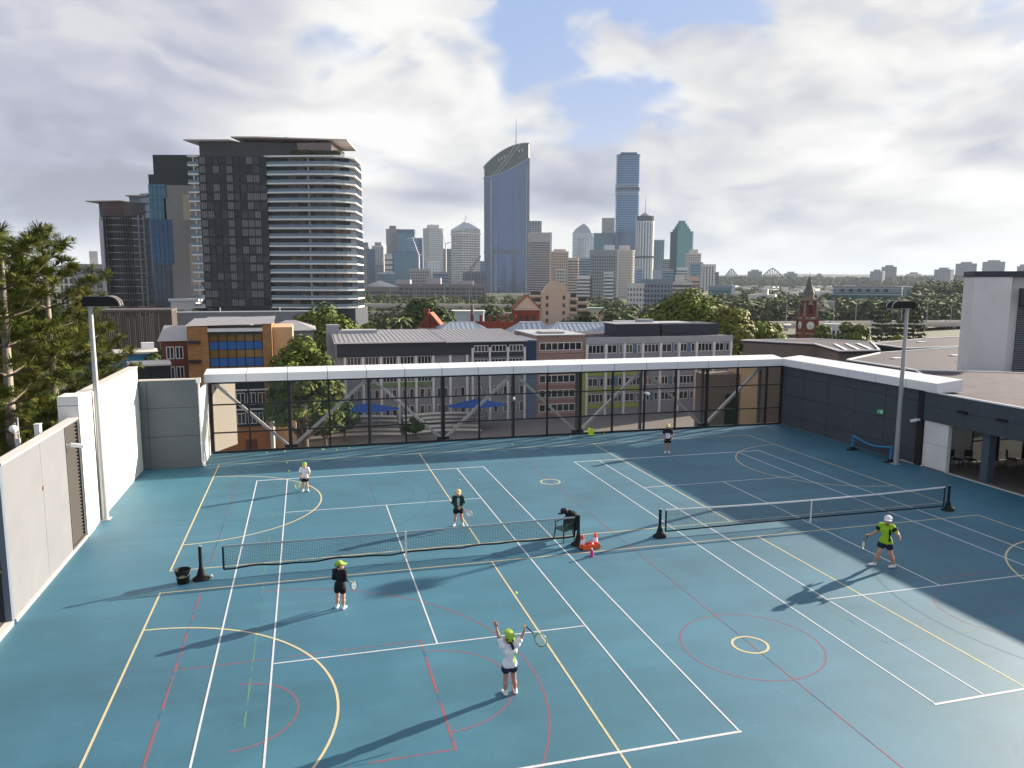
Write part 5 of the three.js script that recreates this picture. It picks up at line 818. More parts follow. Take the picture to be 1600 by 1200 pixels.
// roofs to the right
const roofPoly = (name, label, poly, y, wallM, roofM, extra) => { const t = thing(name, label, 'building', [0, 0, 0]); part('wall', prism(grow(poly, -0.25), GY, y - 0.25), wallM, t); part('roof', prism(poly, y - 0.25, y), roofM, t); for (let i = 0; i < poly.length; i++) { const a = poly[i], b = poly[(i + 1) % poly.length]; part('roof_edge', beamBox([a[0], y + 0.05, a[1]], [b[0], y + 0.05, b[1]], 0.22, 0.12), M.whiteMetal, t); } if (extra) extra(t); return t; };
M.brownWall = mat(0.20, 0.17, 0.145, 0.9, { map: PLASTER });
roofPoly('dark_roof_block', 'nearest dark flat roof behind the white wall coping', [[46.4, -36], [54.6, -41.3], [72, -46], [72, -22], [46, -20]], 2.0, M.roofDark, M.roofDark, t => { for (const [x, z] of [[52, -36], [60, -37], [63, -32]]) part('roof_light', cb(1.0, 0.12, 0.6, x, 2.0, z), M.whiteMetal, t); for (const [x, z] of [[57, -33], [60, -31]]) part('vent_pipe', bar([x, 2, z], [x, 2.6, z], 0.1), M.black, t); });
roofPoly('dark_roof_block', 'farther dark flat roof with pale edge below the viaduct', [[62.7, -52], [74.4, -56.7], [88, -60], [88, -47.5], [72, -46.4], [61.7, -45.1]], 2.0, M.charcoal, M.roofDark, t => { for (const [x, z] of [[70, -52], [78, -53]]) part('roof_light', cb(1.2, 0.12, 0.6, x, 2.0, z), M.whiteMetal, t); });
roofPoly('skylight_roof_block', 'brown walled block with striped skylight roof below the clock tower', [[50, -60], [60.6, -60], [64.1, -53.7], [57, -44.1], [52, -44.2], [55.5, -53]], 2.0, M.brownWall, M.roofDark, t => { for (let i = 0; i < 3; i++) part('skylight', beamBox([53.5 + i * 1.6, 2.06, -45 ], [57.5 + i * 1.6, 2.06, -52], 0.35, 0.07), M.whiteMetal, t); });
{ const t = thing('cream_lift_tower', 'small cream lift tower behind the fence corner', 'tower', [41.2, 0, -44]); part('wall', bx(-1.0, 1.0, GY, 1.35, -2.4, 0), mat(0.60, 0.44, 0.27, 0.9), t); part('cap', bx(-1.05, 1.05, 1.35, 1.45, -2.45, 0.05), M.winFrame, t); part('wall_strip', bx(-4.6, -1.03, GY, -0.1, -3, -0.3), M.brownWall, t); part('dark_bay', bx(-2.6, -1.3, GY, -2.2, -0.3, -0.1), mat(0.03, 0.04, 0.02, 0.9), t); }
// white stair tower at the right edge
{
  const p = at(1511, 577, 60), t = thing('white_stair_tower', 'white stair tower with dark cap and louvres at right edge', 'tower', [p.x, 0, p.z], -0.62);
  const sw = mat(0.70, 0.71, 0.72, 0.8, { map: PLASTER }); part('wall', bx(0, 2.55, GY, 9.75, -4, 0), sw, t); part('wall_return', bx(2.552, 8, GY, 9.74, -4, -0.6), sw, t);
  part('cap', bx(-0.06, 8.05, 9.753, 10.2, -4.05, 0.06), M.charcoal, t); part('louvre_hood', bx(3.2, 8, 7.6, 8.9, -0.598, 0.15), M.charcoal, t); part('louvre_back', bx(3.2, 8, 0, 7.6, -0.598, -0.5), M.black, t);
  for (let i = 0; i < 36; i++) { const g = bx(3.2, 8, -0.012, 0.012, -0.09, 0.09); g.rotateX(0.6); g.translate(0, 1.3 + i * 0.175, -0.42); part('slat', g, mat(0.20, 0.22, 0.25, 0.5), t); }
}

// ---------------------------------------------------------------- the city
const glass = (r, g, b, ro = 0.16, me = 0.7) => mat(r, g, b, ro, { metalness: me });
const G_ = { blue: glass(0.075, 0.16, 0.28), deep: glass(0.045, 0.09, 0.17), teal: glass(0.075, 0.165, 0.22), green: glass(0.07, 0.19, 0.21), dark: glass(0.06, 0.075, 0.10), pale: glass(0.34, 0.42, 0.50), purple: glass(0.065, 0.125, 0.27, 0.12) };
const W_ = { white: mat(0.62, 0.62, 0.62, 0.8), cream: mat(0.54, 0.51, 0.47, 0.85), beige: mat(0.38, 0.37, 0.38, 0.85), peach: mat(0.53, 0.42, 0.35, 0.85), grey: mat(0.25, 0.27, 0.31, 0.85), brown: mat(0.17, 0.155, 0.16, 0.9), pink: mat(0.36, 0.335, 0.36, 0.85), blueGrey: mat(0.24, 0.29, 0.36, 0.8), slate: mat(0.14, 0.16, 0.20, 0.7), steel: mat(0.40, 0.44, 0.50, 0.5) };
const rect = (w, d) => [[-w / 2, d / 2], [w / 2, d / 2], [w / 2, -d / 2], [-w / 2, -d / 2]];
const rounded = (w, d, r, n = 4) => { const o = []; for (const [cx, cz, a0] of [[w / 2 - r, d / 2 - r, 0], [-w / 2 + r, d / 2 - r, 1], [-w / 2 + r, -d / 2 + r, 2], [w / 2 - r, -d / 2 + r, 3]]) for (let i = 0; i <= n; i++) { const a = (a0 + i / n) * Math.PI / 2; o.push([cx + r * Math.cos(a), cz + r * Math.sin(a)]); } return o; };
const round = (w, d, n = 20) => Array.from({ length: n }, (_, i) => [w / 2 * Math.cos(i / n * 6.2832), d / 2 * Math.sin(i / n * 6.2832)]);
function bandsOf(poly, y0, y1, step, hb, out) { const g = []; for (let y = y0; y < y1 - hb; y += step) g.push(prism(grow(poly, out), y, y + hb)); return g; }
function finsOf(poly, y0, y1, step, w, out) { const g = [], n = poly.length; for (let i = 0; i < n; i++) { const [a, b] = poly[i], [c, d] = poly[(i + 1) % n], L = Math.hypot(c - a, d - b), m = Math.max(1, Math.round(L / step)); for (let q = 0; q < m; q++) { const s = (q + 0.5) / m, x = mix(a, c, s), z = mix(b, d, s), k = bx(-w / 2, w / 2, y0, y1, -out, out); k.rotateY(-Math.atan2(d - b, c - a)); k.translate(x, 0, z); g.push(k); } } return g; }
// a tower spanning pixels u0..u1 with its roof at v = vt, at depth D; rot turns a corner to the viewer
function tower(o) {
  const um = (o.u0 + o.u1) / 2, top = at(um, o.vt, o.D), Wp = at(o.u1, o.vt, o.D).distanceTo(at(o.u0, o.vt, o.D)), rot = o.rot ?? 0, k = o.k ?? 0.8, az = Math.atan2(top.x - EYE.x, -(top.z - EYE.z));
  const c = Math.cos(rot), s = Math.abs(Math.sin(rot)), w = o.round ? Wp : Wp / (c + k * s), d = o.round ? Wp * k : k * w, h = top.y - GY;
  const t = thing(o.name || 'office_tower', o.label, o.cat || 'building', [top.x, GY, top.z], -az + rot, o.group);
  const poly = o.poly ? o.poly(w, d) : o.round ? round(w, d) : o.r ? rounded(w, d, o.r * w) : rect(w, d), fl = o.fl || 3.7, y0 = o.y0 || 0, core = o.core || G_.dark, skin = o.skin || W_.beige;
  part('core', prism(o.inset ? grow(poly, -o.inset) : poly, 0, h - 0.4), core, t);
  const bands = o.hb !== 0 ? bandsOf(poly, y0 + fl, h, fl, fl * (o.hb ?? 0.42), o.bo ?? 0.35) : [];
  if (bands.length) stuff(part('floor_bands', bands, skin, t));
  if (o.fin) stuff(part('fins', finsOf(poly, y0 + 1, h - 0.6, o.fin, o.fw ?? o.fin * 0.35, o.fo ?? 0.4), o.finM || skin, t));
  part('parapet', prism(grow(poly, 0.5), h - (o.ph ?? 2.5), h), o.top || skin, t);
  if (o.edge) for (const [x, z] of poly) part('corner_pier', cb(o.edge, h - 0.2, o.edge, x, 0, z), skin, t);
  if (o.slab) { const [m, tt] = o.slab; part('side_wall', bx(w / 2 + 0.05, w / 2 + tt, 0, h + 0.5, -d / 2, d / 2 + 0.3), m, t); }
  if (o.box) part('roof_plant', cb(w * o.box, h * 0 + (o.boxH || 6), d * o.box, o.boxX ? o.boxX * w : 0, h, 0), o.boxM || W_.grey, t);
  if (o.extra) o.extra(t, w, d, h, poly);
  return t;
}
const T = (u0, u1, vt, D, label, o = {}) => tower({ u0, u1, vt, D, label, ...o });
// left of the tall curved tower
T(556, 576, 386, 1500, 'pale gridded office block right beside the apartment tower', { rot: 0.2, skin: W_.pink, fin: 4, box: 0.4, boxM: W_.slate, boxX: 0.2 });
T(573, 586, 389, 1350, 'narrow dark slab between two pale office blocks', { hb: 0.1, core: G_.deep, skin: W_.slate });
T(581, 603, 384, 1420, 'light office block with vertical stripes left of the grey twin tower', { rot: -0.3, hb: 0.12, skin: W_.white, fin: 3, fw: 1.3, box: 0.6 });
T(601, 617, 397, 1250, 'plain white boxy block low in the left skyline', { skin: W_.white, hb: 0.7, fl: 8 });
T(603, 624, 358, 1500, 'tall grey lavender slab in the left skyline', { rot: 0.15, core: W_.grey, skin: W_.pink, hb: 0.2, box: 0.5, boxM: W_.slate });
T(622, 649, 359, 1480, 'tall teal glass slab beside the grey lavender one', { rot: -0.1, core: G_.teal, skin: G_.deep, hb: 0.14, ph: 8 });
T(637, 660, 372, 1400, 'blue glass tower with light bands stepping in front of the teal slab', { rot: 0.1, core: G_.blue, skin: W_.steel, hb: 0.16 });
T(613, 651, 393, 1200, 'broad dark blue green glass block low in the left skyline', { rot: 0.1, core: G_.teal, skin: G_.deep, hb: 0.2, fin: 4, fw: 0.5, finM: G_.deep });
T(591, 616, 425, 1000, 'low teal glass box under the left skyline', { core: G_.teal, skin: W_.steel, hb: 0.1 });
T(661, 692, 357, 1350, 'pale tower with fine white grid left of the pyramid roof', { rot: 0.5, core: G_.pale, skin: W_.cream, hb: 0.35, fin: 3.4, box: 0.6, boxM: W_.white });
T(690, 707, 389, 1700, 'small grey block between the pale grid and pyramid towers', { skin: W_.grey });
T(705, 750, 359, 1250, 'white banded tower with pyramid roof and mast', { rot: 0.62, core: G_.dark, skin: W_.white, hb: 0.5, fin: 5, fw: 0.8, extra: (t, w, d, h) => { part('pyramid_roof', new THREE.ConeGeometry(w * 0.66, 14, 4, 1).rotateY(Math.PI / 4).translate(0, h + 7, 0), W_.steel, t); part('mast', bar([0, h + 12, 0], [0, h + 24, 0], 0.5, 0.15, 5), W_.grey, t); for (const s of [-1, 1]) part('stay', bar([s * w * 0.45, h, d * 0.45], [0, h + 22, 0], 0.2, 0.2, 4), W_.grey, t); part('crown_band', prism(grow(rect(w, d), 1.2), h - 8, h - 5), W_.white, t); for (let i = 0; i < 2; i++) part('diagonal_face', beamBox([-w * 0.5, 20, d / 2 + 0.6], [w * 0.5, 62, d / 2 + 0.6], 1.2, 3.5), W_.steel, t); } });
T(676, 700, 425, 950, 'low blue grey block at the foot of the pale grid tower', { core: G_.deep, skin: W_.grey, hb: 0.3 });
T(724, 758, 424, 1000, 'dark low block beside the foot of the tall curved tower', { core: G_.dark, skin: W_.slate, hb: 0.3, fin: 4 });
T(640, 672, 420, 980, 'grey low block with stone bands in the left skyline', { core: G_.dark, skin: W_.beige, hb: 0.4, fin: 3 });
T(612, 758, 444, 880, 'long brown stone building with arcaded terraces below the towers', { name: 'stone_building', rot: -0.06, k: 0.35, skin: W_.brown, fl: 4.5, hb: 0.4, fin: 6, fw: 1.2, extra: (t, w, d, h) => { for (const [x, hh] of [[-0.38, 5], [-0.05, 7], [0.3, 4]]) part('roof_block', cb(w * 0.16, hh, d * 0.5, x * w, h, 0), W_.pink, t); } });
T(566, 622, 448, 850, 'brown low building with hipped roof near the apartment tower', { name: 'stone_building', k: 0.4, skin: W_.brown, fl: 5, extra: (t, w, d, h) => part('hip_roof', new THREE.ConeGeometry(0.72, 1, 4, 1).rotateY(Math.PI / 4).scale(w, 7, d).translate(0, h + 3.5, 0), mat(0.16, 0.17, 0.2, 0.8), t) });
{ const p = at(655, 440, 1100), top = at(652, 388, 1100); const t = thing('tower_crane', 'white tower crane between the blue and pale towers', 'crane', [p.x, GY, p.z]); part('mast', bar([0, 0, 0], [0, top.y - GY - 8, 0], 1.1, 1.1, 4), W_.white, t); part('jib', bar([0, top.y - GY - 10, 0], [-9, top.y - GY + 16, 0], 0.7, 0.4, 4), W_.white, t); part('counter_jib', bar([0, top.y - GY - 10, 0], [9, top.y - GY - 7, 0], 0.7, 0.7, 4), W_.white, t); }
{ const p = at(697, 440, 1100), top = at(697, 372, 1100); const t = thing('tower_crane', 'white tower crane left of the pyramid roof tower', 'crane', [p.x, GY, p.z]); part('mast', bar([0, 0, 0], [0, top.y - GY - 8, 0], 0.9, 0.9, 4), W_.white, t); part('jib', bar([0, top.y - GY - 8, 0], [-6, top.y - GY + 14, 0], 0.6, 0.3, 4), W_.white, t); part('counter_jib', bar([0, top.y - GY - 8, 0], [6, top.y - GY - 6, 0], 0.6, 0.6, 4), W_.white, t); }
// the tall curved tower with slanting crown
{
  const D = 1420, m = D / FOC, b = at(791.5, 440, D), az = Math.atan2(b.x - EYE.x, -(b.z - EYE.z)), X = u => (u - 791.5) * m, Y = v => at(791.5, v, D).y - GY;
  const t = thing('curved_crown_tower', 'tall blue grey glass tower with slanting dark crown and mast', 'skyscraper', [b.x, GY, b.z], -YAW);
  const plan = []; for (let i = 0; i <= 14; i++) { const a = Math.PI * (1 - i / 14); plan.push([X(791.5) + 41 * Math.cos(a), 12 + 9 * Math.sin(a)]); } for (let i = 0; i <= 14; i++) { const a = Math.PI * i / 14; plan.push([41 * Math.cos(a), -12 - 9 * Math.sin(a)]); }
  const low = x => mix(Y(279), Y(248), Math.pow(clamp((x + 41) / 82), 1.7)), high = x => mix(Y(262), Y(226), 1 - Math.pow(1 - clamp((x + 41) / 82), 2.0));
  const slant = (f0, f1, gr) => { const P = [], N = [], U = [], I = [], q = grow(plan, gr), n = q.length; let run = 0; for (let i = 0; i < n; i++) { const A = q[i], B = q[(i + 1) % n], dx = B[0] - A[0], dz = B[1] - A[1], L = Math.hypot(dx, dz), k = P.length / 3; P.push(A[0], f0(A[0]), A[1], B[0], f0(B[0]), B[1], B[0], f1(B[0]), B[1], A[0], f1(A[0]), A[1]); for (let z = 0; z < 4; z++) N.push(-dz / L, 0, dx / L); U.push(run, 0, run + L, 0, run + L, 1, run, 1); run += L; I.push(k, k + 1, k + 2, k, k + 2, k + 3); } const k = P.length / 3; let cy = 0; q.forEach(([x, z]) => { P.push(x, f1(x), z); N.push(0, 1, 0); U.push(x, z); cy += f1(x); }); P.push(0, cy / n, 0); N.push(0, 1, 0); U.push(0, 0); for (let i = 0; i < n; i++) I.push(k + i, k + (i + 1) % n, k + n); return geom(P, N, U, I); };
  part('glass_body', slant(() => 0, low, 0), G_.purple, t);
  part('crown', slant(x => low(x) + 0.5, high, -0.5), mat(0.035, 0.06, 0.065, 0.35, { metalness: 0.3 }), t);
  const rail = f => new THREE.TubeGeometry(new THREE.CatmullRomCurve3(grow(plan, 0.6).map(([x, z]) => V3(x, f(x), z)), true), 90, 0.7, 5, true);
  part('crown_rail', rail(x => low(x)), W_.steel, t); part('crown_rail', rail(x => high(x) + 0.3), W_.steel, t);
  for (const [a, c] of [[-26, 16], [-18, 24]]) part('crown_ribbon', new THREE.TubeGeometry(new THREE.CatmullRomCurve3([V3(a, low(a), 21), V3(mix(a, c, 0.4), mix(low(a), high(c), 0.35), 22.0), V3(c, high(c), 19.5)]), 16, 0.6, 5), W_.steel, t);
  for (const x of [-14, -9, -4, 22, 28]) part('crown_lamp', cb(2.2, 4, 1, x, high(x) - 14, 21), W_.steel, t);
  const fins = []; for (let i = 1; i < plan.length - 1; i++) if (plan[i][1] > 0) for (let s = 0; s < 4; s++) { const [x0, z0] = plan[i], [x1, z1] = plan[(i + 1) % plan.length], x = mix(x0, x1, s / 4), z = mix(z0, z1, s / 4); if (z > 0) fins.push(cb(0.35, low(x) - 2, 0.8, x, 0, z + 0.2)); } stuff(part('fins', fins, W_.blueGrey, t));
  stuff(part('floor_lines', bandsOf(plan, 8, Y(282), 4.1, 0.6, 0.25), G_.purple, t)); part('plant_band', prism(grow(plan, 0.5), Y(396), Y(392)), G_.dark, t);
  part('edge_fin', cb(1.6, low(-28) - 4, 1.2, -28, 0, 20), W_.steel, t); part('edge_fin', cb(1.8, Y(250), 1.4, 40.5, 0, 11), W_.pink, t); part('edge_fin', cb(1.4, Y(262), 1.4, 36, 0, 16), W_.steel, t);
  part('mast', bar([X(805.5), Y(228), 0], [X(805.5), Y(186), 0], 1.0, 0.35, 6), W_.slate, t);
}
// right of it
T(824, 846, 346, 1500, 'dark topped tower behind the tall curved tower', { core: G_.dark, skin: W_.white, hb: 0.2, fin: 6, fw: 1, top: W_.slate, ph: 8 });
T(825, 859, 364, 1150, 'beige tower with close horizontal bands', { rot: 0.12, core: G_.dark, skin: W_.pink, hb: 0.45, fl: 3.4, ph: 14, top: W_.beige, slab: [W_.cream, 3] });
T(861, 888, 393, 1050, 'peach gridded tower with flat top', { rot: 0.2, core: G_.dark, skin: W_.peach, hb: 0.42, fin: 2.7, fw: 1.1, box: 0.7, boxH: 3, boxM: W_.cream });
T(886, 905, 403, 1000, 'peach tower with horizontal bands', { rot: 0.45, core: G_.dark, skin: W_.peach, hb: 0.5, fl: 3.4, r: 0.2 });
T(903, 926, 402, 1150, 'dark blue banded tower behind the peach towers', { core: G_.deep, skin: W_.steel, hb: 0.2 });
T(902, 922, 431, 900, 'low white banded block before the dark blue tower', { core: G_.dark, skin: W_.white, hb: 0.5, fl: 4 });
T(895, 926, 365, 1650, 'white tower with curved sail-shaped top', { core: G_.pale, skin: W_.white, hb: 0.3, extra: (t, w, d, h) => { const s = new THREE.Shape(); s.moveTo(-w / 2, 0); s.lineTo(w * 0.42, 0); s.quadraticCurveTo(w * 0.35, 12, w * 0.05, 20); s.quadraticCurveTo(-w * 0.35, 12, -w / 2, 0); part('sail_top', new THREE.ExtrudeGeometry(s, { depth: d * 0.8, bevelEnabled: false }).translate(0, h, -d * 0.4), W_.steel, t); } });
T(903, 928, 370, 1500, 'white glass tower in front of the sail-topped one', { rot: 0.2, core: G_.pale, skin: W_.white, hb: 0.2, fin: 5, fw: 1.0 });
T(928, 962, 365, 1550, 'dark teal tower left of the tallest blue tower', { core: G_.teal, skin: G_.dark, hb: 0.25, fin: 5, fw: 0.6 });
T(941, 960, 341, 1650, 'slim grey tower rising behind the dark teal one', { core: W_.grey, skin: W_.pink, hb: 0.15, fin: 5, fw: 2 });
T(922, 964, 391, 900, 'grey gridded tower with dark square windows', { rot: 0.28, k: 0.5, core: G_.dark, skin: W_.grey, hb: 0.42, fl: 3.6, fin: 3.0, fw: 1.0, ph: 6, box: 0.4, boxM: W_.white, boxX: 0.25, slab: [W_.cream, 2] });
T(958, 993, 391, 1000, 'cream tower with rounded banded balconies', { r: 0.3, rot: 0.3, core: W_.beige, skin: W_.cream, hb: 0.45, fl: 3.3, bo: 0.9, box: 0.5, boxM: W_.cream });
T(962, 1001, 243, 1420, 'tallest slim blue tower in the skyline', { name: 'blue_skyscraper', cat: 'skyscraper', k: 0.75, r: 0.18, rot: 0.12, core: G_.blue, skin: W_.steel, hb: 0.08, fl: 4, bo: 0.2, ph: 3, top: G_.deep, extra: (t, w, d, h) => { part('dark_collar', prism(grow(rounded(w, d, 0.18 * w), 0.8), h * 0.745, h * 0.765), G_.dark, t); for (const f of [0.77, 0.785, 0.73, 0.715]) part('pale_collar', prism(grow(rounded(w, d, 0.18 * w), 0.7), h * f, h * f + 1), W_.steel, t); part('lower_flank', prism(grow(rounded(w * 1.06, d * 1.05, 0.2 * w), 0), 0, h * 0.45), G_.deep, t); part('roof_screen', cb(w * 0.7, 4, d * 0.7, 0, h, 0), G_.deep, t); } });
T(994, 1022, 346, 1250, 'round white striped tower with dark crown and mast', { round: 1, k: 1, core: G_.blue, skin: W_.steel, hb: 0, fin: 5.4, fw: 2.6, fo: 0.6, finM: W_.white, extra: (t, w, d, h) => { part('dark_crown', prism(round(w * 0.98, w * 0.98), h, h + 8), G_.dark, t); part('crown_dome', new THREE.ConeGeometry(w * 0.36, 7, 16).translate(0, h + 11.5, 0), W_.grey, t); part('mast', bar([0, h + 10, 0], [0, h + 42, 0], 0.7, 0.2, 5), W_.grey, t); part('plant_band', prism(round(w * 1.05, w * 1.05), h * 0.5, h * 0.53), G_.dark, t); } });
T(1021, 1038, 375, 1450, 'blue grey tower right of the round striped tower', { rot: 0.3, core: G_.teal, skin: W_.blueGrey, hb: 0.25, fin: 4, fw: 0.8 });
T(1036, 1050, 405, 1400, 'small beige block left of the green glass tower', { skin: W_.beige, hb: 0.4 });
T(1048, 1082, 362, 1350, 'green glass tower with stepped rounded top', { rot: 0.5, k: 0.9, core: G_.green, skin: G_.green, hb: 0.25, fl: 3.9, extra: (t, w, d, h) => { for (let i = 0; i < 4; i++) part('stepped_top', rounded ? prism(rounded(w * (0.86 - i * 0.16), d * (0.86 - i * 0.16), w * 0.1), h + i * 4.6, h + (i + 1) * 4.6) : null, G_.green, t); part('pale_edge', cb(2, h, 2, w / 2, 0, d / 2), G_.pale, t); } });
T(1072, 1095, 396, 1200, 'pale stone tower right of the green glass tower', { rot: 0.4, core: G_.dark, skin: W_.cream, hb: 0.45, fin: 3, box: 0.6, boxM: W_.cream });
T(1079, 1098, 410, 1050, 'grey green glass block before the pale stone tower', { core: G_.teal, skin: W_.grey, hb: 0.2 });
T(1096, 1118, 413, 1000, 'white block with tall vertical window strips at skyline end', { rot: 0.3, core: G_.dark, skin: W_.white, hb: 0.1, fin: 4, fw: 2.2 });
T(1116, 1123, 425, 1100, 'thin dark slab at the right end of the skyline', { core: G_.dark, skin: W_.slate });
T(1003, 1050, 436, 520, 'blue grey block with fine grid behind the largest fig', { rot: 0.05, k: 0.4, core: G_.dark, skin: W_.blueGrey, hb: 0.45, fl: 3.2, fin: 2.2, fw: 0.8, box: 0.3, boxM: W_.steel });
T(981, 1006, 443, 505, 'white block with dark square windows left of the blue grey block', { rot: 0.05, k: 0.5, core: G_.dark, skin: W_.white, hb: 0.5, fl: 3.4, fin: 2.2, fw: 1.1 });
T(1044, 1080, 440, 700, 'low pale block rising above the largest fig', { core: G_.dark, skin: W_.cream, hb: 0.4, box: 0.4, boxM: W_.cream });
T(1075, 1092, 432, 760, 'small pink cream block above the largest fig', { skin: W_.peach, hb: 0.5 });
T(1108, 1142, 446, 640, 'low teal glass block right above the largest fig', { core: G_.teal, skin: W_.blueGrey, hb: 0.2, slab: [W_.white, 3] });
// blocks filling the gaps of the skyline
T(565, 575, 379, 1700, 'dark capped slim block rising behind the pale gridded block', { core: G_.dark, skin: W_.slate, hb: 0.3 }); T(746, 758, 408, 1500, 'narrow blue block squeezed left of the tall curved tower', { core: G_.blue, skin: W_.blueGrey, hb: 0.25 });
T(846, 862, 402, 1600, 'grey slab behind the beige banded tower', { core: G_.dark, skin: W_.grey, hb: 0.4, fin: 4 }); T(868, 884, 420, 880, 'low cream block at the foot of the peach gridded tower', { core: G_.dark, skin: W_.cream, hb: 0.45, fin: 3 });
T(944, 958, 425, 800, 'low white block before the grey gridded tower', { core: G_.dark, skin: W_.white, hb: 0.5 }); T(990, 1004, 418, 1100, 'short blue block at the foot of the round striped tower', { core: G_.blue, skin: W_.steel, hb: 0.2 });
T(1036, 1052, 421, 1050, 'short grey block below the small beige block', { core: G_.deep, skin: W_.blueGrey, hb: 0.3 }); T(586, 598, 412, 1150, 'short grey striped block low in the left skyline', { core: G_.dark, skin: W_.grey, hb: 0.3, fin: 3 });
T(668, 686, 408, 1150, 'short white glass block before the pale grid tower', { core: G_.pale, skin: W_.white, hb: 0.2, fin: 4 }); T(1058, 1074, 418, 1080, 'short white block before the green glass tower', { core: G_.dark, skin: W_.white, hb: 0.45 });
// peach building with curved gable
{
  const D = 330, m = D / FOC, b = at(872, 470, D), az = Math.atan2(b.x - EYE.x, -(b.z - EYE.z)), X = u => (u - 872) * m, Y = v => at(872, v, D).y - GY, pe = mat(0.74, 0.54, 0.43, 0.85, { map: PLASTER }), pl = mat(0.66, 0.52, 0.42, 0.85);
  const t = thing('peach_building', 'peach stepped building with curved gable and terraces', 'building', [b.x, GY, b.z], -YAW);
  const s = new THREE.Shape(); s.moveTo(X(846), 0); s.lineTo(X(846), Y(457)); s.quadraticCurveTo(X(850), Y(455), X(852), Y(448)); s.quadraticCurveTo(X(868), Y(432), X(884), Y(446)); s.quadraticCurveTo(X(886), Y(456), X(890), Y(458)); s.lineTo(X(890), 0); s.closePath();
  part('gable_block', new THREE.ExtrudeGeometry(s, { depth: 9, bevelEnabled: false }).translate(0, 0, -9), pe, t);
  [[828, 846, 458], [816, 828, 470], [890, 902, 462], [902, 918, 468]].forEach(([a, c, v], i) => { part('terrace_block', bx(X(a), X(c) - 0.02, 0, Y(v), -9, -0.6 - i * 0.1), pe, t); for (let q = 0; q < 3; q++) { const y = Y(v + 6 + q * 11); part('balcony_band', bx(X(a) + 0.1, X(c) - 0.15, y, y + 0.9, -0.6 - i * 0.1, 0.5), pl, t); part('balcony_opening', bx(X(a) + 0.3, X(c) - 0.4, y + 0.92, y + 2.4, -0.6 - i * 0.1, -0.45 - i * 0.1), M.glassDark, t); } });
  for (const u of [853, 861, 871, 879]) for (const v of [462, 474, 486, 498]) part('gable_opening', bx(X(u), X(u + 4), Y(v + 6), Y(v), 0, 0.06), u === 861 || u === 871 ? pl : M.glassMid, t);
  part('gable_window', bx(X(862), X(874), Y(451), Y(445), 0, 0.08), pl, t); part('low_white_block', bx(X(918), X(945), 0, Y(483), -8, 0), pl, t); part('low_roof', bx(X(917), X(946), Y(483), Y(481), -8.2, 0.3), mat(0.25, 0.36, 0.36, 0.7), t); part('arch_roof', new THREE.CylinderGeometry(5, 5, 4, 18, 1, false, -Math.PI / 2, Math.PI).rotateX(Math.PI / 2).scale(1.2, 0.5, 1).translate(X(985), Y(497), -4), pl, t); part('arch_hall', bx(X(958), X(1002), 0, Y(495), -8, -2.1), pl, t);
}
// red brick gabled school tower and small gable, blue metal roofs
const redBrick = mat(0.25, 0.058, 0.036, 0.9, { map: GRAIN }), stoneTrim = mat(0.58, 0.46, 0.36, 0.85);
function gable(label, u0, u1, vApex, vEave, D, o = {}) {
  const m = D / FOC, um = (u0 + u1) / 2, b = at(um, vEave, D), az = Math.atan2(b.x - EYE.x, -(b.z - EYE.z)), w = (u1 - u0) * m, ye = b.y - GY, ya = at(um, vApex, D).y - GY, t = thing('red_gable_block', label, 'building', [b.x, GY, b.z], -az + (o.rot || 0));
  part('wall', bx(-w / 2, w / 2, 0, ye, -w, 0), redBrick, t); const s = new THREE.Shape([[-w / 2, ye], [w / 2, ye], [0, ya]].map(a => new THREE.Vector2(...a)));
  part('gable', new THREE.ExtrudeGeometry(s, { depth: w * 0.98, bevelEnabled: false }).translate(0, 0.002, -w * 0.99), o.pale ? stoneTrim : redBrick, t);
  for (const q of [-1, 1]) part('roof_slope', beamBox([q * w * 0.56, ye - 0.2, -w / 2], [0, ya + 0.12, -w / 2], w * 1.05, 0.25), mat(0.26, 0.10, 0.06, 0.8), t);
  part('string_course', bx(-w / 2 - 0.05, w / 2 + 0.05, ye - 0.35, ye - 0.05, -w, 0.1), stoneTrim, t); for (const q of [-0.28, 0, 0.28]) { part('arched_window', [bx(q * w - 0.35, q * w + 0.35, ye - 3.4, ye - 1.7, 0, 0.06), bar([q * w, ye - 1.7, 0], [q * w, ye - 1.7, 0.06], 0.35, 0.35, 14)], M.glassDark, t); }
  if (o.chimney) part('chimney', [cb(0.8, 3.4, 0.8, -w * 0.1, ye, 0.2), cb(1.0, 0.3, 1.0, -w * 0.1, ye + 3.4, 0.2)], redBrick, t);
}
gable('tall red brick block with pale triangular gable before the peach building', 804, 843, 462, 482, 165, { pale: 1, rot: 0.1 });
gable('small red gable with chimney behind the grey school roof', 653, 690, 490, 512, 150, { chimney: 1, rot: -0.15 });
{ const p = at(775, 503, 160), t = thing('red_parapet_wall', 'low red brick parapet with stone finials behind grey roof', 'wall', [p.x, GY, p.z], -0.2); const h = p.y - GY; part('wall', bx(-5.6, 4.2, 0, h, -3, 0), redBrick, t); for (let i = 0; i < 6; i++) part('finial', [cb(0.5, 1.0, 0.5, -5 + i * 1.8, h, -0.3), new THREE.SphereGeometry(0.3, 8, 6).translate(-5 + i * 1.8, h + 1.2, -0.3).toNonIndexed()].map(g => g.index ? g.toNonIndexed() : g), redBrick, t); part('chimney', bar([-5.0, h, -1], [-5.0, h + 3.6, -1], 0.35, 0.3, 8), M.brownWall, t); }
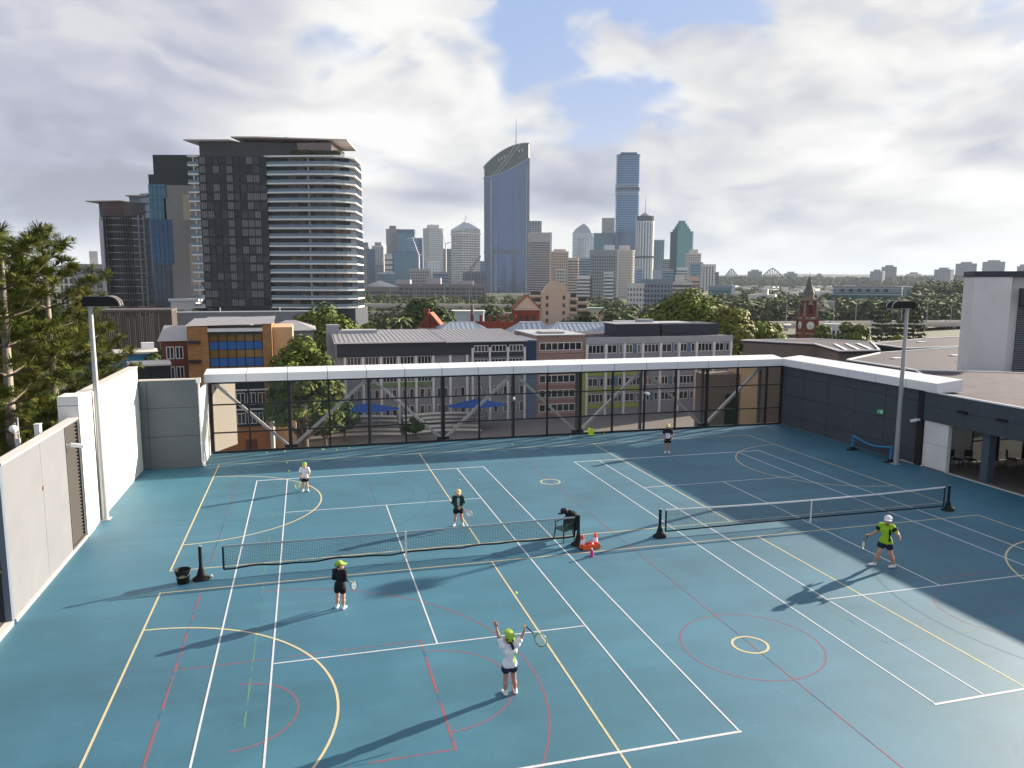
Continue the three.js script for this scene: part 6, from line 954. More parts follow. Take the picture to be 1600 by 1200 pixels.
function lowRoof(label, u0, u1, vr, ve, D, dep, m) { const b = at((u0 + u1) / 2, ve, D), w = at(u1, ve, D).distanceTo(at(u0, ve, D)), az = Math.atan2(b.x - EYE.x, -(b.z - EYE.z)), ye = b.y - GY, yr = ye + (ve - vr) * D / FOC * 0.7, t = thing('metal_roof_hall', label, 'building', [b.x, GY, b.z], -az * 0.6); part('wall', bx(-w / 2, w / 2, 0, ye, -dep, 0), M.schoolGrey, t); part('roof', quadMesh([[V3(-w / 2 - 0.3, ye, 0.4), V3(w / 2 + 0.3, ye, 0.4), V3(w / 2 - 2, yr, -dep / 2), V3(-w / 2 + 2, yr, -dep / 2)], [V3(w / 2 + 0.3, ye, 0.4), V3(w / 2 + 0.3, ye, -dep), V3(w / 2 - 2, yr, -dep / 2), V3(w / 2 - 2, yr, -dep / 2)], [V3(-w / 2 - 0.3, ye, -dep), V3(-w / 2 - 0.3, ye, 0.4), V3(-w / 2 + 2, yr, -dep / 2), V3(-w / 2 + 2, yr, -dep / 2)], [V3(w / 2, ye, -dep), V3(-w / 2, ye, -dep), V3(-w / 2 + 2, yr, -dep / 2), V3(w / 2 - 2, yr, -dep / 2)]]), m, t); part('ridge_cap', bar([-w / 2 + 2, yr, -dep / 2], [w / 2 - 2, yr, -dep / 2], 0.16, 0.16, 6), M.whiteMetal, t); for (let x = -w / 2 + 0.5; x < w / 2; x += 0.9) part('roof_rib', beamBox([x, ye + 0.02, 0.4], [clamp(x, -w / 2 + 2, w / 2 - 2), yr + 0.03, -dep / 2], 0.06, 0.06), m, t); }
lowRoof('blue grey metal roof left of the red parapet', 688, 765, 503, 517, 138, 14, M.blueRoof); lowRoof('blue grey hipped metal roof with white ridge in the middle', 798, 872, 499, 524, 125, 12, M.blueRoof); lowRoof('long blue grey metal roof behind the pale school block', 858, 968, 503, 519, 140, 14, M.blueRoof);
T(962, 1012, 501, 135, 'low dark flat roof block behind the pale school block', { name: 'roof_block', k: 0.4, core: M.charcoal, skin: M.metalRoof, hb: 0, ph: 0.5 });
{ const p = at(1128, 520, 160); }

// apartment tower
{
  const D = 258, m = D / FOC, b = at(430, 470, D), az = Math.atan2(b.x - EYE.x, -(b.z - EYE.z)), X = u => (u - 430) * m * 1.0, Y = v => at(430, v, D).y - GY, nF = 17, fl = (Y(244) - Y(480)) / 17;
  const t = thing('apartment_tower', 'dark glass apartment tower with curved white balconies', 'apartment tower', [b.x, GY, b.z], -YAW);
  const y0 = Y(480), wallM = mat(0.016, 0.021, 0.030, 0.12, { specularIntensity: 0.6 }), frameM = mat(0.020, 0.023, 0.030, 0.6), slabM = mat(0.66, 0.66, 0.67, 0.7), blind = mat(0.17, 0.165, 0.18, 0.5), balM = glass(0.14, 0.2, 0.25, 0.1, 0.35), dk = mat(0.06, 0.06, 0.07, 0.6);
  const yT = y0 + fl * nF, xL = X(322), xR = X(424);
  part('dark_core', prism([[X(312), -3], [xL, -0.6], [xL, 0], [xR, 0], [xR, -2.2], [X(555) - 2, -2.6], [X(555) - 1, -8], [X(545), -26], [X(318), -26]], 0, yT), wallM, t);
  part('dark_core_top', prism([[xL, -1], [xR - 4, -1], [X(520), -4], [X(522), -22], [xL, -22]], yT, Y(221)), dk, t);
  // balconies on the curved side: slab, glass front, recessed wall
  const curve = d => { const pts = []; for (let i = 0; i <= 10; i++) { const s = i / 10; pts.push([mix(xR - 0.6, X(556), s), 1.6 * Math.sin(s * 2.2) + d + (s > 0.82 ? -(s - 0.82) * 26 : 0)]); } return pts; };
  const front = curve(0), inner = [[X(553), -18], [xR, -18]];
  const R = rng(91);
  for (let i = 0; i <= nF; i++) {
    const y = y0 + i * fl;
    part('balcony_slab', prism([...curve(0), ...inner], y - 0.32, y + 0.18), slabM, t);
    if (i < nF) { const strip = []; for (let q = 0; q < 10; q++) strip.push([V3(front[q][0], y + 0.18, front[q][1] - 0.15), V3(front[q + 1][0], y + 0.18, front[q + 1][1] - 0.15), V3(front[q + 1][0], y + 1.15, front[q + 1][1] - 0.15), V3(front[q][0], y + 1.15, front[q][1] - 0.15)]); part('balustrade', quadMesh(strip), balM, t);
      for (let q = 0; q < 9; q++) { const x0 = mix(xR + 0.8, X(548), q / 9), w = (X(548) - xR) / 9; const o = R(); part('balcony_window', bx(x0, x0 + w * 0.86, y + 0.2, y + 2.6, -2.4, -2.3 + (q > 7 ? -1.5 : 0)), o < 0.45 ? wallM : o < 0.8 ? blind : mat(0.25, 0.17, 0.12, 0.5), t); }
      part('party_wall', bx(mix(xR, X(548), 0.5), mix(xR, X(548), 0.5) + 0.25, y + 0.18, y + fl - 0.32, -2.3, -0.3), slabM, t); }
    part('side_balcony_slab', bx(X(305), xL - 0.1, y - 0.3, y + 0.16, -4, 0.3), slabM, t); if (i < nF) { part('side_balustrade', bx(X(305) + 0.05, xL - 0.15, y + 0.16, y + 1.1, 0.18, 0.24), balM, t); part('side_post', bx(X(313), X(314.2), y + 0.16, y + fl - 0.3, -0.3, 0.0), slabM, t); }
  }
  // the flat dark front: a grid of mullions and windows, some with pale blinds
  const nx = 10, cw = (xR - xL) / nx;
  for (let i = 0; i <= nx; i++) part('front_mullion', bx(xL + i * cw - 0.09, xL + i * cw + 0.09, 0, yT, 0, 0.16), frameM, t);
  for (let k = 0; k < nF; k++) { const y = y0 + k * fl; part('front_spandrel', bx(xL, xR, y - 0.28, y + 0.28, 0.0, 0.12), frameM, t);
    for (let i = 0; i < nx; i++) { const o = R(), pale = [0, 4, 8, 7].includes(i) ? o < 0.72 : o < 0.12; if (pale) { const f = part('front_window', bx(xL + i * cw + 0.16, xL + (i + 1) * cw - 0.16, y + 0.4, y + 2.6, 0.0, 0.05), blind, t); part('window_bar', [bx(xL + i * cw + cw * 0.36, xL + i * cw + cw * 0.36 + 0.12, y + 0.4, y + 2.6, 0.05, 0.1), bx(xL + i * cw + cw * 0.66, xL + i * cw + cw * 0.66 + 0.12, y + 0.4, y + 2.6, 0.05, 0.1)], frameM, f); } else part('front_pane', bx(xL + i * cw + 0.14, xL + (i + 1) * cw - 0.14, y + 0.36, y + 2.72, 0.0, 0.03), o > 0.8 ? dk : wallM, t); } }
  // roofs: thin overhanging plates
  part('roof_plate', prism([[X(303), 1.4], [X(372), 1.6], [X(390), -10], [X(312), -20]], Y(221), Y(221) + 0.4), mat(0.50, 0.46, 0.44, 0.7), t);
  part('roof_plate', prism([[X(375), 1.6], [X(412), 1.6], [X(545), -3], [X(540), -24], [X(380), -24]], Y(216.5), Y(216.5) + 0.4), mat(0.50, 0.44, 0.42, 0.7), t);
  part('roof_soffit_box', bx(X(395), X(500), Y(221) + 0.42, Y(216.5), -20, -1), mat(0.10, 0.06, 0.06, 0.7), t);
  part('roof_room', bx(X(470), X(522), yT + 0.4, Y(221.5), -18, -1.6), glass(0.16, 0.13, 0.12, 0.2, 0.4), t); part('roof_dish', new THREE.SphereGeometry(1.2, 12, 8).scale(1.8, 0.6, 1).translate(X(363), Y(219) , -5), slabM, t); part('roof_pipe', cb(1, 1.1, 1, X(448), Y(216.5) + 0.4, -6), dk, t);
  const hedge = leaves([0.05, 0.065, 0.02], Array.from({ length: 16 }, (_, i) => ({ x: mix(X(466), X(534), i / 15), y: yT + 1.3, z: 0.2 - i * 0.05, r: 0.9, sq: 0.8 })), 1400, 0.25, rng(6)); part('roof_hedge', hedge, LEAF.dark, t);
  part('podium', bx(X(300), X(552), 0, y0 - 0.4, -25, -2.5), M.charcoal, t);
}
// concrete and glass tower beside it
{
  const D = 285, m = D / FOC, b = at(285, 470, D), az = Math.atan2(b.x - EYE.x, -(b.z - EYE.z)), X = u => (u - 285) * m, Y = v => at(285, v, D).y - GY, conc = mat(0.30, 0.29, 0.28, 0.85, { map: PLASTER }), warm = mat(0.52, 0.43, 0.34, 0.85, { map: PLASTER });
  const t = thing('concrete_tower', 'grey concrete tower with stepped teal glass and dark top box', 'tower', [b.x, GY, b.z], -YAW);
  part('concrete_wall', bx(X(268), X(322), 0, Y(289), -16, 0), conc, t); for (const [a, c, v0, v1] of [[294, 306, 304, 344], [300, 316, 380, 446]]) part('pale_panel', bx(X(a), X(c), Y(v1), Y(v0), 0.0, 0.1), warm, t);
  part('dark_top', bx(X(252), X(322), Y(289) + 0.02, Y(242), -16, 0.12), mat(0.030, 0.036, 0.045, 0.6), t); part('dark_side_top', bx(X(241.5), X(251.8), Y(288), Y(272), -15, -1), mat(0.035, 0.04, 0.05, 0.6), t);
  [[243, 269, 288, 310, G_.teal], [243, 264, 310, 343, G_.teal], [243, 274, 343, 412, G_.deep], [243, 270, 412, 500, G_.dark]].forEach(([a, c, v0, v1, g]) => { const p = part('glass_bay', bx(X(a), X(c) + 0.3, Y(v1), Y(v0), -14, 0.35), g, t); for (let y = Y(v1) + 0.8; y < Y(v0); y += 3.1) part('transom', bx(X(a), X(c) + 0.3, y, y + 0.14, 0.352, 0.42), M.frame, p); for (let x = X(a) + 1.4; x < X(c); x += 1.6) part('mullion', bx(x, x + 0.1, Y(v1), Y(v0), 0.352, 0.40), M.frame, p); });
  part('entry_box', bx(X(278), X(316), Y(490), Y(470), 1, 6), M.white, t); part('entry_roof', bx(X(275), X(321), Y(470), Y(466), 0.8, 6.4), M.whiteMetal, t);
}
// glass tower with curved front at left
{
  const D = 320, m = D / FOC, b = at(200, 470, D), az = Math.atan2(b.x - EYE.x, -(b.z - EYE.z)), X = u => (u - 200) * m, Y = v => at(200, v, D).y - GY;
  const t = thing('curved_apartment_tower', 'leftmost dark apartment tower with thin white floor lines', 'apartment tower', [b.x, GY, b.z], -YAW);
  const plan = [[X(158), -10], [X(160), -2], [X(166), 0]]; for (let i = 0; i <= 8; i++) plan.push([mix(X(170), X(216), i / 8), 0.6 + 2.0 * Math.sin(i / 8 * Math.PI)]); plan.push([X(222), -1.2], [X(236), -1.4], [X(238), -18], [X(162), -18]);
  part('core', prism(plan, 0, Y(337)), mat(0.018, 0.022, 0.028, 0.12, { specularIntensity: 0.7 }), t); part('upper_wall', prism(grow(plan, -0.2), Y(337) + 0.01, Y(316)), mat(0.10, 0.085, 0.085, 0.7), t);
  part('red_wall', bx(X(176), X(206), Y(334), Y(318), 2.2, 2.8), mat(0.10, 0.055, 0.06, 0.7), t); part('roof_plate', prism([[X(148), 1.5], [X(206), 4.2], [X(212), -16], [X(156), -18]], Y(316), Y(314.5)), mat(0.40, 0.31, 0.30, 0.7), t); part('roof_plate', bx(X(208), X(240), Y(307), Y(305), -16, 1), mat(0.36, 0.3, 0.3, 0.7), t); part('stair_core', bx(X(209), X(238), Y(337), Y(307), -14, -1.5), M.blueRoof, t);
  for (let i = 0; i < 17; i++) { const y = Y(342) - i * 2.78; if (y < 0) break; part('floor_line', prism(grow(plan, 0.32), y, y + 0.24), mat(0.45, 0.47, 0.5, 0.6), t); }
  part('white_column', bx(X(166), X(172), 0, Y(345), 0.8, 1.6), mat(0.5, 0.5, 0.56, 0.6), t); for (let i = 0; i < 12; i++) part('mullion', bx(X(176 + i * 3.7) - 0.08, X(176 + i * 3.7) + 0.08, 0, Y(338), 2.0, 2.9), M.frame, t); for (const u of [221, 229]) part('fin', bx(X(u), X(u) + 0.7, 0, Y(336), -1.3, -0.6), mat(0.25, 0.27, 0.32, 0.6), t);
  part('glass_wing', prism([[X(226), -1.5], [X(245), 0.4], [X(247), -16], [X(226), -18]], 0, Y(302)), glass(0.18, 0.22, 0.27, 0.12, 0.5), t); for (let i = 0; i < 15; i++) part('wing_line', bx(X(226), X(245), Y(305) - i * 3.3, Y(305) - i * 3.3 + 0.16, -1, 0.5), W_.slate, t);
}
// car park, grey podium wall, timber wall and streets at left
T(118, 176, 413, 360, 'concrete car park with dark open levels at left', { name: 'car_park', k: 0.7, inset: 5, core: W_.beige, skin: W_.beige, fl: 3.2, hb: 0.5, fin: 14, fw: 1.2, box: 0.2, boxM: W_.white });
T(95, 116, 415, 420, 'narrow pale tower left of the car park', { skin: W_.white, hb: 0.2, fin: 2.4 });
T(-12, 40, 430, 300, 'white building with vertical fins behind the pines', { core: G_.dark, skin: W_.white, hb: 0.2, fin: 3, fw: 1.4 });
T(22, 50, 458, 200, 'cream gabled house behind the pines', { name: 'house', skin: W_.cream, core: W_.cream, hb: 0, ph: 1 });
T(108, 140, 420, 520, 'teal topped slab far behind the car park', { core: G_.teal, skin: W_.beige, hb: 0.3 });
{ const p = at(390, 520, 228), az = Math.atan2(p.x - EYE.x, -(p.z - EYE.z)), m = 228 / FOC, t = thing('grey_podium_wall', 'long plain grey podium wall below the apartment tower', 'wall', [p.x, GY, p.z], -az); const h = at(390, 488, 228).y - GY; part('wall', bx(-128 * m, 120 * m, 0, h, -4, 0), mat(0.21, 0.225, 0.26, 0.85, { map: PLASTER }), t); part('coping', bx(-128.5 * m, 120.5 * m, h, h + 0.25, -4.1, 0.15), W_.steel, t); for (const x of [-20, -8, 9]) part('roof_lamp', bar([x, h + 0.25, -2], [x, h + 1.4, -2], 0.12), W_.white, t); }
{ const p = at(208, 540, 190), az = Math.atan2(p.x - EYE.x, -(p.z - EYE.z)), m = 190 / FOC, h = at(208, 487, 190).y - GY, t = thing('timber_slat_wall', 'brown building faced with uneven vertical timber slats', 'building', [p.x, GY, p.z], -az - 0.15); part('wall', bx(-44 * m, 58 * m, 0, h, -12, 0), mat(0.075, 0.06, 0.055, 0.9), t); const R = rng(17), ms = [mat(0.20, 0.165, 0.145, 0.85), mat(0.27, 0.23, 0.20, 0.85), mat(0.14, 0.115, 0.10, 0.85)]; for (let x = -43 * m; x < 40 * m; x += 0.42) { const y0 = R() * 2, y1 = h - R() * 1.6; part('slat', bx(x, x + 0.16, y0, y1, 0.0, 0.22), ms[Math.floor(R() * 3)], t); } part('cap', bx(-44.5 * m, 58.5 * m, h, h + 0.5, -12, 0.3), mat(0.12, 0.1, 0.1, 0.8), t); }
{ const p = at(215, 562, 120), az = Math.atan2(p.x - EYE.x, -(p.z - EYE.z)), t = thing('blue_shed', 'low shed with blue panel wall behind the left wall', 'building', [p.x, GY, p.z], -az), h = at(215, 553, 120).y - GY; part('wall', bx(-9, 2.6, 0, h, -6, 0), mat(0.05, 0.22, 0.42, 0.6), t); part('roof', bx(-9.4, 3, h, h + 0.3, -6.4, 0.6), M.pale, t); part('tank', cb(1.9, 1.1, 1.4, 1.6, h + 0.3, -5), M.whiteMetal, t); part('tank', cb(1.6, 0.9, 1.4, -5.2, h + 0.3, -5), M.whiteMetal, t); const q = thing('dark_carport', 'dark steel carport with pale roof edge behind the corner wall', 'carport', [at(245, 595, 75).x, GY, at(245, 595, 75).z], -az); const hh = at(245, 571, 75).y - GY; part('roof', bx(-2.6, 1.4, hh, hh + 0.16, -4, 0.4), M.pale, q); for (const x of [-2.4, -0.6, 1.2]) part('post', bx(x, x + 0.12, 0, hh, 0, 0.12), M.frame, q); part('back', bx(-2.6, 1.4, 0, hh, -4, -3.8), M.charcoal, q); }
// clock tower
{
  const D = 230, m = D / FOC, b = at(1260, 530, D), az = Math.atan2(b.x - EYE.x, -(b.z - EYE.z)), Y = v => at(1260, v, D).y - GY, br = mat(0.22, 0.058, 0.042, 0.9, { map: GRAIN }), st = mat(0.27, 0.20, 0.165, 0.85, { map: GRAIN }), lead = mat(0.115, 0.12, 0.105, 0.7);
  const t = thing('clock_tower', 'red brick clock tower with grey spire and white dials', 'tower', [b.x, GY, b.z], -az + 0.42);
  const w = 27 * m, h2 = w / 2 * 0.80;
  part('shaft', bx(-h2, h2, 0, Y(497), -h2, h2), br, t);
  for (const [a, c] of [[-1, -1], [1, -1], [1, 1], [-1, 1]]) part('corner_pilaster', cb(0.7, Y(494), 0.7, a * h2, 0, c * h2), br, t);
  for (const v of [521, 498]) part('cornice', bx(-h2 - 0.3, h2 + 0.3, Y(v) - 0.2, Y(v) + 0.3, -h2 - 0.3, h2 + 0.3), st, t);
  const yd = Y(508), r = 1.25; for (const [tx, ry] of [[0, 0], [1, -Math.PI / 2], [2, Math.PI / 2]]) {   // dials on the three faces in view
    const d = part('dial', new THREE.CylinderGeometry(r, r, 0.12, 32).rotateX(Math.PI / 2).translate(0, yd, h2 + 0.08).rotateY(ry === 0 ? 0 : ry), mat(0.70, 0.70, 0.68, 0.5), t);
    part('dial_rim', new THREE.TorusGeometry(r, 0.12, 8, 36).translate(0, yd, h2 + 0.13).rotateY(ry), st, d);
    part('hour_hand', beamBox([0, yd, h2 + 0.17], [-0.42, yd - 0.50, h2 + 0.17], 0.04, 0.12).rotateY(ry), M.black, d); part('minute_hand', beamBox([0, yd, h2 + 0.2], [0.25, yd - 0.95, h2 + 0.2], 0.04, 0.09).rotateY(ry), M.black, d);
    const mk = []; for (let i = 0; i < 12; i++) { const g = bx(-0.05, 0.05, 0.82 * r, 0.95 * r, -0.01, 0.01); g.rotateZ(i / 12 * 6.2832); g.translate(0, yd, h2 + 0.15); mk.push(g.rotateY(ry)); } part('hour_marks', mk, M.black, d);
  }
  part('belfry', bx(-h2 * 0.82, h2 * 0.82, Y(497) + 0.3, Y(470), -h2 * 0.82, h2 * 0.82), br, t); for (const ry of [0, -Math.PI / 2, Math.PI / 2]) { const g = [bx(-0.55, 0.55, Y(490), Y(479), h2 * 0.82, h2 * 0.82 + 0.05), bar([0, Y(479), h2 * 0.82], [0, Y(479), h2 * 0.82 + 0.05], 0.55, 0.55, 16)]; part('belfry_arch', g.map(q => q.rotateY(ry)), mat(0.05, 0.03, 0.03, 0.9), t); part('pediment', new THREE.CylinderGeometry(0.01, 1.9, 1.5, 3, 1).scale(1, 1, 0.25).translate(0, Y(472), h2 * 0.9).rotateY(ry), st, t); }
  for (const [a, c] of [[-1, -1], [1, -1], [1, 1], [-1, 1]]) part('turret', [bar([a * h2 * 0.9, Y(497), c * h2 * 0.9], [a * h2 * 0.9, Y(478), c * h2 * 0.9], 0.42, 0.36, 8), new THREE.ConeGeometry(0.45, 1.6, 8).translate(a * h2 * 0.9, Y(478) + 0.8, c * h2 * 0.9)], st, t);
  part('belfry_cornice', bx(-h2 * 0.98, h2 * 0.98, Y(470), Y(467), -h2 * 0.98, h2 * 0.98), st, t);
  part('drum', new THREE.CylinderGeometry(h2 * 0.72, h2 * 0.84, Y(459) - Y(467), 8).translate(0, (Y(459) + Y(467)) / 2, 0), st, t);
  part('spire', new THREE.LatheGeometry([[h2 * 0.88, Y(459)], [h2 * 0.66, Y(454)], [h2 * 0.44, Y(446)], [h2 * 0.26, Y(438)], [0.12, Y(431)], [0.0, Y(430)]].map(a => new THREE.Vector2(...a)), 8), lead, t);
  for (let i = 0; i < 4; i++) { const a = i * Math.PI / 2; part('dormer', new THREE.ConeGeometry(0.5, 1.3, 4).translate(h2 * 0.62, Y(455), 0).rotateY(a), st, t); } part('finial', bar([0, Y(431), 0], [0, Y(425), 0], 0.09, 0.03, 6), lead, t);
}
// viaducts with lamps and vehicles
function viaduct(name, label, u0, v0, D0, u1, v1, D1, wd, m) { const a = at(u0, v0, D0), b = at(u1, v1, D1), y = (a.y + b.y) / 2, t = thing(name, label, 'bridge', [0, 0, 0]); const d = V3(b.x - a.x, 0, b.z - a.z), L = d.length(), n = Math.round(L / 22); d.normalize();
  part('deck', beamBox([a.x, a.y - 0.9, a.z], [b.x, b.y - 0.9, b.z], wd, 1.2), m, t); const s = V3(-d.z, 0, d.x); for (const q of [-1, 1]) part('parapet', beamBox([a.x + s.x * q * wd * 0.48, a.y + 0.2, a.z + s.z * q * wd * 0.48], [b.x + s.x * q * wd * 0.48, b.y + 0.2, b.z + s.z * q * wd * 0.48], 0.3, 1.0), W_.cream, t);
  for (let i = 0; i <= n; i++) { const p = a.clone().lerp(b, i / n); part('pier', [cb(1.4, p.y - 2.4 - GY, 3, p.x, GY, p.z), cb(2, 1.0, wd * 0.8, p.x, p.y - 2.5, p.z)], m, t); } return [a, b]; }
M.viaduct = mat(0.46, 0.44, 0.41, 0.85, { map: PLASTER });
const [va, vb] = viaduct('viaduct', 'pale concrete road viaduct crossing behind the clock tower', 1215, 506, 300, 1560, 503, 380, 14, M.viaduct);
const [vc, vd] = viaduct('viaduct', 'long pale road viaduct left of the peach building', 545, 476, 400, 850, 478, 430, 12, M.viaduct);
viaduct('viaduct', 'lower pale road ramp behind the dark dome-shaped fig', 560, 489, 330, 835, 491, 350, 9, M.viaduct);
{ const p = at(735, 500, 260), t = thing('white_hall', 'plain white hall wall beside the dark dome-shaped fig', 'building', [p.x, GY, p.z], -0.25); const h = at(735, 487, 260).y - GY; part('wall', bx(-6.5, 4.5, 0, h, -8, 0), W_.steel, t); part('roof', bx(-6.8, 4.8, h, h + 0.3, -8.2, 0.3), W_.white, t); }
const ORD = ['first', 'second', 'third', 'fourth', 'fifth', 'sixth', 'seventh', 'eighth', 'ninth'];
const lampAt = (p, h, l) => { const t = thing('street_lamp', l, 'street lamp', [p.x, p.y, p.z], 0, 'lamps along the viaducts'); part('pole', bar([0, 0, 0], [0, h, 0], 0.14, 0.09, 6), W_.grey, t); part('arm', bar([0, h, 0], [1.6, h + 0.5, 0], 0.08, 0.06, 5), W_.grey, t); part('lamp_head', cb(1.1, 0.22, 0.45, 2.0, h + 0.42, 0), W_.white, t); };
[0.03, 0.12, 0.21, 0.30, 0.42, 0.5, 0.62, 0.74, 0.86].forEach((s, i) => lampAt(va.clone().lerp(vb, s), 9.5, `${ORD[i]} street lamp from the left on the viaduct behind the clock tower`)); [0.08, 0.2, 0.33, 0.47, 0.6, 0.74, 0.88].forEach((s, i) => lampAt(vc.clone().lerp(vd, s), 10, `${ORD[i]} street lamp from the left on the viaduct beside the peach building`));
function car(p, turn, m, label) { const t = thing('car', label, 'car', [p.x, p.y - 0.3, p.z], turn, 'vehicles on the right viaduct'); const s = new THREE.Shape([[-2.1, 0.35], [2.1, 0.35], [2.15, 0.8], [1.2, 0.95], [0.6, 1.42], [-1.1, 1.45], [-1.9, 0.95], [-2.15, 0.85]].map(a => new THREE.Vector2(...a))); part('body', new THREE.ExtrudeGeometry(s, { depth: 1.6, bevelSize: 0.06, bevelThickness: 0.06, bevelSegments: 2 }).translate(0, 0, -0.8), m, t); part('window', bx(-1.2, 0.75, 0.98, 1.3, -0.88, 0.88), M.glassDark, t); for (const x of [-1.3, 1.3]) for (const z of [-0.8, 0.8]) { const w = part('wheel', bar([x, 0.33, z - 0.1], [x, 0.33, z + 0.1], 0.33, 0.33, 14), M.black, t); part('rim', bar([x, 0.33, z - 0.12], [x, 0.33, z + 0.12], 0.18, 0.18, 10), W_.steel, w); } }
[[0.17, 'white car at the left end of the right viaduct', W_.white], [0.36, 'grey car on the right viaduct near the round tree', W_.grey], [0.44, 'white car on the right viaduct behind the tiered pines', W_.white], [0.58, 'dark car on the right viaduct behind the floodlight', W_.slate], [0.68, 'white car right of the floodlight on the viaduct', W_.white], [0.8, 'white car farthest right on the viaduct', W_.white]].forEach(([s, l, m]) => { const p = va.clone().lerp(vb, s), d = Math.atan2(-(vb.z - va.z), vb.x - va.x); car(p.add(V3(0, 0, 3)), d, m, l); });
// right: hospital, offices and the far towers
T(1153, 1236, 471, 560, 'long white hospital block with blue window bands', { name: 'hospital_block', k: 0.35, rot: -0.12, core: G_.pale, skin: W_.white, fl: 4, hb: 0.45, extra: (t, w, d, h) => { part('upper_block', bx(-w * 0.3, w * 0.2, h, h + 5, -d / 2, d * 0.2), W_.white, t); part('upper_block', bx(-w * 0.05, w * 0.05, h + 5, h + 9, -d / 2, 0), W_.cream, t); } });
T(1308, 1404, 447, 560, 'grey green glass office with white floor lines', { k: 0.35, rot: -0.05, core: G_.teal, skin: W_.steel, fl: 4.1, hb: 0.18, bo: 0.8, ph: 5, top: W_.grey, extra: (t, w, d, h) => { for (let i = 0; i < 6; i++) part('roof_slot', bx(-w * 0.4 + i * w * 0.13, -w * 0.34 + i * w * 0.13, h - 4, h - 2, d / 2 + 0.52, d / 2 + 0.6), M.glassDark, t); } });
T(1398, 1420, 448, 575, 'dark glass end block beside the grey green office', { core: G_.teal, skin: W_.grey, hb: 0.1, fin: 5 });
T(1276, 1302, 470, 420, 'plain beige shed wall right of the clock tower', { core: W_.beige, skin: W_.beige, hb: 0, k: 0.5 });
T(1292, 1335, 506, 290, 'white colonnade building under the right viaduct', { k: 0.3, core: M.glassDark, skin: W_.white, hb: 0.3, fl: 5, fin: 1.6, fw: 0.6 });
T(1235, 1275, 535, 175, 'low pale roof before the clock tower base', { name: 'roof_block', core: W_.grey, skin: W_.steel, hb: 0, ph: 0.6, k: 0.6 });
const far = [[1361, 1382, 424, 'low far block left of the two-stepped far tower'], [1379, 1400, 417, 'two-stepped far grey block on the right horizon'], [1417, 1438, 428, 'far white apartment block on the right horizon'], [1462, 1489, 421, 'far grey tower with small roof right of the white block'], [1496, 1524, 412, 'far boxy tower with hipped cap near the stair tower'], [1538, 1568, 409, 'far tower with hipped cap above the stair tower'], [1591, 1606, 416, 'far tower cut by the right picture edge'], [1169, 1190, 424, 'far low block on the ridge between the bridge arches'], [1226, 1245, 427, 'far low block right of the second bridge arch'], [1068, 1086, 428, 'far block low at the skyline end'], [1275, 1285, 430, 'far small block right of the clock tower spire']];
far.forEach(([a, c, v, l], i) => T(a, c, v, 2100 + (i % 3) * 150, l, { rot: 0.3 * ((i % 3) - 1), k: 0.7, core: W_.slate, skin: i === 2 ? W_.white : W_.grey, fl: 6, hb: 0.5, fin: 8, fw: 3, box: 0.55, boxH: 5, boxM: W_.grey }));
// far steel bridge: two arches of trusswork
{
  const D = 2600, t = thing('steel_bridge', 'far cantilever steel bridge with two peaked trusses on the horizon', 'bridge', [0, 0, 0]), s = mat(0.12, 0.13, 0.15, 0.7), P = (u, v) => at(u, v, D);
  const deck = [P(1110, 433), P(1250, 434)]; part('deck', bar(deck[0], deck[1], 4, 4, 6), s, t);
  for (const [uc, vt, hw] of [[1143, 420, 10], [1207, 419, 15]]) { const g = [], top = u => vt + 12 * Math.pow(Math.abs(u - uc) / hw, 1.3); for (let i = -4; i < 4; i++) { const a = uc + i * hw / 4, b = uc + (i + 1) * hw / 4; g.push(bar(P(a, top(a)), P(b, top(b)), 1.8, 1.8, 5), bar(P(a, top(a)), P(a, 433.5), 1.2, 1.2, 5), bar(P(a, 433.5), P(b, top(b)), 0.9, 0.9, 4)); } part('truss', g, s, t); }
}
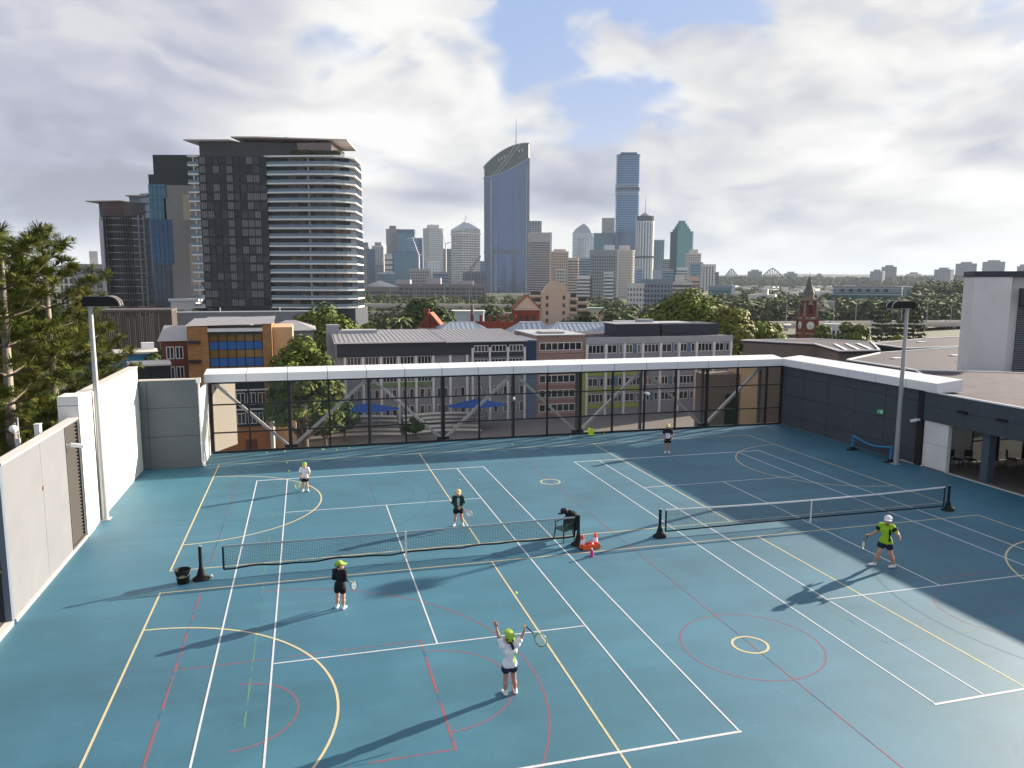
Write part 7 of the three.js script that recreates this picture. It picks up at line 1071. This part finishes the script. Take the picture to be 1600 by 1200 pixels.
// hills: far ridge and wooded nearer slopes
{
  const ridge = (name, D, us, vs, dep, m, seed) => { const P = [], I = [], U = [], N = [], cols = us.length * 12; const pt = (u, v) => at(u, v, D); const interp = u => { for (let i = 0; i < us.length - 1; i++) if (u <= us[i + 1]) return mix(vs[i], vs[i + 1], sstep(us[i], us[i + 1], u)); return vs[vs.length - 1]; };
    for (let i = 0; i <= cols; i++) { const u = mix(us[0], us[us.length - 1], i / cols), c = pt(u, interp(u) + 2.0 * (fbm(u * 0.09, seed, 3, 4) - 0.5)), away = V3(c.x - EYE.x, 0, c.z - EYE.z).normalize(); for (let q = 0; q <= 6; q++) { const s = q / 6, h = Math.sin(s * Math.PI), y = mix(GY - 2, c.y, Math.pow(h, 0.8)) + (q > 0 && q < 6 ? 10 * (fbm(u * 0.05, s * 4, seed, 4) - 0.5) * h * 0.6 : 0); P.push(c.x + away.x * (s - 0.5) * dep, y, c.z + away.z * (s - 0.5) * dep); U.push(u * 0.05, s * 3); } }
    for (let i = 0; i < cols; i++) for (let q = 0; q < 6; q++) { const k = i * 7 + q; I.push(k, k + 7, k + 1, k + 1, k + 7, k + 8); } const g = new THREE.BufferGeometry(); g.setAttribute('position', new THREE.Float32BufferAttribute(P, 3)); g.setAttribute('uv', new THREE.Float32BufferAttribute(U, 2)); g.setIndex(I); g.computeVertexNormals(); struct(name, g, m); return interp; };
  const woodM = mat(0.026, 0.040, 0.032, 0.95, { side: THREE.DoubleSide, map: GRAIN });
  ridge('far_hills', 5200, [-300, 0, 300, 560, 900, 1120, 1240, 1400, 1600, 1900], [434, 434, 435, 435, 434, 430, 428, 429, 428, 428], 1500, woodM, 4);
  const crest = ridge('near_hills', 2300, [1060, 1130, 1180, 1250, 1320, 1420, 1520, 1650, 1900], [444, 439, 437, 438, 438, 437, 436, 436, 438], 700, woodM, 9);
  // woods that read as one mass: leaf clumps by the thousand
  const clump = leaves([0.055, 0.078, 0.024], [{ x: 0, y: 0.5, z: 0, r: 0.6, sq: 0.8 }, { x: 0.4, y: 0.35, z: 0.2, r: 0.42, sq: 0.8 }, { x: -0.35, y: 0.4, z: -0.2, r: 0.45, sq: 0.8 }, { x: 0.1, y: 0.85, z: -0.1, r: 0.35, sq: 0.9 }], 170, 0.10, rng(3));
  const woodLeaf = mat(1, 1, 1, 0.85, { vertexColors: true, side: THREE.DoubleSide });
  const wood = (name, label, list, seed) => { const R = rng(seed), im = new THREE.InstancedMesh(clump, woodLeaf, list.length); im.name = name; const m4 = new THREE.Matrix4(), q = new THREE.Quaternion(); list.forEach(([p, w, h], i) => { q.setFromAxisAngle(V3(0, 1, 0), R() * 6.28); m4.compose(p, q, V3(w, h, w)); im.setMatrixAt(i, m4); const k = 0.65 + 0.7 * R(), y = 0.9 + 0.3 * R(); im.setColorAt(i, new THREE.Color().setRGB(k * y, k, k * 0.9)); }); im.castShadow = im.receiveShadow = true; scene.add(im); im.userData = { kind: 'stuff', label, category: 'trees' }; };
  const scatter = (n, seed, u0, u1, D0, D1, hMin, hMax, skip) => { const R = rng(seed), o = []; while (o.length < n) { const u = mix(u0, u1, R()), D = D0 * Math.pow(D1 / D0, R()), p = at(u, 500, D); p.y = GY - 0.5; const h = mix(hMin, hMax, R()); if (skip && skip(u, D)) { if (R() < 0.9) continue; } o.push([p, h * (0.9 + 0.5 * R()), h]); } return o; };
  wood('distant_woods', 'hazy wooded suburbs spreading to the hills at right', scatter(2500, 5, 1120, 1680, 560, 2600, 6, 12), 8);
  const hillTrees = []; { const R = rng(41); for (let i = 0; i < 420; i++) { const u = mix(1425, 1640, R()), D = mix(620, 900, R()), p = at(u, 470, D); p.y = GY + clamp((D - 600) / 300, 0, 1) * 7 + clamp((u - 1420) / 80, 0, 1) * 3 - 3; const h = 7 + 8 * R(); hillTrees.push([p, h, h * 1.15]); } }
  const ridgeTrees = []; { const R = rng(43); for (let i = 0; i < 1500; i++) { const u = mix(1090, 1700, R()), s = mix(0.12, 0.52, R()), c = at(u, crest(u), 2300), aw = V3(c.x - EYE.x, 0, c.z - EYE.z).normalize(), h = 7 + 7 * R(); ridgeTrees.push([V3(c.x + aw.x * (s - 0.5) * 700, mix(GY - 2, c.y, Math.pow(Math.sin(s * Math.PI), 0.8)) - 3, c.z + aw.z * (s - 0.5) * 700), h * 1.3, h]); } }
  wood('ridge_woods', 'far wooded ridge along the right horizon', ridgeTrees, 21);
  wood('wooded_slope', 'dense wooded slope left of the white stair tower', hillTrees, 12);
  wood('riverside_trees', 'band of trees along the viaducts in the middle distance', [...scatter(330, 15, 540, 1130, 300, 760, 5, 9.5), ...scatter(420, 16, 1130, 1560, 390, 600, 6, 11), ...scatter(160, 18, -60, 320, 230, 500, 6, 11)], 14);
  // scattered suburb roofs
  const R = rng(66), g = []; for (let i = 0; i < 420; i++) { const p = at(mix(1110, 1660, R()), 480, mix(640, 2500, R())), w = 8 + 14 * R(), h = 7 + 7 * R(); const k = cb(w, h, w * 0.7); k.rotateY(R() * 3); k.translate(p.x, GY, p.z); g.push(k); } const sub = single('suburb_roofs', g, W_.white, 'pale house roofs scattered among far trees at right', 'houses'); sub.userData.kind = 'stuff';
}

// the air between here and the hills
scene.fog = new THREE.FogExp2(new THREE.Color(0.72, 0.85, 1.0), 0.00007);

scene.traverse(o => { if (o.isMesh) { o.castShadow = true; o.receiveShadow = true; } });
renderer.render(scene, camera);
